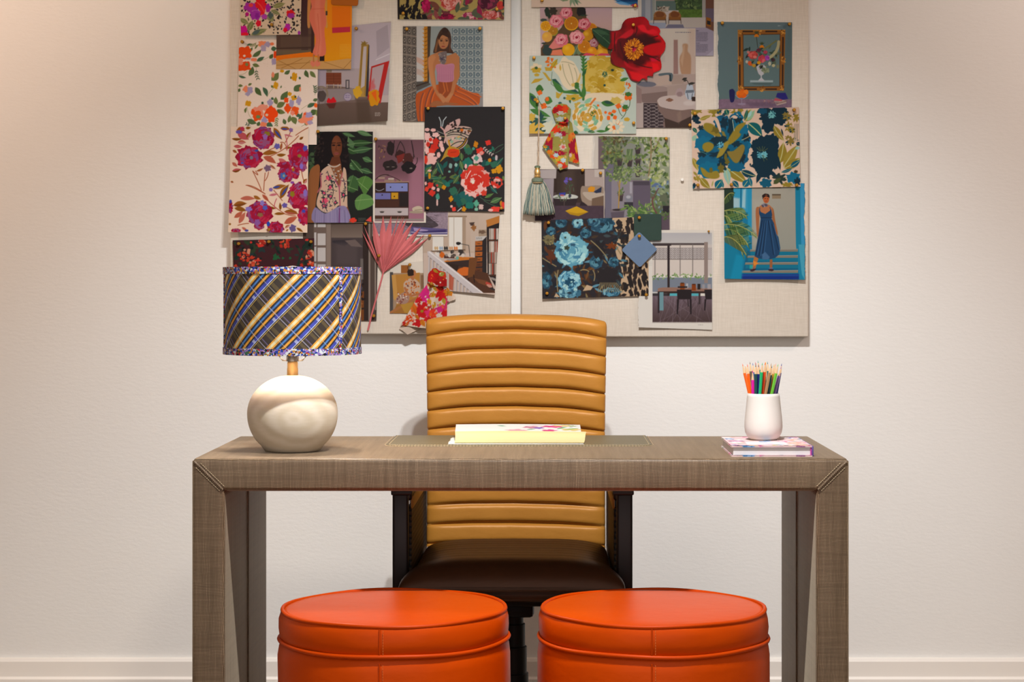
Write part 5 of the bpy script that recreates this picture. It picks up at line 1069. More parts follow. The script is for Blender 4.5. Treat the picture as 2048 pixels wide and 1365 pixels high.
for a in (0.3, .9, 1.5, 2.1, 2.7, 3.3): c.leaf(225, 1240, 225+90*math.cos(a), 1250+80*math.sin(a), 30, '2c4c48')
c.ell(220, 1310, 90, 70, 'c4a04a'); c.blob(170, 1190, 40, 40, 'c0a04a'); c.foliage(180, 1180, 280, 1330, 7, 70, 26, ['2c4c48', '34584a']); c.blob(350, 1290, 70, 60, 'c6c4ac', 6, .2)
for b in [(215, 690, 56, 46, 'd6c2a0'), (215, 710, 50, 30, 'b5983e'), (215, 690, 16, 14, '3f5a34'), (220, 760, 26, 16, 'b5983e'), (590, 990, 80, 34, 'b89a40'), (590, 1000, 20, 12, '5a6a34'), (640, 1070, 40, 34, 'b89a4a'), (1130, 1210, 30, 20, 'b8963a')]: c.blob(*b, 5, .14)
for p in [[(160, 850), (200, 800), (290, 795), (240, 830)], [(275, 730), (310, 740), (370, 820), (340, 820)], [(415, 930), (450, 950), (490, 930), (440, 1000), (415, 990)], [(360, 650), (420, 600), (430, 650), (370, 690)], [(300, 680), (380, 690), (370, 720), (310, 720)]]: c.poly(p, 'b5963c')
c.spots(315, 590, 410, 690, 22, 11, 9, ['c8682c', 'd0702e']); c.spots(1120, 840, 1165, 905, 7, 10, 10, ['c8642c']); c.line([(375, 730), (365, 850), (440, 910)], 4, '44603c'); c.leaf(380, 690, 430, 600, 36, 'b89a3a', vein='5a6a34')
for b in [(250, 940, 26, 24), (325, 1005, 20, 22), (290, 1075, 32, 30), (1145, 980, 40, 40), (1045, 1075, 28, 26), (1105, 1110, 26, 26), (915, 1140, 14, 14), (1000, 1130, 22, 18), (960, 1150, 20, 16), (1010, 1190, 20, 22), (945, 1195, 18, 24), (995, 1300, 22, 28), (1040, 1240, 20, 24), (1070, 1270, 16, 12)]: c.blob(*b, 'd0682a', 4, .14)
c.blob(1145, 955, 32, 22, GG[0]); c.blob(1115, 1085, 30, 24, GG[0]); c.blob(980, 1165, 14, 14, GG[0]); c.blob(210, 1010, 22, 16, 'b5822a')
for q in [[(1045, 1100), (1060, 1160), (1085, 1175)], [(1075, 1205), (1130, 1150), (1120, 1110)], [(1160, 1010), (1170, 1070), (1130, 1120)], [(230, 980), (240, 1040), (280, 1070)], [(330, 1090), (350, 1080), (360, 1090)]]: c.curve(q, 6, '44603c')
for i in range(10):
    a = i*.628; c.blob(1020+62*math.cos(a), 1285+54*math.sin(a), 26, 16, 'd6c6a8', 4, .1, a)
c.blob(735, 1190, 160, 150, 'd5c3a4', 9, .06)
for ring, n in ((.85, 12), (.62, 10), (.4, 7), (.18, 4)):
    for i in range(n):
        a = i*6.28/n+ring*5; c.blob(735+160*ring*math.cos(a), 1190+148*ring*math.sin(a), 34, 18, c.rnd.choice(['8ab090', '96b898', 'c0984a', 'd9c8a8', 'b88a3c', '7aa888']), 4, .16, a+1.57)
for i in range(14):
    a = c.rnd.uniform(0, 6.28); r = c.rnd.uniform(40, 140); c.curve([(735+r*math.cos(a), 1190+r*math.sin(a)), (735+r*1.08*math.cos(a+.25), 1190+r*1.08*math.sin(a+.25)), (735+r*math.cos(a+.5), 1190+r*math.sin(a+.5))], 8, 'e0cdb0')
c.line([(760, 1060), (810, 1000)], 18, 'c8743a'); c.line([(740, 1130), (770, 1080)], 14, 'b5903c'); c.leaf(700, 1050, 780, 990, 40, '8ab494'); c.leaf(830, 1060, 850, 1080, 24, 'd0682a'); c.spots(720, 1120, 830, 1180, 12, 9, 6, ['5a6a30', 'a58a34', '3f5a34'])
c.blob(455, 1045, 18, 12, '3a5a50'); c.blob(500, 995, 12, 12, '3a5a50'); c.leaf(735, 1340, 790, 1320, 24, '4a6a50')

# ---- patio page
c = sheet('magazine_page', 'magazine page of cane patio chairs on a terrace above a lawn, at the top edge', 'magazine page',
          [(1276, -12), (1428, -12), (1427, 112), (1276, 112)], 1, 'b2a6a0', MG).t(1260, 0, 5.25)
c.rect(85, -60, 130, 600, 'c2b6aa'); c.rect(120, -60, 270, 240, '7c8088'); c.rect(160, -60, 215, 220, '98989c'); c.rect(235, -60, 265, 240, '8a8c84'); c.rect(262, -60, 276, 200, 'aaa49c'); c.rect(270, 10, 480, 110, '5a6a64'); c.rect(270, -60, 480, 10, '8a7a70'); c.rect(480, -60, 760, 110, '3f4f34'); c.foliage(490, -40, 755, 90, 60, 46, 18, ['52683f', '32422c', '6a7a4c', '465a38'])
c.rect(510, 100, 757, 185, '52682f'); c.mottle(.1, 3, 9, (510, 100, 757, 185)); c.rect(757, -60, 793, 300, '9a948e'); c.rect(793, -60, 880, 330, '6a4a3c'); c.rect(793, 90, 880, 230, '655866'); c.poly([(800, 180), (850, 195), (850, 285), (800, 270)], '8a5a24'); c.poly([(808, 215), (845, 225), (845, 265), (808, 255)], '2a2626')
c.poly([(120, 230), (380, 190), (793, 185), (793, 290), (120, 300)], 'ada299'); c.poly([(100, 240), (380, 240), (370, 300), (90, 300)], '8f94a2'); c.poly([(400, 258), (555, 258), (570, 295), (370, 295)], '6c6878'); c.poly([(280, 75), (415, 68), (400, 125), (300, 125)], '9a8e80'); c.spots(290, 70, 400, 110, 14, 10, 8, ['4a4038', 'b5a89a', '6a5a4c'])
for x in (312, 470):
    c.blob(x, 165, 66, 48, '8a5f3a', 3, .04); c.blob(x, 155, 46, 32, '6f4528', 3, .04); c.poly([(x-66, 180), (x+66, 180), (x+64, 212), (x-64, 212)], '7d522c'); c.line([(x-62, 200), (x-66, 250)], 5, '33261f'); c.line([(x+62, 200), (x+66, 250)], 5, '33261f'); c.line([(x-64, 212), (x+64, 212)], 5, '4a3422')
c.poly([(90, 300), (793, 290), (880, 330), (880, 600), (90, 600)], '948a98'); c.text(695, 322, 735, 10, 1, 6, '2a2630', .8)
c.text(695, 340, 818, 12.6, 8, 4.5, '3a3640', .7); c.text(695, 452, 735, 10, 1, 5, '2a2630', .7); c.text(695, 468, 818, 12.6, 7, 4.5, '3a3640', .7); c.poly([(780, 600), (870, 530), (875, 600)], 'b0a8b0', .6)

# ---- sofa and vases
c = sheet('magazine_page', 'magazine page of a beige sofa and round stone table with blurred vases', 'magazine page',
          [(1270, 58), (1391, 57), (1391, 256), (1270, 256)], 2.5, 'c0b4a8', MG).t(1260, 0, 5.25)
c.grad(40, 300, 690, 780, 'c2b6a8', 'b8aaa0'); c.rect(610, 300, 690, 780, 'b89a88', .5, 40); c.poly([(458, 420), (500, 420), (505, 780), (455, 780)], '93726a', 1, 8); c.poly([(552, 468), (606, 468), (606, 540), (640, 610), (625, 840), (540, 780), (518, 620), (552, 540)], 'a88468', 1, 14); c.poly([(560, 480), (575, 480), (570, 560), (550, 700), (530, 640)], 'c0a084', .6, 14); c.text(475, 338, 650, 10, 1, 7, '4a4a60', .7); c.text(325, 590, 370, 14, 5, 4, '8a8078', .5)
c.rect(40, 780, 690, 1000, 'a8948a'); c.poly([(430, 790), (560, 790), (565, 880), (430, 890)], '9f8a7e'); c.poly([(250, 800), (410, 780), (440, 890), (300, 900), (240, 850)], 'b09a8c'); c.poly([(310, 775), (440, 770), (440, 850), (410, 850), (405, 790), (310, 800)], '5a6468'); c.line([(420, 790), (425, 850)], 14, '2c3438')
c.blob(170, 890, 100, 34, '6a6870', 3, .05); c.poly([(70, 900), (160, 915), (390, 920), (390, 1080), (130, 1080), (90, 1000)], '94807a'); c.poly([(390, 910), (560, 885), (690, 890), (690, 1040), (390, 1040)], 'a08c82'); c.poly([(110, 990), (390, 960), (390, 1080), (130, 1080)], '7a6660'); c.poly([(65, 900), (120, 940), (125, 1200), (70, 1220)], '8a726c')
c.rect(65, 1085, 690, 1345, '3f3436'); c.rect(65, 1085, 140, 1345, 'a89890')
for j in range(7):
    for i in range(3):
        x, y = 150+i*85, 1100+j*36; c.line([(x, y), (x+22, y), (x+44, y+18), (x+66, y), (x+85, y)], 5, '9a8c88'); c.line([(x, y+30), (x+22, y+30), (x+44, y+14), (x+66, y+30)], 4, '9a8c88')
c.poly([(285, 1060), (330, 1020), (450, 1003), (690, 1010), (690, 1160), (520, 1160), (380, 1140), (300, 1110)], 'b5a49c'); c.poly([(285, 1065), (310, 1115), (390, 1145), (520, 1162), (690, 1160), (690, 1345), (370, 1345), (360, 1240), (300, 1160)], '7a645c'); c.poly([(360, 1240), (500, 1290), (690, 1200), (690, 1345), (370, 1345)], '45362f'); c.poly([(490, 1200), (530, 1160), (540, 1260), (510, 1300)], '8a7466', .6, 20)
c.blob(415, 1052, 36, 18, '7f5a48', 4, .2); c.blob(520, 975, 44, 46, 'a48e8c', 3, .05); c.blob(520, 990, 30, 26, '8f7876', 3, .05); c.poly([(600, 890), (650, 890), (665, 940), (678, 980), (650, 1045), (605, 1045), (575, 980), (590, 930)], 'aab0b8'); c.poly([(585, 950), (670, 945), (670, 975), (580, 980)], '6a7078'); c.line([(600, 985), (610, 1040)], 6, '3f4248'); c.line([(655, 985), (645, 1040)], 6, '3f4248'); c.line([(625, 900), (600, 850), (575, 830)], 6, '33302c'); c.leaf(545, 840, 600, 820, 26, '3a3630'); c.leaf(610, 885, 685, 872, 26, '3a3630'); c.leaf(560, 855, 600, 840, 20, '44403a'); c.rect(648, 1018, 685, 1065, '3a2a22'); c.ell(620, 1085, 60, 26, 'c8bcb6', al=.6, soft=20)

# ---- framed flowers
c = sheet('magazine_page', 'magazine page of a flower vase seen inside a gilt frame on a teal wall', 'magazine page',
          [(1433, 44), (1584, 45), (1583, 217), (1435, 218)], 2, '647474', MG, torn='left').t(1260, 0, 5.25)
c.grad(900, 230, 1700, 1045, '66777a', '5c6e6e'); c.poly([(1640, 300), (1700, 300), (1700, 1045), (1560, 1045)], '4c5c5c', .5, 60)
c.poly([(1130, 315), (1630, 315), (1615, 955), (1135, 955)], '8a5c2c'); c.poly([(1185, 365), (1575, 360), (1570, 910), (1190, 915)], '5f7272')
for p in [[(1180, 322), (1290, 322), (1290, 340), (1180, 340)], [(1420, 322), (1545, 322), (1545, 340), (1420, 340)], [(1142, 390), (1160, 390), (1160, 590), (1142, 590)], [(1142, 680), (1160, 680), (1160, 900), (1142, 900)], [(1596, 390), (1614, 390), (1612, 590), (1594, 590)], [(1594, 680), (1610, 680), (1608, 900), (1592, 900)], [(1200, 930), (1330, 930), (1330, 946), (1200, 946)], [(1420, 930), (1540, 930), (1540, 946), (1420, 946)]]: c.poly(p, '3a2a1e')
c.line([(1185, 365), (1575, 360), (1570, 910), (1190, 915), (1185, 365)], 8, '5a3a1c'); c.line([(1132, 318), (1628, 318)], 6, 'b5803c'); c.line([(1134, 318), (1137, 952)], 6, 'b07a3a')
for x, y in ((1155, 345), (1600, 340), (1160, 925), (1590, 925), (1150, 630), (1605, 630), (1375, 935), (1350, 340)): c.spots(x-24, y-24, x+24, y+24, 12, 9, 7, ['b5803c', '6a4420', 'c8944a'])
c.rect(1260, 845, 1500, 868, '9aa8a8'); c.poly([(1270, 868), (1500, 868), (1470, 900), (1300, 890)], '4a5a5a', .6, 14); c.poly([(1330, 690), (1420, 690), (1410, 770), (1385, 795), (1385, 820), (1410, 850), (1345, 850), (1370, 820), (1368, 795), (1345, 770)], 'b4b2b4')
c.foliage(1240, 500, 1540, 720, 44, 54, 20, ['2a3a34', '3a4a3a', '5a6450', '33302e', '6a6f54']); c.curve([(1440, 620), (1560, 560), (1560, 440)], 30, 'a8a078'); c.curve([(1400, 520), (1480, 470), (1535, 430)], 16, '6f7048'); c.line([(1340, 500), (1325, 380)], 6, '3a3a2e')
for p, q in [((1290, 580, 56, 46), ['b04a44', 'c8645c', '963a3a']), ((1385, 620, 44, 44), ['b84450', 'cc6a6c', 'a03a48']), ((1420, 550, 24, 20), ['a03a4c', 'b04a5a']), ((1350, 530, 26, 22), ['5a2a38', '6a3442']), ((1440, 610, 26, 30), ['94409a', '803488', 'a85aa8']), ((1500, 630, 24, 20), ['3a2a30', '4a3238'])]: c.peony(*p, q, 6, None, 8)
for b in [(1255, 665, 20, 24, 'c05a34'), (1300, 690, 20, 18, 'b08a3a'), (1352, 660, 20, 18, 'c89022'), (1225, 650, 14, 16, 'b0a898'), (1465, 670, 16, 22, 'b0ac94'), (1505, 690, 18, 16, 'b5ac84'), (1550, 700, 14, 20, '7a7a5c'), (1240, 550, 14, 14, 'c07a70'), (1420, 740, 40, 30, '7a8468'), (1310, 600, 20, 14, 'd07a6c'), (1270, 680, 12, 14, 'b8602c')]: c.blob(*b, 5, .16)
for x, y in ((1327, 370), (1383, 485)):
    for a in (-.9, -.4, 0, .4, .9): c.leaf(x, y-12, x+36*math.sin(a), y-14-34*math.cos(a), 9, '3f4a34'); c.leaf(x, y-10, x+34*math.sin(a), y+22, 16, 'c8781e')
c.foliage(1380, 690, 1460, 760, 10, 40, 14, ['8a9478', '6a7458', 'a0a488'])
c.poly([(900, 1060), (960, 1042), (1700, 1045), (1700, 1145), (900, 1145)], '7c6474'); c.mottle(.06, 4, 3, (900, 1045, 1700, 1145)); c.poly([(1040, 960), (1055, 940), (1085, 940), (1100, 1000), (1088, 1068), (1052, 1068)], '26244e'); c.curve([(1085, 950), (1110, 960), (1092, 1000)], 6, '26244e')
for b in [(1145, 985, 32, 30), (1180, 965, 28, 26), (1215, 970, 28, 28), (1190, 1005, 32, 28), (1150, 1010, 26, 22), (1165, 980, 30, 26)]: c.blob(*b, c.rnd.choice(['cc6a1e', 'd4782a', 'c4601a']), 3, .04)
c.curve([(1105, 1000), (1170, 1080), (1240, 1000)], 5, '9a8ca0'); c.line([(1172, 1040), (1172, 1090)], 6, '94869a'); c.ell(1172, 1095, 44, 10, '94869a', al=.7); c.poly([(1530, 1020), (1545, 978), (1630, 975), (1660, 1040), (1600, 1050)], '2f2a6c'); c.poly([(1520, 1040), (1640, 1060), (1640, 1085), (1540, 1110), (1510, 1080)], 'a8948c'); c.poly([(1520, 1030), (1600, 1050), (1590, 1065), (1510, 1060)], 'a8505a'); c.line([(1540, 1090), (1640, 1065)], 6, '6a4a40'); c.spots(1390, 1045, 1520, 1090, 16, 8, 5, ['8a4a5a', 'a88a7a', '9a6a6a']); c.poly([(1220, 1080), (1560, 1070), (1520, 1120), (1260, 1120)], '5c4a5c', .5, 20); c.text(1550, 268, 1600, 10, 1, 9, '9aa8a8', .8)

# ---- teal floral
c = sheet('pattern_print', 'cream print of large teal and olive flowers on the right pinboard', 'print',
          [(1382, 221), (1597, 215), (1600, 374), (1385, 378)], 6, 'd0b29c', PR, curl=(0, 0, 0, 0)).t(1340, 190, 6.5)
TL = ['0f5a74', '11647e', '0d4f68']; DK = '14303c'; OV = ['8c7a34', '96843c', '84723a']
c.blob(340, 215, 70, 30, OV[0], 6, .2); c.blob(580, 210, 90, 44, OV[1], 7, .2); c.blob(860, 215, 80, 40, OV[0], 7, .22); c.blob(310, 240, 40, 30, OV[1], 5, .2); c.spots(560, 190, 700, 300, 14, 22, 18, OV+['d0b29c', '2a4650']); c.spots(800, 190, 930, 260, 10, 20, 16, OV+['d0b29c'])
for a in [(380, 325, 535, 265, 54, OV[1]), (720, 190, 750, 270, 70, '17564e'), (975, 350, 1050, 190, 110, OV[0]), (1000, 190, 960, 340, 40, '17564e'), (1010, 370, 1195, 545, 150, '0f5a5c'), (1340, 400, 1480, 600, 90, OV[0]), (1410, 900, 1470, 620, 130, OV[0]), (1470, 940, 1660, 650, 130, OV[1]), (1480, 960, 1690, 820, 110, OV[0]), (1560, 940, 1690, 850, 70, '0f5264'), (920, 990, 1120, 1060, 90, '123c48'),
          (730, 950, 1000, 1150, 130, OV[0]), (710, 940, 760, 1180, 90, '8aaea0'), (590, 1220, 680, 1100, 100, '0f5e6e'), (690, 1210, 660, 1100, 40, '0f5e6e'), (810, 1120, 890, 1210, 70, '0f5264'), (950, 1200, 1020, 1100, 90, '0f5e72'), (1020, 1070, 1060, 1200, 60, '0f5e72'), (390, 1080, 520, 1220, 90, OV[0]), (290, 820, 360, 990, 70, OV[1]), (290, 600, 340, 520, 60, '8ab09a'), (290, 430, 350, 500, 46, '17564e'), (1440, 1010, 1590, 955, 40, '0f5264'), (1640, 620, 1690, 660, 50, DK), (1620, 700, 1690, 690, 40, '8ab4b0'), (300, 1000, 360, 1060, 30, OV[0])]:
    c.leaf(*a, c.rnd.uniform(-.05, .05), 'b8b47c')
c.leaf(1000, 340, 1100, 200, 60, '8aae8c'); c.leaf(1010, 300, 1060, 200, 40, '9ac0b8')
for b in [(330, 310, 50, 46, DK), (360, 360, 40, 20, DK), (1230, 215, 100, 50, DK), (1400, 270, 120, 120, DK), (1250, 300, 90, 60, DK), (1270, 400, 80, 100, DK), (1440, 220, 90, 60, DK), (1440, 340, 50, 60, DK), (1200, 215, 60, 40, '0f4a5e')]: c.blob(*b, 6, .12)
c.blob(1320, 260, 46, 46, '6aa8a8', 8, .2); c.spots(1285, 225, 1360, 300, 22, 8, 8, ['7ab8b4', '2a5a68'])
for b in [(460, 520, 110, 90, 0), (440, 640, 120, 100, 1), (520, 860, 170, 140, 0), (500, 980, 140, 110, 1), (880, 480, 140, 130, 1), (900, 640, 140, 140, 0), (880, 800, 130, 160, 2), (860, 930, 110, 70, 0), (680, 380, 110, 110, 2), (740, 460, 100, 150, 0), (880, 330, 70, 110, 1), (640, 700, 160, 160, 2), (760, 720, 200, 180, 0), (620, 340, 50, 60, 0), (940, 620, 110, 120, 1), (960, 720, 60, 130, 0)]: c.blob(*b[:4], TL[b[4]], 7, .09)
for b in [(640, 600, 110, 80), (700, 370, 50, 70), (790, 430, 40, 150), (880, 320, 50, 50), (640, 780, 130, 40), (680, 900, 60, 90), (420, 770, 60, 40), (720, 740, 50, 60), (930, 800, 46, 90), (990, 560, 50, 50), (400, 430, 40, 30), (860, 640, 60, 40)]: c.blob(*b, c.rnd.choice([DK, '17303a', '1c2c34']), 6, .2, al=.95, soft=8)
for p in [[(450, 370), (560, 390), (640, 500), (650, 545), (560, 530), (440, 450)], [(430, 640), (500, 615), (565, 650), (550, 710), (480, 750), (420, 700)], [(390, 950), (440, 960), (500, 1010), (580, 990), (620, 1000), (640, 1070), (560, 1095), (440, 1060)], [(750, 590), (800, 500), (870, 400), (960, 360), (980, 380), (900, 480), (920, 520), (860, 590), (770, 650)], [(735, 740), (820, 730), (930, 645), (970, 700), (900, 860), (850, 890), (800, 850)], [(600, 820), (640, 720), (620, 700), (740, 600), (760, 650), (700, 760), (660, 800)], [(660, 470), (700, 480), (730, 550), (680, 530)]]: c.poly(p, c.rnd.choice(OV), 1, 14)
for p in [(660, 960, 40, 60), (740, 870, 30, 40), (720, 810, 20, 50), (600, 460, 60, 40), (530, 980, 24, 34)]: c.blob(*p, '6a5f2a', 5, .2, soft=8)
c.blob(655, 655, 42, 40, '5a9ab0', 8, .2); c.spots(620, 620, 690, 690, 16, 8, 8, ['7ab4c0', '24485a']); c.line([(620, 350), (660, 450)], 8, 'c8b8a0'); c.line([(810, 330), (830, 470)], 8, 'b0c0b0'); c.poly([(450, 340), (560, 310), (640, 480), (660, 460), (610, 300), (500, 300)], 'd0b29c'); c.curve([(380, 740), (430, 745), (480, 780)], 6, '4a8a8a'); c.curve([(930, 590), (980, 570), (1030, 540)], 8, 'b8a070'); c.blob(840, 280, 60, 30, 'd0b29c', 5, .2); c.curve([(780, 290), (830, 220), (900, 300)], 20, '0f5a74')
for b in [(1230, 690, 170, 150), (1110, 660, 56, 80), (1320, 620, 90, 110), (1120, 790, 70, 60), (1200, 900, 140, 120), (1330, 860, 90, 110), (1290, 740, 110, 110), (1230, 1000, 100, 80), (1270, 570, 60, 50)]: c.blob(*b, DK, 7, .1)
for a in [(1180, 990, 1120, 1150, 60), (1290, 980, 1400, 1100, 50), (1250, 1030, 1290, 1105, 40), (1390, 830, 1430, 980, 50), (1340, 900, 1360, 980, 40), (1040, 890, 1040, 930, 20)]: c.leaf(*a, DK)
c.blob(1160, 790, 30, 36, '5a9aa8', 6, .2); c.blob(1225, 780, 36, 42, '6aa8b0', 7, .2); c.spots(1130, 745, 1260, 825, 26, 9, 8, ['7ab8bc', '2a5a68'])
for a in (-2.2, -1.9, -1.5, -1.2, -.8, .9, 1.3): c.line([(1190+30*math.cos(a), 760+30*math.sin(a)), (1190+110*math.cos(a), 770+100*math.sin(a))], 4, '8a8444')
for b in [(1520, 290, 50, 50), (1630, 300, 44, 50), (1540, 420, 46, 60), (1560, 600, 50, 54), (1590, 460, 30, 40), (1500, 260, 40, 30), (1530, 560, 34, 30)]: c.blob(*b, c.rnd.choice(OV), 6, .25)
c.spots(1480, 240, 1680, 660, 26, 10, 12, [DK, 'd0b29c', '2a4c58']); 
for x in (1620, 1640, 1660): c.line([(x, 380), (x-10, 600)], 5, '4a5a4a')
c.leaf(1440, 440, 1470, 540, 20, DK); c.blob(1600, 1080, 90, 70, TL[1], 6, .15); c.blob(1650, 1130, 40, 50, DK, 5, .2); c.blob(1520, 1170, 70, 30, OV[0], 6, .2); c.blob(1420, 1090, 80, 60, '2a3a34', 6, .25); c.leaf(1340, 1160, 1440, 1080, 60, '4a5230'); c.blob(1240, 1150, 74, 60, '0f5468', 5, .15); c.blob(360, 1090, 30, 36, OV[1], 5, .25); c.blob(310, 1180, 26, 30, DK, 5, .2); c.rect(292, 1190, 312, 1222, '0f5264'); c.leaf(310, 1060, 330, 1120, 30, OV[0]); c.leaf(540, 1200, 560, 1110, 20, 'a09c60'); c.blob(1630, 1000, 26, 20, '4a4030', 5, .2)

# ---- garden wall
c = sheet('magazine_page', 'magazine page of a planted garden wall with potted trees, torn left edge', 'magazine page',
          [(1186, 272), (1340, 275), (1340, 460), (1184, 460)], 1, 'c0b6aa', MG, torn='left').t(1030, 180, 4.874)
c.rect(810, 455, 1510, 1370, '5f6450'); c.rect(810, 455, 860, 770, '6a5a5c'); c.grad(1240, 455, 1510, 1000, 'a8a694', '7a8466'); c.rect(1040, 480, 1290, 880, '8a8a82', .8, 60); c.rect(860, 720, 960, 1250, '6a6470'); c.rect(940, 880, 1150, 1250, '827a80')
c.foliage(860, 450, 1080, 740, 130, 40, 20, ['56643c', '6f7a48', '455236', '7a7f5a', '6a5a34', '8a8a62']); c.foliage(1250, 450, 1510, 900, 150, 46, 22, ['7a8a4a', '5f7040', '98a064', '4a5a38', 'a8aa80', 'b5b494']); c.foliage(1100, 450, 1330, 520, 40, 40, 16, ['5a6a40', '7a8458', 'a0a488']); c.foliage(860, 450, 1100, 500, 30, 40, 16, ['5a4a34', '6a7048'])
c.foliage(1240, 900, 1510, 1260, 130, 42, 22, ['6a7a50', '4f5f44', '7a8a90', '5a6a88', '465440', '8a9470']); c.curve([(1320, 460), (1340, 620), (1300, 840)], 12, '8a7458'); c.curve([(1410, 470), (1380, 560), (1340, 600)], 8, '8a7458')
c.rect(1150, 885, 1320, 1200, '5f5560'); c.line([(1140, 890), (1310, 890)], 16, '75696f'); c.rect(1150, 890, 1310, 930, '4c444c')
for x, y, w in ((1197, 600, 54), (1020, 705, 54), (1117, 715, 56), (1198, 705, 56), (1196, 815, 54), (1030, 1050, 50)):
    c.poly([(x-w/2, y-30), (x+w/2, y-30), (x+w*.36, y+36), (x-w*.36, y+36)], '43393a'); c.rect(x-w/2-3, y-36, x+w/2+3, y-18, '594c48'); c.foliage(x-w/2, y-90, x+w/2, y-30, 14, 34, 12, ['5f7046', '7a8a54', '4a5a3a'])
for _ in range(24): c.line([(1117+c.rnd.uniform(-26, 26), 680), (1117+c.rnd.uniform(-34, 34), 580)], 6, c.rnd.choice(['5a6a48', '7a8a5c']))
c.foliage(890, 760, 1130, 900, 110, 32, 15, ['6a7a4c', '4c5a3a', '8a9660', '5a6a44']); c.foliage(1140, 740, 1290, 830, 34, 40, 14, ['6a7a50', '8a9464']); c.line([(1020, 890), (1008, 1180)], 11, 'a08044'); c.line([(1000, 900), (1015, 960)], 6, '8a7044')
c.poly([(930, 1165), (1070, 1150), (1060, 1250), (940, 1250)], '5a5058'); c.poly([(925, 1165), (1075, 1150), (1072, 1185), (930, 1195)], '6f656a'); c.ell(1000, 1170, 50, 10, '3a3030'); c.blob(1110, 1060, 38, 40, '7a7880', 3, .03); c.ell(1105, 1045, 22, 16, 'b0aeb0', al=.7, soft=10); c.rect(1065, 1095, 1150, 1165, '38343a'); c.rect(1118, 900, 1140, 1010, '9a949a')
c.foliage(1090, 1120, 1330, 1240, 50, 70, 18, ['6a8048', '4f6a3c', '86985c']); c.curve([(1340, 1050), (1330, 1150), (1390, 1210)], 16, '6a4a44'); c.curve([(1350, 1060), (1380, 980), (1400, 960)], 10, '6a4a44'); c.rect(1420, 1200, 1510, 1370, '5a4c54'); c.rect(1440, 1130, 1510, 1200, '2f2a2e'); c.foliage(1380, 1180, 1510, 1260, 20, 40, 16, ['5a6a44', '4a5838'])
c.rect(755, 455, 812, 1300, 'c0b6aa'); c.rect(1505, 455, 1520, 1370, 'b5aaa0')

# ---- room with yellow cushions
c = sheet('magazine_page', 'magazine page of a dark sitting room with a yellow floor cushion, beside the tassel', 'magazine page',
          [(1070, 339), (1210, 338), (1210, 442), (1070, 442)], 1.6, '5a4844', MG).t(1030, 180, 4.874)
c.grad(180, 770, 880, 1280, '56463f', '4a3a40'); c.rect(400, 780, 690, 1100, '3f322c'); c.rect(460, 780, 580, 1020, '54443a', .6, 50); c.rect(680, 775, 870, 960, 'a4948c'); c.rect(775, 775, 870, 850, 'b5a89e'); c.poly([(240, 780), (405, 775), (400, 865), (250, 865)], 'a89c98'); c.poly([(270, 870), (380, 865), (370, 1100), (330, 1100)], '968a8c'); c.rect(380, 865, 410, 1000, '3a2c26')
c.poly([(645, 950), (700, 940), (860, 950), (875, 1160), (745, 1165), (650, 1080)], '8f7c6c'); c.poly([(660, 1000), (760, 1000), (860, 1010), (860, 1040), (760, 1080), (700, 1060)], 'aa9a8a'); c.poly([(750, 1060), (870, 1030), (875, 1160), (745, 1165)], '6d5848'); c.poly([(710, 960), (740, 940), (780, 950), (770, 995), (715, 995)], 'c0862c'); c.poly([(765, 995), (845, 945), (840, 1000), (790, 1008)], '2f3448'); c.poly([(650, 1090), (745, 1165), (745, 1200), (870, 1165), (870, 1220), (650, 1180)], '33282a')
c.ell(492, 1045, 124, 30, 'a8a8a0'); c.poly([(375, 1060), (610, 1060), (590, 1130), (390, 1140)], '34292a'); c.line([(480, 1070), (480, 1150)], 6, '5a4c48'); c.ell(492, 1042, 118, 24, 'b5b4aa'); c.poly([(430, 1005), (495, 1000), (490, 1030), (435, 1035)], '3a3f88'); c.poly([(440, 1020), (480, 1022), (475, 1038), (442, 1036)], 'a05a5a'); c.foliage(420, 1040, 530, 1060, 8, 50, 8, ['4a5a40', '5f6a50'])
c.ell(535, 1032, 14, 18, '3a3a48'); c.line([(535, 1020), (530, 940), (505, 890)], 4, '4f5a44'); c.line([(535, 1010), (545, 950), (560, 920)], 4, '4f5a44'); c.spots(490, 855, 550, 915, 9, 12, 14, ['6a58a0', '5a4a94']); c.foliage(500, 880, 580, 1000, 12, 40, 6, ['4f5f48', '3f4c3a'])
c.rect(180, 1130, 870, 1280, '4a3a42'); c.mottle(.05, 5, 8, (180, 1130, 870, 1280)); c.poly([(490, 1180), (600, 1135), (715, 1190), (620, 1230), (540, 1215)], 'b8922a'); c.poly([(500, 1185), (600, 1205), (715, 1190), (620, 1232), (540, 1216)], '94721e', .7, 10); c.rect(865, 775, 872, 1250, 'b5aaa0')

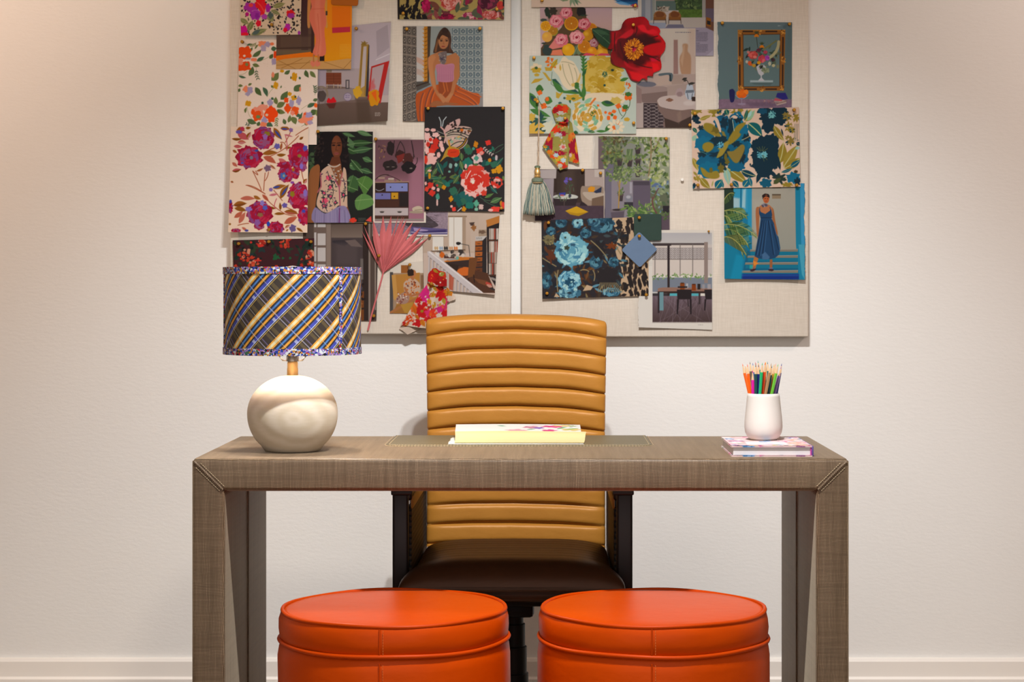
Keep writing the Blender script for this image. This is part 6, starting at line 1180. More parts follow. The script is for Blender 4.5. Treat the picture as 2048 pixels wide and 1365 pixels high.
# ---- blue and leopard print
c = sheet('pattern_print', 'dark print of dusty blue peonies beside a leopard spotted band, lower right pinboard', 'print',
          [(1083, 441), (1297, 434), (1297, 592), (1085, 598)], 4, '2f2b2e', PR, curl=(0, 0, 0, 2)).t(1030, 410, 4.8757)
c.poly([(960, 110), (1310, 110), (1310, 900), (1040, 900), (1040, 640), (980, 460), (1000, 300)], 'b59a7c')
for x, y, a, b in [(1105, 160, 22, 34), (1130, 150, 18, 40), (1100, 240, 22, 60), (1030, 290, 34, 50), (1050, 340, 22, 50), (1150, 220, 22, 50), (1070, 620, 20, 70), (1120, 650, 20, 60), (1175, 660, 24, 70), (1125, 750, 24, 70), (1220, 640, 20, 46), (1265, 680, 20, 60), (1215, 770, 18, 60), (1255, 740, 18, 60), (1165, 750, 16, 40), (1070, 800, 36, 44), (1175, 840, 16, 50), (1130, 860, 20, 40), (1250, 860, 24, 34), (1200, 870, 14, 26), (1295, 770, 12, 40), (1130, 580, 20, 50), (1020, 200, 30, 40), (1280, 590, 14, 30), (1060, 880, 26, 14), (1290, 850, 12, 40), (1010, 170, 24, 26), (1090, 560, 14, 26), (1040, 690, 14, 30)]:
    c.blob(x, y, a, b, c.rnd.choice(['2a2422', '302826']), 4, .14, c.rnd.uniform(-.3, .1))
for x, y, a, b in [(1190, 180, 16, 30), (1180, 260, 16, 44), (1090, 330, 18, 40), (1120, 400, 18, 44), (1060, 440, 18, 50), (1200, 330, 18, 40), (1240, 250, 20, 40), (1160, 480, 18, 40), (1060, 510, 20, 44), (1290, 300, 16, 50), (1240, 450, 18, 50), (1200, 540, 16, 40)]: c.blob(x, y, a, b, '2a2422', 4, .14, c.rnd.uniform(-.3, .1))
c.foliage(270, 140, 1040, 880, 120, 90, 34, ['3a2c26', '4a3022', '2a3038', '5a3a24', '24282e', '3f4a4c', '44382c']); c.foliage(280, 150, 1030, 880, 50, 80, 20, ['4a7080', '5a8494', '7a6a4a', '6a4a2c', '33586a'])
c.foliage(980, 160, 1050, 880, 24, 70, 22, ['3a2c26', '2f3a3e', '4a3a2c', '4a7280'])
B1 = ['3f6678', '5a8a9c', '8ab4b8', '7aa4ae', '2f5468']; B2 = ['2f4e60', '44707f', '24404f', '557f8c']
for p, q in [((350, 260, 50, 50), B2), ((450, 170, 60, 60), B2), ((610, 175, 60, 60), B1), ((850, 190, 130, 90), B2), ((770, 160, 70, 60), B2), ((690, 280, 60, 50), B2), ((790, 560, 70, 70), B2), ((960, 560, 56, 56), B2), ((310, 740, 50, 90), B2), ((940, 850, 100, 46), B1), ((530, 860, 130, 50), B1)]: c.peony(*p, q, 7, '24323c', 14)
c.peony(550, 450, 180, 160, ['5a8ea0', '8ab8bc', 'a4c8c6', '6a9eac', '4a7c92'], 9, None, 36); c.peony(490, 320, 60, 60, ['8ab8bc', 'a0c4c2', '6a9eac'], 6, '3a4a44', 10); c.blob(505, 420, 26, 22, '3a4438', 5, .2); c.blob(440, 440, 24, 16, '35566a', 4, .2); c.blob(565, 390, 26, 14, '35566a', 4, .2); c.blob(600, 510, 40, 16, '4a7a92', 4, .2)
c.peony(530, 740, 125, 110, ['3f7088', '6a9eb0', '9ac0c4', '2f5a74', '82b0b8'], 8, None, 30); c.blob(535, 760, 50, 44, '24485c', 6, .2); c.spots(470, 740, 600, 830, 14, 18, 12, ['7aa8b4', '4a7a90', 'a0c0bc'])
c.blob(330, 340, 56, 44, '6f6648', 8, .2); c.spots(290, 300, 380, 390, 20, 8, 8, ['8a7c54', '574e38']); c.blob(900, 700, 110, 90, '2c2728', 8, .15); c.blob(820, 440, 60, 90, '2a2628', 6, .2)
for k in range(12): c.curve([(830+k*14, 760), (820+k*18, 800), (810+k*22, 850)], 6, '8a7c5a')
for q in [[(740, 350), (830, 420), (900, 520)], [(270, 520), (330, 560), (400, 600)], [(420, 640), (400, 760), (420, 850)], [(960, 380), (1000, 430), (1030, 480)], [(640, 640), (680, 620), (720, 650)], [(760, 640), (790, 680), (770, 740)]]: c.curve(q, 10, '8a7a58')
c.blob(940, 400, 46, 30, '6a3a1c', 5, .3); c.blob(350, 500, 40, 60, '5a3422', 5, .3); c.poly([(380, 900), (400, 860), (440, 900)], 'b59a7c'); c.poly([(660, 840), (700, 780), (760, 800), (740, 830)], 'b59a7c')

# ---- dining table page
c = sheet('magazine_page', 'magazine page with white margins of a dark dining table beside a pool', 'magazine page',
          [(1275, 459), (1427, 461), (1424, 660), (1277, 655)], 1.4, 'cfc8bd', MG, curl=(0, 0, 1, 3), torn='left').t(1260, 350, 4.0158)
c.grad(180, 465, 668, 560, 'aaa6a6', 'b5b0ac'); c.rect(180, 560, 668, 810, 'c4b8ae'); c.rect(180, 548, 600, 565, '5a504e'); c.rect(180, 585, 668, 680, 'b5aca8')
for j in range(3):
    for i in range(17):
        x, y = 192+i*30, 600+j*32; c.ell(x, y, 15, 15, '7a706c', al=.8); c.ell(x, y, 11, 11, 'b8b0ac'); c.line([(x-14, y-14), (x+14, y+14)], 2.5, '7a706c'); c.line([(x+14, y-14), (x-14, y+14)], 2.5, '7a706c')
c.line([(180, 680), (668, 680)], 4, '6a605c')
for x in (200, 402, 503): c.line([(x, 560), (x, 815)], 6, '6f6662')
c.rect(180, 825, 668, 945, '747a84'); c.foliage(185, 800, 665, 830, 56, 22, 9, ['6f8a52', '87a066', '5a7444']); c.rect(180, 940, 668, 952, 'b5b4b0'); c.rect(315, 945, 560, 975, '58a0a8'); c.rect(180, 952, 315, 975, '3a3436'); c.rect(300, 555, 318, 970, '33292a'); c.rect(180, 556, 330, 570, '3c3232'); c.rect(595, 540, 625, 870, '8a7a72'); c.rect(625, 560, 668, 810, 'b8b0ac', .5)
c.grad(180, 975, 658, 1185, '6f5f66', '4a3a38'); 
for k in range(40): c.line([(180+c.rnd.uniform(0, 470), 980), (180+c.rnd.uniform(0, 470), 1185)], 6, c.rnd.choice(['7f7078', '45363a', '5a4a50']), .3)
c.poly([(225, 935), (265, 905), (668, 915), (668, 945), (560, 940), (225, 942)], '8a6a5c'); c.rect(222, 936, 668, 952, '3a2a26'); c.rect(222, 940, 236, 1110, '33282a'); c.rect(236, 942, 268, 1090, '6a8a90'); c.rect(550, 950, 565, 1040, '3f3436')
for b in [(420, 900, 24, 30, '7a4420'), (512, 908, 22, 30, '7a3f1c'), (553, 902, 16, 26, '2e2624'), (458, 895, 10, 22, 'a8a4a2'), (590, 900, 14, 20, '8f8a8c'), (635, 900, 18, 22, '9a9496')]: c.rect(b[0]-b[2]*.75, b[1]-b[3], b[0]+b[2]*.75, b[1]+b[3]*.75, b[4])
c.rect(408, 866, 432, 874, '4a2a18'); c.rect(500, 876, 524, 884, '4a2a18'); c.rect(383, 896, 460, 908, '2e2424')
c.poly([(376, 922), (494, 922), (492, 1000), (380, 1000)], '2c2426'); c.poly([(376, 1000), (394, 1000), (384, 1120), (374, 1120)], '2a2224'); c.poly([(478, 1000), (494, 1000), (494, 1120), (482, 1120)], '2a2224'); c.line([(464, 1000), (468, 1055)], 8, '332a2c'); c.poly([(596, 922), (660, 922), (660, 1000), (606, 1000)], '2c2426'); c.poly([(598, 1000), (612, 1000), (604, 1090), (594, 1090)], '2a2224')
c.rect(180, 1183, 660, 1186, 'cfc8bd'); c.rect(658, 465, 675, 1190, 'cfc8bd'); c.rect(60, 430, 178, 1240, 'cdc6bc'); c.rect(60, 430, 680, 466, 'cfc6ba'); c.text(545, 1203, 605, 8, 1, 4, '8a8480', .7); c.text(148, 700, 180, 13, 3, 3, 'a09890', .6)

# ---- person in blue dress
c = sheet('magazine_page', 'magazine page of a person in a long blue dress on turquoise steps', 'magazine page',
          [(1448, 365), (1608, 367), (1609, 560), (1448, 558)], 3, '1f6a84', MG, curl=(0, 0, 5, 4), torn='right').t(1260, 350, 4.0158)
c.grad(750, 60, 985, 840, '2a7a98', '13607a'); c.rect(815, 100, 980, 300, '3a8aa6'); c.poly([(820, 180), (880, 190), (880, 270), (815, 260)], 'b0c0c0', .8, 16); c.poly([(905, 120), (930, 110), (925, 270), (895, 260)], 'a8c0c4', .8, 14); c.rect(885, 100, 895, 500, '1c6480'); c.rect(945, 90, 980, 500, '2f86a4')
c.grad(980, 60, 1330, 600, 'a09a8c', '8f8f84'); c.rect(1140, 155, 1210, 192, '8a7860'); c.rect(1140, 155, 1210, 166, '5f5242'); c.rect(1140, 95, 1212, 108, '7a6a54'); c.rect(985, 200, 1080, 560, 'a8a296', .5, 40)
c.poly([(1325, 60), (1400, 60), (1400, 840), (1350, 840), (1330, 560)], '1f7690'); c.poly([(1365, 60), (1400, 60), (1400, 560), (1372, 560)], '3f8cae'); c.poly([(1350, 560), (1400, 560), (1395, 840), (1375, 800)], '4a94a8')
c.poly([(940, 610), (1340, 610), (1350, 840), (890, 840)], '0f5a74')
for y, x0 in ((600, 965), (650, 945), (705, 925), (770, 895)):
    c.poly([(x0, y), (1345, y-4), (1345, y+18), (x0-6, y+18)], '7a7468'); c.rect(x0, y+18, 1345, y+46, '0f6a80'); c.line([(x0, y+2), (1345, y-2)], 4, '9a9488')
c.rect(892, 796, 1352, 840, '14306e'); c.rect(892, 800, 1352, 815, '1f4480'); c.poly([(750, 480), (850, 580), (900, 680), (890, 840), (750, 840)], '157088'); c.poly([(800, 840), (850, 640), (920, 650), (895, 840)], '2284a0', .6, 20); c.rect(750, 100, 830, 330, '2a3a30')
def frond(x0, y0, x1, y1, L, col, n=26, sg=1):
    mx, my = (x0+x1)/2, min(y0, y1)-20
    for t in np.linspace(0, 1, n):
        x = (1-t)**2*x0+2*t*(1-t)*mx+t*t*x1; y = (1-t)**2*y0+2*t*(1-t)*my+t*t*y1; l = L*(.35+math.sin(3.1*min(t+.12, 1))*.8)
        c.line([(x, y), (x+l*.35, y+l)], 5, c.rnd.choice(col)); c.line([(x, y), (x+l*.8, y-l*.25)], 4, c.rnd.choice(col))
    c.curve([(x0, y0), (mx, my), (x1, y1)], 5, 'a8a05c')
GP = ['4f6a38', '3c5630', '6f7f44', '7f8a50', '2c4428']
frond(750, 210, 830, 150, 40, ['33482e', '4a5c38', '2a3a28']); frond(750, 290, 930, 330, 70, GP); frond(750, 330, 900, 640, 90, GP, 34); frond(760, 440, 945, 560, 90, GP, 30); frond(750, 400, 1010, 490, 60, GP, 26); frond(750, 500, 930, 640, 70, ['5a5a34', '6f6a3c', '4a5a34'], 26)
c.poly([(1010, 270), (1040, 262), (1040, 300), (1035, 420), (1038, 495), (1020, 495), (1010, 380)], '9a6544'); c.poly([(1120, 262), (1150, 275), (1165, 370), (1185, 475), (1165, 478), (1145, 390), (1135, 310)], '94603f'); c.poly([(1035, 262), (1065, 240), (1110, 240), (1140, 270), (1130, 330), (1045, 330)], 'a86f4c')
c.poly([(995, 660), (1030, 660), (1020, 700), (1000, 760), (970, 770), (985, 720)], 'a06a40'); c.poly([(985, 690), (1010, 700), (1030, 712), (995, 730)], 'c8823c'); c.poly([(1120, 680), (1142, 680), (1140, 760), (1118, 765)], '8f5c3c')
c.poly([(1035, 275), (1050, 300), (1085, 315), (1120, 290), (1132, 275), (1140, 320), (1135, 350), (1155, 390), (1170, 470), (1190, 500), (1205, 590), (1195, 640), (1160, 670), (1090, 682), (1030, 672), (998, 655), (1015, 560), (1030, 480), (1042, 400), (1048, 350), (1035, 310)], '24425f')
for q in [[(1060, 370), (1040, 500), (1010, 640)], [(1090, 370), (1080, 520), (1060, 660)], [(1110, 370), (1130, 500), (1150, 640)], [(1075, 370), (1060, 500), (1035, 650)], [(1140, 400), (1170, 500), (1190, 600)]]: c.curve(q, 9, '1a3048'); c.curve([(x+10, y) for x, y in q], 6, '36587a')
c.poly([(1085, 315), (1070, 290), (1100, 288)], 'a86f4c'); c.line([(1048, 345), (1138, 345)], 5, '18293e'); c.poly([(1055, 640), (1085, 620), (1120, 660), (1110, 682), (1060, 680)], '4a6a8a', .8, 8); c.line([(1040, 265), (1040, 290)], 5, '24425f'); c.line([(1122, 262), (1128, 285)], 5, '24425f')
c.blob(1090, 178, 30, 28, '2a1e1c', 3, .05); c.ell(1092, 195, 25, 34, 'a8603a'); c.ell(1080, 245, 26, 14, '6a5f6c'); c.spots(1060, 236, 1100, 260, 9, 6, 4, ['a09aa0', '4a4450']); c.poly([(1062, 190), (1075, 165), (1115, 168), (1120, 185), (1090, 172)], '2a1e1c'); c.line([(1080, 192), (1088, 190)], 4, '3a2218'); c.line([(1100, 192), (1108, 194)], 4, '3a2218'); c.line([(1086, 212), (1100, 212)], 5, '8a3a2c')
c.blob(985, 765, 24, 10, '3a2a34', 3, .1, -.3); c.blob(1130, 765, 22, 9, '3a2a34', 3, .1); c.line([(970, 755), (1000, 742)], 6, '7a4a5a'); c.line([(1115, 750), (1145, 750)], 6, '5a6a9a'); c.rect(958, 725, 985, 755, '3a9a90', .8)
# ---------------------------------------------------------------- prints pinned to the boards
PRINT_GAIN = np.array([.69, .70, .71])
def ink(c):
    c = np.asarray(H(c) if isinstance(c, str) else c, float); g = c @ np.array([.3, .59, .11])
    mx = c.max(-1); st = (mx-c.min(-1))/np.maximum(mx, .02); k = 1+.12*np.clip((st-.3)/.4, 0, 1)
    c = np.clip(g[..., None]+(c-g[..., None])*k[..., None], 0, 1); c = np.clip(.42+(c-.42)*1.1, 0, 1)
    return np.clip(lin(c)*PRINT_GAIN, .002, .9)
def lift_at(u, v, curl):
    tl, tr, br, bl = curl; s = lambda a: np.clip(a, 0, 1)**2.2
    return (tl*s((1-u)*(1-v)*1.0)+tr*s(u*(1-v))+br*s(u*v)+bl*s((1-u)*v))*1.0
def paper(s):
    (tl, tr, br, bl) = [np.array(p, float) for p in s['corners']]; cv = s['cv']
    nu = int(max(tr[0]-tl[0], br[0]-bl[0])*cv.R); nv = int(max(bl[1]-tl[1], br[1]-tr[1])*cv.R)
    U, V = np.meshgrid(np.linspace(0, 1, nu), np.linspace(0, 1, nv)); u, v = U[..., None], V[..., None]
    p = (tl*(1-u)+tr*u)*(1-v)+(bl*(1-u)+br*u)*v
    r = np.random.RandomState(int(tl[0]) % 999); seed = int(tl[0])
    if s['torn'] in ('left', 'right'):
        y = p[:, 0, 1]; d = (vnoise(y/16, y*0, seed)-.5)*3+(vnoise(y/4, y*0, seed+1)-.5)*1.6
        k = (1-U) if s['torn'] == 'left' else U; p[..., 0] += d[:, None]*np.clip(k*12-11, 0, 1)
    col = ink(cv.sample(p[..., 0], p[..., 1]).reshape(-1, 3))
    if s['torn'] == 'left' and s['name'] == 'magazine_page':
        e = (U.reshape(-1) < .014); col[e] = ink(H('cfc6bb'))
    warp = .0007*(vnoise(p[..., 0]/38, p[..., 1]/38, seed+3)-.3)
    ph = seed % 7
    wave = .0016*np.clip(V-.55, 0, 1)*(1+np.sin(U*5+ph))
    lift = lift_at(U, V, s['curl'])*.0022
    d = BD-.0008-s['layer']*.00115-warp-wave-lift
    X = (p[..., 0]-VX)/F*BD; Z = EYE-(p[..., 1]-VY)/F*BD
    o = mk(s['name'], np.stack([X, d, Z], -1).reshape(-1, 3), gridfaces(nu, nv)[:, ::-1].copy(), M_print, col=col)
    tag(o, s['label'], s['cat'], s['group']); s['obj'] = o
def board_pt(px, py, mm): return Vector(((px-VX)/F*BD, BD-mm*.001, EYE-(py-VY)/F*BD))
for s in SHEETS:
    if s['cat'] != 'leather swatch': paper(s)

# ---------------------------------------------------------------- leather swatches
def swatch(c, half, rot, mm, colr, c2, label, rad=.006, th=.0022):
    ctr = board_pt(c[0], c[1], mm); hx, hz = half[0]/F*BD, half[1]/F*BD; out = []
    for qx, qz, a0 in ((1, 1, 0), (-1, 1, 90), (-1, -1, 180), (1, -1, 270)):
        for k in range(7):
            a = math.radians(a0+k*15); out.append(((hx-rad)*qx+rad*math.cos(a), (hz-rad)*qz+rad*math.sin(a)))
    cr, sr = math.cos(rot), math.sin(rot); n = len(out); V = []
    for dy, g in ((0, 1), (-th+.0005, 1), (-th, .985)):
        for x, z in out: V.append((ctr.x+g*(x*cr-z*sr), ctr.y+dy, ctr.z+g*(x*sr+z*cr)))
    Fc = [(j*n+k, j*n+(k+1) % n, (j+1)*n+(k+1) % n, (j+1)*n+k) for j in range(2) for k in range(n)]+[tuple(range(n-1, -1, -1)), tuple(2*n+k for k in range(n))]
    return tag(mk('leather_swatch', V, Fc, leather('swatch_hide', colr, c2, .5, .3, .1, 30), smooth=False), label, 'leather swatch', 'leather swatches')
swatch((690.5, -6), (27, 18), -.04, 9.5, 'a4560f', '96500f', 'rust tan leather swatch with rounded corners at the top edge of the left pinboard')
swatch((1295, 455), (27.5, 26.5), 0, 7, '22312a', '1d2a24', 'dark green leather swatch above the blue one, right pinboard')
swatch((1278.5, 500), (25.5, 25.5), math.pi/4+.02, 11, '596b82', '52647c', 'slate blue leather swatch turned as a diamond, right pinboard')

# ---------------------------------------------------------------- red flower cut-out
fc = Cv(1180, 30, 1335, 170, '5a0a14', 1.5).t(1030, 0, 5.056)
fl_out = [(775, 300), (880, 290), (975, 315), (1060, 300), (1085, 240), (1130, 195), (1220, 180), (1300, 172), (1350, 215), (1365, 255), (1440, 275), (1470, 320), (1460, 350), (1500, 400), (1524, 450), (1510, 520), (1470, 580), (1480, 650), (1470, 710), (1400, 745), (1395, 780), (1340, 775), (1335, 820), (1290, 800), (1245, 835), (1170, 815), (1130, 740), (1105, 695), (1040, 680), (970, 640), (965, 560), (985, 500), (960, 505), (880, 470), (820, 400)]
fc.poly([(770, 290), (880, 285), (985, 315), (1000, 420), (980, 510), (880, 475), (815, 400)], '2c4430')
fc.line([(790, 310), (880, 380), (985, 470)], 8, '4f6a4c'); fc.line([(850, 350), (900, 310), (950, 310)], 5, '1d3022'); fc.line([(880, 380), (930, 345), (980, 350)], 5, '1d3022'); fc.leaf(800, 310, 960, 360, 40, '3a563c')
fc.blob(1240, 500, 285, 330, '7c0c18', 7, .05)
for a in [(1100, 420, 130, 200, '6a0c18'), (1250, 260, 150, 90, '8f0f1c'), (1200, 200, 90, 40, '9c1420'), (1330, 220, 60, 60, 'a31522'), (1420, 400, 110, 130, 'b0101e'), (1450, 330, 60, 50, 'c01a26'), (1410, 560, 130, 130, 'a80f20'), (1450, 480, 70, 60, 'c2141f'), (1400, 680, 100, 80, 'b8101c'), (1280, 740, 110, 70, 'b01420'), (1080, 600, 90, 80, '7c0c1a'), (1160, 680, 90, 60, '8a0f1c'), (1030, 380, 60, 90, '850e1a'), (1230, 500, 190, 160, '4a0c14'), (1330, 430, 120, 60, '3f0a10'), (1350, 560, 110, 60, '560c16'), (1100, 480, 50, 130, '3c0a12')]:
    fc.blob(*a, 5, .1, soft=40)
for p, k in [([(1000, 430), (1090, 350), (1170, 300), (1196, 310), (1180, 360), (1090, 410), (1010, 450)], 'b5222c'), ([(1240, 270), (1300, 255), (1340, 310), (1400, 300), (1440, 340), (1370, 350), (1280, 320)], 'd02430'), ([(1300, 480), (1420, 440), (1500, 450), (1490, 540), (1400, 570), (1310, 540)], 'b20f1e'), ([(1100, 620), (1180, 680), (1290, 700), (1330, 710), (1240, 720), (1130, 680)], 'a8202a'), ([(1380, 640), (1440, 650), (1460, 700), (1400, 730)], 'd41a24'), ([(1150, 720), (1260, 750), (1320, 780), (1250, 825), (1180, 800)], 'c41a22'), ([(1360, 590), (1440, 590), (1440, 620), (1380, 630)], 'bb0f38'), ([(975, 330), (1040, 330), (1000, 430), (985, 500)], '9c1522'), ([(1040, 400), (1120, 400), (1130, 470), (1090, 600), (1060, 580), (1030, 480)], '5a0c16')]:
    fc.poly(p, k, 1, 16)
for q in [[(1060, 430), (1080, 560), (1140, 640)], [(1300, 420), (1380, 380), (1440, 370)], [(1310, 560), (1400, 580), (1460, 620)], [(1200, 640), (1280, 680), (1380, 690)], [(1200, 370), (1240, 330), (1230, 280)], [(1010, 340), (1000, 420), (1010, 520)]]: fc.curve(q, 12, '3a080e', .7)
fc.blob(1200, 505, 92, 100, 'a8641a', 9, .06)
for i in range(190):
    a = fc.rnd.uniform(0, 6.28); r = 98*math.sqrt(fc.rnd.uniform(.06, 1)); x, y = 1200+r*.93*math.cos(a), 505+r*math.sin(a)
    fc.line([(x, y), (x+16*math.cos(a+.4), y+16*math.sin(a+.4))], 8, fc.rnd.choice(['d88a26', 'e0a03a', 'b5681a', 'c87a1e', '7a3a14']))
fc.blob(1195, 500, 26, 26, '7a1a2a', 5, .3); fc.spots(1170, 475, 1225, 525, 12, 8, 8, ['c0304a', '4a1018', 'd8903a'])
fc.line([(1090, 740), (1130, 830), (1240, 850), (1330, 830)], 10, 'c8b8a8', .8)
SHEETS_F = []
def cutout(name, cv, outline, mm, label, cat, dome, mat=M_print, sc=(1030, 0, 5.056), group=None):
    out = np.stack([sc[0]+np.array(outline)[:, 0]/sc[2], sc[1]+np.array(outline)[:, 1]/sc[2]], 1)
    a, b, d_, e = np.roll(out, 1, 0), out, np.roll(out, -1, 0), np.roll(out, -2, 0)
    out = np.stack([.5*(2*b+(d_-a)*t+(2*a-5*b+4*d_-e)*t*t+(3*b-3*d_+e-a)*t**3) for t in (0, .25, .5, .75)], 1).reshape(-1, 2)
    R = 1.6; x0_, y0_ = out.min(0); x1_, y1_ = out.max(0); nu, nv = int((x1_-x0_)*R), int((y1_-y0_)*R)
    X, Y = np.meshgrid(np.linspace(x0_, x1_, nu), np.linspace(y0_, y1_, nv)); ins = np.zeros(X.shape, bool)
    for i in range(len(out)):
        p, q = out[i], out[(i+1) % len(out)]
        if p[1] == q[1]: continue
        ins ^= ((p[1] > Y) != (q[1] > Y)) & (X < (q[0]-p[0])*(Y-p[1])/(q[1]-p[1])+p[0])
    fq = gridfaces(nu, nv); fq = fq[ins.ravel()[fq].all(1)]; used = np.unique(fq); mp = -np.ones(nu*nv, int); mp[used] = np.arange(len(used))
    col = ink(cv.sample(X, Y).reshape(-1, 3))[used]; d = dome(X, Y)
    W = np.stack([(X-VX)/F*BD, BD-(mm+d)*.001, EYE-(Y-VY)/F*BD], -1).reshape(-1, 3)[used]
    return tag(mk(name, W, mp[fq][:, ::-1].copy(), mat, col=col), label, cat, group)
cutout('flower_cutout', fc, fl_out, 8, 'large red peony cut from a print, with one green leaf, pinned on the right pinboard', 'paper flower', lambda X, Y: 5*np.exp(-((X-1267)**2+(Y-100)**2)/1500)+4*np.clip((np.hypot(X-1275, Y-98)-30)/40, 0, 1)**2*(1+.6*np.sin(np.arctan2(Y-98, X-1275)*6)))

# ---------------------------------------------------------------- knotted scarves
def soft_cloth(name, label, cat, group, root_px, parts, cv):
    root = empty(name, board_pt(*root_px, 4), label, cat, group)
    for pn, rows, fold, nf, mm in parts:
        nu, nv = 90, 90; rows = [np.array(r, float) for r in rows]
        def rs(r, n):
            L = np.concatenate([[0], np.cumsum(np.hypot(*np.diff(r, axis=0).T))]); t = np.linspace(0, L[-1], n)
            return np.stack([np.interp(t, L, r[:, 0]), np.interp(t, L, r[:, 1])], 1)
        A = np.stack([rs(r, nu) for r in rows]); tv = np.linspace(0, len(rows)-1, nv); i0 = np.clip(tv.astype(int), 0, len(rows)-2); f = (tv-i0); f = (f*f*(3-2*f))[:, None, None] if len(rows) > 3 else f[:, None, None]
        p = A[i0]*(1-f)+A[i0+1]*f; U, V = np.meshgrid(np.linspace(0, 1, nu), np.linspace(0, 1, nv))
        d = mm+fold*(.5+.5*np.sin(U*math.pi*2*nf+V*2.2))*(.35+.65*V)+fold*.8*np.sin(U*math.pi)
        X, Y = p[..., 0], p[..., 1]
        W = np.stack([(X-VX)/F*BD, BD-d*.001, EYE-(Y-VY)/F*BD], -1).reshape(-1, 3)
        mk(pn, W, gridfaces(nu, nv)[:, ::-1].copy(), M_cloth, root, col=ink(cv.sample(X, Y).reshape(-1, 3)))
    return root
def zf(pts, ox, oy, sc): return [(ox+x/sc, oy+y/sc) for x, y in pts]
# red and orange floral cloth, left board
rc = Cv(790, 530, 925, 680, 'c4b09e', 2.2).t(720, 420, 5.0545)
for b in [(625, 1020, 62, 76, 'a3141c'), (760, 660, 80, 70, '9c1216'), (830, 740, 60, 80, '8f1018'), (830, 860, 60, 60, 'a8161c'), (640, 820, 60, 60, 'b82a6a'), (660, 880, 50, 56, 'b52a72'), (720, 1040, 60, 50, 'b83060'), (740, 1050, 40, 46, 'c8402a'), (590, 1140, 60, 40, 'a3161c'), (820, 1000, 50, 44, 'b0286a'), (590, 910, 40, 34, 'a8181e'), (500, 1100, 36, 36, 'c0501e'), (460, 1150, 30, 30, 'a8281e'), (540, 990, 40, 44, 'c05a20'), (700, 700, 50, 50, 'a8161a'), (860, 650, 40, 40, 'b03a1e'), (720, 760, 30, 30, 'b5641e'), (870, 960, 26, 60, 'b03058'), (800, 800, 30, 24, 'c04028'), (900, 830, 50, 40, 'b8701e'), (690, 1110, 40, 30, 'a8201e'), (860, 1050, 36, 40, 'a8181e'), (660, 960, 30, 24, 'a8141c')]: rc.blob(*b, 6, .18)
for a in [(700, 870, 780, 850, 50, 'a87a2a'), (690, 900, 720, 960, 44, 'b8862e'), (760, 930, 740, 1000, 40, 'b88a34'), (840, 890, 860, 960, 40, '9a8a3a'), (620, 1110, 660, 1180, 50, 'b5701e'), (530, 960, 570, 1060, 50, 'b8641c'), (800, 660, 860, 640, 44, '8a8a44'), (740, 760, 780, 830, 34, '9a8030'), (880, 850, 930, 820, 40, 'a8742a'), (560, 1060, 600, 1110, 34, 'a8641c'), (740, 600, 800, 640, 30, '9a7a2a'), (680, 970, 740, 1010, 26, '8a2018'), (450, 1180, 500, 1130, 24, 'b86a24'), (820, 940, 800, 980, 24, 'b8924a')]: rc.leaf(*a, vein='8a5a1e')
rc.blob(630, 1025, 16, 14, '8a7a2a'); rc.spots(450, 1050, 560, 1160, 26, 8, 8, ['b83a20', 'c05a2a', 'd0b8a4']); rc.spots(640, 620, 880, 1080, 40, 8, 8, ['d0bca8', 'c8602a', 'a01a20'])
rp = [('cloth_tail', [zf([(690, 730), (770, 745), (850, 740)], 720, 420, 5.0545), zf([(640, 800), (770, 810), (878, 800)], 720, 420, 5.0545), zf([(560, 920), (720, 940), (884, 930)], 720, 420, 5.0545), zf([(480, 1060), (690, 1090), (882, 1070)], 720, 420, 5.0545), zf([(412, 1165), (665, 1198), (880, 1180)], 720, 420, 5.0545)], 9, 2, 4),
      ('cloth_lining', [zf([(412, 1160), (480, 1172), (640, 1190)], 720, 420, 5.0545), zf([(398, 1205), (480, 1228), (600, 1215)], 720, 420, 5.0545), zf([(440, 1228), (480, 1262), (560, 1225)], 720, 420, 5.0545)], 2, 1, 3),
      ('cloth_bunch', [zf([(730, 595), (770, 590), (800, 610)], 720, 420, 5.0545), zf([(692, 650), (770, 640), (866, 632)], 720, 420, 5.0545), zf([(690, 720), (780, 720), (880, 700)], 720, 420, 5.0545), zf([(725, 762), (790, 775), (880, 775)], 720, 420, 5.0545)], 8, 1.5, 12),
      ('cloth_corner', [zf([(860, 770), (890, 790), (935, 830)], 720, 420, 5.0545), zf([(880, 860), (910, 860), (970, 890)], 720, 420, 5.0545), zf([(888, 940), (915, 925), (970, 905)], 720, 420, 5.0545)], 4, 1, 4)]
soft_cloth('gathered_cloth', 'red, magenta and orange floral cloth gathered by a pin, hanging left of the chair top', 'cloth', None, (866, 655), rp, rc)
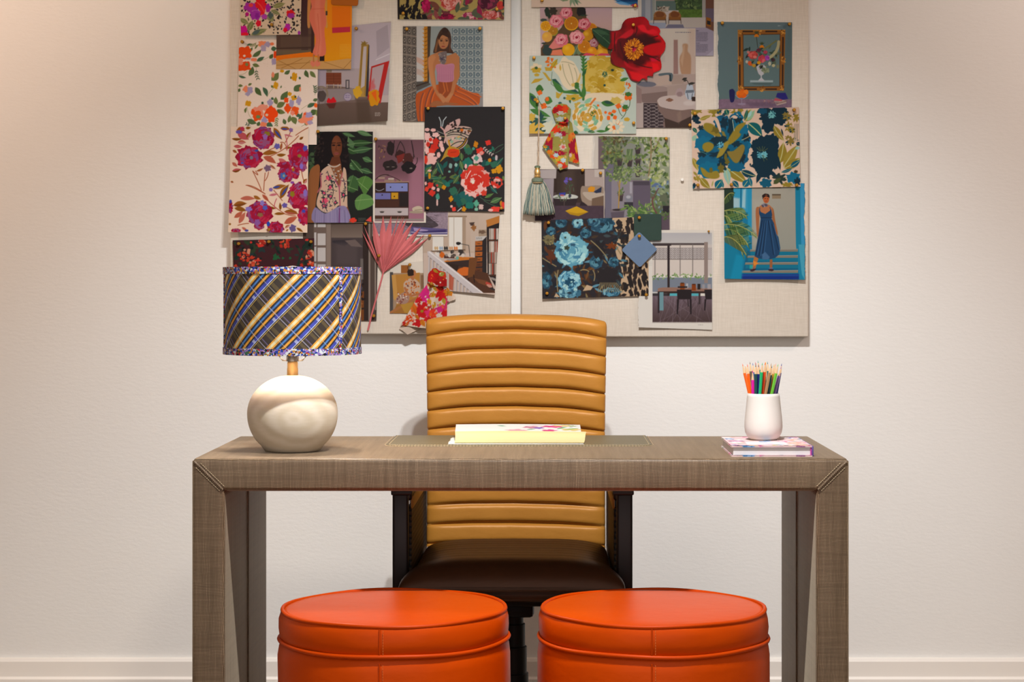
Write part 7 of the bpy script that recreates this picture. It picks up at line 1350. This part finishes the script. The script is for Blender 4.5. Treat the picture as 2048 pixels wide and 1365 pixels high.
# olive and crimson scarf, right board
sc_ = Cv(1075, 195, 1165, 350, '948a48', 2.2).t(1030, 180, 4.874)
for b in [(430, 200, 66, 44, 'b8281c'), (400, 210, 30, 26, '8f1222'), (450, 230, 40, 20, 'b8b0a0'), (490, 190, 30, 40, 'c0481c'), (330, 520, 40, 90, '8f1230'), (300, 570, 36, 26, '2a6a5c'), (295, 560, 20, 14, 'c8942a'), (400, 390, 50, 34, 'c8401c'), (460, 430, 46, 26, '8f1430'), (420, 440, 40, 20, 'b0b4b0'), (470, 340, 44, 26, 'b8341c'), (500, 310, 20, 26, '8a1a3a'), (465, 560, 32, 30, 'c8aca0'), (470, 560, 16, 16, 'c05a54'), (440, 620, 60, 22, '8f1432'), (380, 650, 40, 24, 'c8501c'), (400, 640, 26, 20, 'a8bcc0'), (440, 680, 50, 30, 'c0a03a'), (450, 720, 40, 30, 'c84a1c'), (470, 690, 26, 24, 'b0c0c0'), (480, 750, 30, 20, 'b83a2a'), (440, 740, 24, 18, 'b8b0a0'),
          (560, 560, 36, 100, '8f1230'), (540, 470, 24, 40, 'c8742c'), (590, 640, 40, 60, '8f1030'), (600, 560, 16, 60, 'c08a2a'), (560, 660, 26, 40, 'b88a2a'), (540, 640, 14, 20, 'c8a8a0'), (590, 700, 30, 16, 'c0481c'), (340, 610, 30, 20, 'c8782a'), (440, 290, 40, 24, 'a8b0a8'), (330, 480, 24, 20, 'c87a24'), (560, 440, 30, 24, 'c87a3a')]: sc_.blob(*b, 6, .2)
sc_.spots(280, 300, 620, 780, 34, 9, 9, ['a89a50', '8a8040', 'c8a060', 'b8c0b8', 'c05a2a'])
sp_ = [('scarf_tail', [zf([(530, 300), (560, 330)], 1030, 180, 4.874), zf([(518, 400), (586, 440)], 1030, 180, 4.874), zf([(518, 560), (608, 580)], 1030, 180, 4.874), zf([(522, 700), (628, 728)], 1030, 180, 4.874)], 5, 1, 5),
       ('scarf_tail', [zf([(430, 290), (510, 300)], 1030, 180, 4.874), zf([(352, 400), (522, 390)], 1030, 180, 4.874), zf([(266, 556), (520, 560)], 1030, 180, 4.874), zf([(345, 670), (518, 680)], 1030, 180, 4.874), zf([(440, 788), (516, 755)], 1030, 180, 4.874)], 6, 1, 9),
       ('scarf_loop', [zf([(400, 150), (450, 138), (500, 145)], 1030, 180, 4.874), zf([(357, 200), (450, 190), (545, 190)], 1030, 180, 4.874), zf([(380, 270), (460, 250), (545, 240)], 1030, 180, 4.874), zf([(400, 320), (470, 310), (530, 300)], 1030, 180, 4.874)], 7, 1.5, 11),
       ('scarf_knot', [zf([(440, 255), (490, 240), (530, 255)], 1030, 180, 4.874), zf([(425, 285), (480, 285), (535, 280)], 1030, 180, 4.874), zf([(420, 325), (470, 335), (525, 320)], 1030, 180, 4.874)], 7, 1, 17)]
soft_cloth('knotted_scarf', 'small olive, crimson and orange scarf tied in a knot on the mint green print', 'scarf', None, (1125, 290), sp_, sc_)

# ---------------------------------------------------------------- fan palm leaf
M_palm = plain('dried_pink_palm', 'b55f60', .7, .25, var=.16, scale=40)
palm = empty('palm_leaf', board_pt(739, 660, 3), 'dried pink fan palm leaf pinned between the two lower left pages', 'dried leaf')
hubp = (232, 645)
tips = [(25, 222, 26), (46, 168, 24), (136, 108, 62), (236, 64, 62), (318, 64, 62), (390, 66, 20), (430, 70, 26), (446, 78, 36), (476, 96, 46), (536, 126, 60), (616, 180, 62), (656, 248, 40), (690, 286, 42)]
for i, (tx, ty, wd) in enumerate(tips):
    a = np.array(hubp, float); b = np.array([tx, ty], float); dv = b-a; L = np.hypot(*dv); nx = np.array([-dv[1], dv[0]])/L
    V = []; ts = np.linspace(0.02, 1, 15)
    for t in ts:
        wv = wd*.57*(min(1, (t/.62)**.85) if t < .62 else max(0.02, 1-((t-.62)/.38)**1.25))*(.75 if i < 2 else 1)
        c = a+dv*t; mmz = 7+5*math.sin(t*2.6)+(i % 3)*1.2-abs(i-6)*.35
        for o, dz in ((-1, -1.5), (0, 3.0), (1, -1.5)):
            q = c+nx*wv*o; V.append(board_pt(720+q[0]/5.0545, 420+q[1]/5.0545, mmz+dz*min(1, wv/14)))
    Fc = [(j*3+k, j*3+k+1, j*3+k+4, j*3+k+3) for j in range(14) for k in range(2)]
    lf = mk('leaflet', V, Fc, M_palm, palm, smooth=False)
    m_ = lf.modifiers.new('thickness', 'SOLIDIFY'); m_.thickness = .0006
tube('stem', [board_pt(720+x/5.0545, 420+y/5.0545, mm) for x, y, mm in ((262, 560, 9), (236, 640, 8), (205, 760, 7), (170, 880, 6), (125, 1040, 5), (82, 1218, 4.5))], [.0012, .0022, .0024, .0024, .0025, .0027], M_palm, palm, 8)

# ---------------------------------------------------------------- tassel
def yarn_mat():
    t = NT('tassel_yarn', .85, .2); a = t.n('ShaderNodeAttribute', attribute_name='print'); t.l(a.outputs['Color'], t.b.inputs['Base Color']); return t.m
M_yarn = yarn_mat(); M_cord = plain('beige_cord', 'b39c84', .8, .2, var=.2, scale=300)
tas = empty('tassel', board_pt(1079, 434, 14), 'grey green yarn tassel hanging on a long beige cord, left edge of the right pinboard', 'tassel')
def zi(x, y, mm): return board_pt(1030+x/4.874, 180+y/4.874, mm)
it = [tube_data([zi(x0_+(x1_-x0_)*t+2.5*math.sin(t*40+k*3.14), 140+600*t, 11+6*t) for t in np.linspace(0, 1, 60)], .0010, 6) for k, (x0_, x1_) in enumerate(((233, 222), (238, 232)))]
multi('cord', it, M_cord, tas)
tc = zi(219, 800, 16)
multi('gold_cap', [lathe_data([(.0062, .012), (.0074, .0085), (.0060, .006), (.0082, .000), (.0090, -.006), (.0070, -.010), (.0092, -.013), (.0082, -.0165)], (tc.x, tc.y, tc.z), 24)], M_brass, tas)
lathe('neck_band', [(.004, .020), (.008, .018), (.0085, .0135), (.0055, .0125)], (tc.x, tc.y, tc.z-.003), plain('green_binding', '5f6a54', .8, .2, var=.3, scale=300), tas, 20)
R = random.Random(5); V, Fc, Cl = [], [], []
zn = zi(219, 885, 16); zb_ = zi(240, 1225, 16).z
YC = ['8f9a8e', '74857e', 'a5aa9a', 'c8bca6', 'b2aa96', '5f706c', 'd2c6b0', '7f8f86']
for i in range(330):
    a = R.uniform(0, 2*math.pi); rr_ = math.sqrt(R.uniform(.15, 1)); xt = zn.x+.0145*rr_*math.cos(a); yt = zn.y+.007*rr_*math.sin(a)
    sway = .0045; xb = zn.x+sway+.0455*rr_*math.cos(a)*(1+R.uniform(-.06, .05)); yb = min(zn.y+.012*rr_*math.sin(a)-.002, BD-.007)
    zz = zb_+R.uniform(-.0015, .004)+.004*abs(rr_*math.cos(a))**2; pts = []
    for t in np.linspace(0, 1, 9):
        f = t**.62; pts.append((xt+(xb-xt)*f+.0006*math.sin(t*14+i), yt+(yb-yt)*f-.002*math.sin(t*3), zn.z+(zz-zn.z)*t))
    v, f_ = tube_data(pts, .00125, 5, len(V)); V += v; Fc += f_; Cl += [ink(R.choice(YC))]*len(v)
o = mk('fringe', V, Fc, M_yarn, tas, col=np.array(Cl)); o['kind'] = 'stuff'
lathe('head_binding', [(.0110, .007), (.0155, .0045), (.0165, 0), (.0158, -.0045), (.0120, -.007)], (zn.x, zn.y, zn.z), M_yarn2 if 'M_yarn2' in globals() else plain('green_yarn', '66705e', .85, .2, var=.35, scale=260), tas, 28)
lathe('gold_thread', [(.0150, .0014), (.0166, 0), (.0150, -.0014)], (zn.x, zn.y, zn.z-.0075), plain('gold_thread', 'a98f6a', .6, .3, var=.2, scale=300), tas, 28)

# ---------------------------------------------------------------- push pins
pins = [(545, 51, 'at the bottom of the black dabbed cream print'), (486, 85, 'at the top left of the orange poppy print'), (713, 58, 'at the top left of the studio mirror page'),
 (807, 28, 'at the left of the leopard and peony print by the top edge'), (994, 20, 'at the right of the leopard and peony print by the top edge'), (814, 59, 'at the top left of the tiled room page'), (960, 58, 'at the top right of the tiled room page'),
 (857, 218, 'at the top left of the black butterfly print'), (1006, 218, 'at the top right of the black butterfly print'), (856, 417, 'at the bottom left of the black butterfly print'), (1003, 417, 'at the bottom right of the black butterfly print'),
 (637, 264, 'at the top left of the embroidered vest page'), (752, 279, 'between the vest page and the handbag page'), (540, 460, 'at the bottom of the crimson peony print'), (732, 448, 'at the bottom right of the vest page, above the palm leaf'),
 (479, 488, 'at the top left of the maroon print'), (539, 484, 'in the middle of the top of the maroon print'), (623, 484, 'at the top right of the maroon print'), (860, 472, 'at the top left of the loft page beside the palm leaf'),
 (759, 512, 'through the leaflets of the pink palm leaf'), (820, 530, 'at the top of the seated person page'), (748, 632, 'at the bottom right of the dark doorway page'), (864, 568, 'through the gathered red floral cloth'),
 (1084, 2, 'at the left of the pale bird print by the top edge'), (1270, 13, 'at the right of the pale bird print by the top edge'), (1068, 117, 'at the top left of the mint green print'), (1267, 247, 'at the lower right of the mint green print'), (1266, 52, 'through the red flower cut-out'),
 (1444, 47, 'at the top left of the gilt frame page'), (1578, 49, 'at the top right of the gilt frame page'), (1389, 228, 'at the top left of the teal flower print'), (1587, 221, 'at the top right of the teal flower print'), (1395, 371, 'at the bottom left of the teal flower print'),
 (1462, 370, 'at the bottom of the teal flower print, second from the left'), (1592, 371, 'at the bottom right of the teal flower print'), (1379, 251, 'at the bottom right of the beige sofa page'), (1332, 278, 'at the top right of the garden page'), (1165, 341, 'at the top of the yellow cushion page'),
 (1201, 347, 'at the top right of the yellow cushion page'), (1097, 446, 'at the top left of the blue peony and leopard print'), (1094, 587, 'at the bottom left of the blue peony and leopard print'), (1292, 590, 'at the bottom right of the blue peony and leopard print'), (1278, 436, 'at the top of the dark green leather swatch'),
 (1278, 473, 'at the top corner of the blue leather diamond'), (1075, 205, 'holding the cord of the tassel'), (1130, 239, 'at the knot of the olive scarf'), (1417, 463, 'small, at the top right of the dining table page')]
def surf_mm(px, py):
    mm = 0
    for s in SHEETS:
        p = s['corners']; ins = False
        for i in range(4):
            a, b = p[i], p[(i+1) % 4]
            if a[1] != b[1] and (a[1] > py) != (b[1] > py) and px < (b[0]-a[0])*(py-a[1])/(b[1]-a[1])+a[0]: ins = not ins
        if ins: mm = max(mm, .8+s['layer']*1.15+1.2)
    return mm
extra = {(759, 512): 15, (864, 568): 21, (1266, 52): 15, (1278, 436): 10, (1278, 473): 13.5, (1130, 239): 25, (1075, 205): 12}
pp = [(.0005, 0), (.0042, 0), (.0046, .0008), (.0040, .0016), (.0027, .0026), (.0025, .0058), (.0034, .0072), (.0043, .0080), (.0045, .0096), (.0038, .0106), (.0005, .0109)]
def pin_data(c, k=1):
    V = []; n = 20
    for r, h in pp:
        for q in range(n):
            a = 2*math.pi*q/n; V.append((c.x+k*r*math.cos(a), c.y-k*h, c.z+k*r*math.sin(a)))
    Fc = [(j*n+q, j*n+(q+1) % n, (j+1)*n+(q+1) % n, (j+1)*n+q) for j in range(len(pp)-1) for q in range(n)]
    return V, [f[::-1] for f in Fc]+[tuple(range(n)), tuple((len(pp)-1)*n+q for q in range(n-1, -1, -1))]
pin_me = None
for px, py, lab in pins:
    c = board_pt(px, py, extra.get((px, py), surf_mm(px, py))); k = .62 if 'small' in lab else 1
    if pin_me is None: o = mk('push_pin', *pin_data(Vector((0, 0, 0))), M_tack, angle=40); o.data.transform(Matrix.Translation(o.location)); pin_me = o
    else: o = pin_me.copy(); COL.objects.link(o)
    o.location = c; o.scale = (k, k, k); tag(o, 'brass push pin '+lab, 'push pin', 'brass push pins')
o = pin_me.copy(); o.data = pin_me.data.copy(); o.data.materials[0] = plain('white_pin', 'd8d2c8', .4, .4); COL.objects.link(o); o.location = board_pt(1364, 360, 0); tag(o, 'white push pin alone in the bare linen between the garden page and the teal print', 'push pin'); 
del o['group']

# ---------------------------------------------------------------- paper sheets on the writing pad
wc = Cv(0, 0, 250, 90, 'e6e2da', 1.2)
for b in [(150, 40, 16, 10, 'c88a9a'), (165, 46, 10, 8, '8a6ab0'), (190, 30, 18, 10, 'c83a78'), (200, 34, 12, 8, 'd85a8a'), (215, 20, 22, 9, 'd8b870'), (160, 20, 18, 8, 'e0c8c8'), (230, 60, 20, 12, 'd8c080'), (120, 70, 20, 12, 'd8a0a8'), (185, 70, 14, 10, 'c84a80')]: wc.blob(*b, 5, .2, soft=2)
for a in [(82, 22, 100, 32, 7, '1f8a62'), (200, 55, 222, 32, 7, '5aa86a'), (216, 58, 245, 46, 6, '6ab06a'), (228, 20, 236, 12, 5, '2a7a50'), (232, 28, 242, 22, 5, '2a7a50'), (226, 34, 234, 30, 5, '2a7a50'), (224, 14, 230, 20, 5, '3a8a5a'), (140, 64, 160, 52, 6, '5a9a6a')]: wc.leaf(*a)
cream = Cv(0, 0, 10, 10, 'e3cc98', 1); white = Cv(0, 0, 10, 10, 'e2ddd2', 1); gold = Cv(0, 0, 10, 10, 'dcb25a', 1)
def desk_sheet(label, name, front, back, prof, cv, cvs, jag=0):
    "a sheet running from its front edge to its back edge; prof lists (y, z above the pad)"
    nu, nv = 110, 50; (fx0, fx1), (bx0_, bx1_) = front, back; pr = np.array(prof); t = np.linspace(0, 1, len(pr)); tv = np.linspace(0, 1, nv)
    yy = np.interp(tv, t, pr[:, 0]); zz = np.interp(tv, t, pr[:, 1]); k = np.ones(5)/5
    zz = np.convolve(np.pad(zz, 2, 'edge'), k, 'valid'); yy = np.convolve(np.pad(yy, 2, 'edge'), k, 'valid')
    U, V = np.meshgrid(np.linspace(0, 1, nu), tv); X = (fx0+(fx1-fx0)*U)*(1-V)+(bx0_+(bx1_-bx0_)*U)*V; Y = yy[:, None]+0*U; Z = ZT+.0022+zz[:, None]+0*U
    if jag: Y = Y+jag*(vnoise(U*40, V*0, 3)-.5)*np.clip(1-V*12, 0, 1); X = X+jag*(vnoise(V*20, U*0, 4)-.5)*np.clip(1-U*30, 0, 1)
    Z = Z+.0012*V*np.sin(U*4)
    col = ink(cv.sample(U*cvs[0], (1-V)*cvs[1]).reshape(-1, 3))
    return tag(mk(name, np.stack([X, Y, Z], -1).reshape(-1, 3), gridfaces(nu, nv), M_print, col=col), label, 'paper')
g = lambda px, d: (px-VX)/F*d
desk_sheet('white deckle edged paper lying lowest on the writing pad', 'drawing_paper', (g(895, 4.45), g(1168, 4.45)), (g(903, 4.62), g(1160, 4.62)), [(4.445, .0002), (4.53, .0006), (4.64, .0008)], white, (9, 9), .004)
desk_sheet('cream paper whose back edge curls up on the writing pad', 'drawing_paper', (g(909, 4.47), g(1168, 4.47)), (g(911, 4.56), g(1172, 4.56)), [(4.468, .0016), (4.49, .0018), (4.515, .004), (4.532, .010), (4.540, .018), (4.542, .0235)], gold if False else cream, (9, 9))
desk_sheet('white paper painted with watercolour flowers, raised behind the cream sheet', 'watercolour_sheet', (g(911, 4.57), g(1162, 4.57)), (g(912, 4.70), g(1160, 4.70)), [(4.552, .020), (4.60, .0235), (4.66, .0265), (4.70, .0285)], wc, (248, 88))
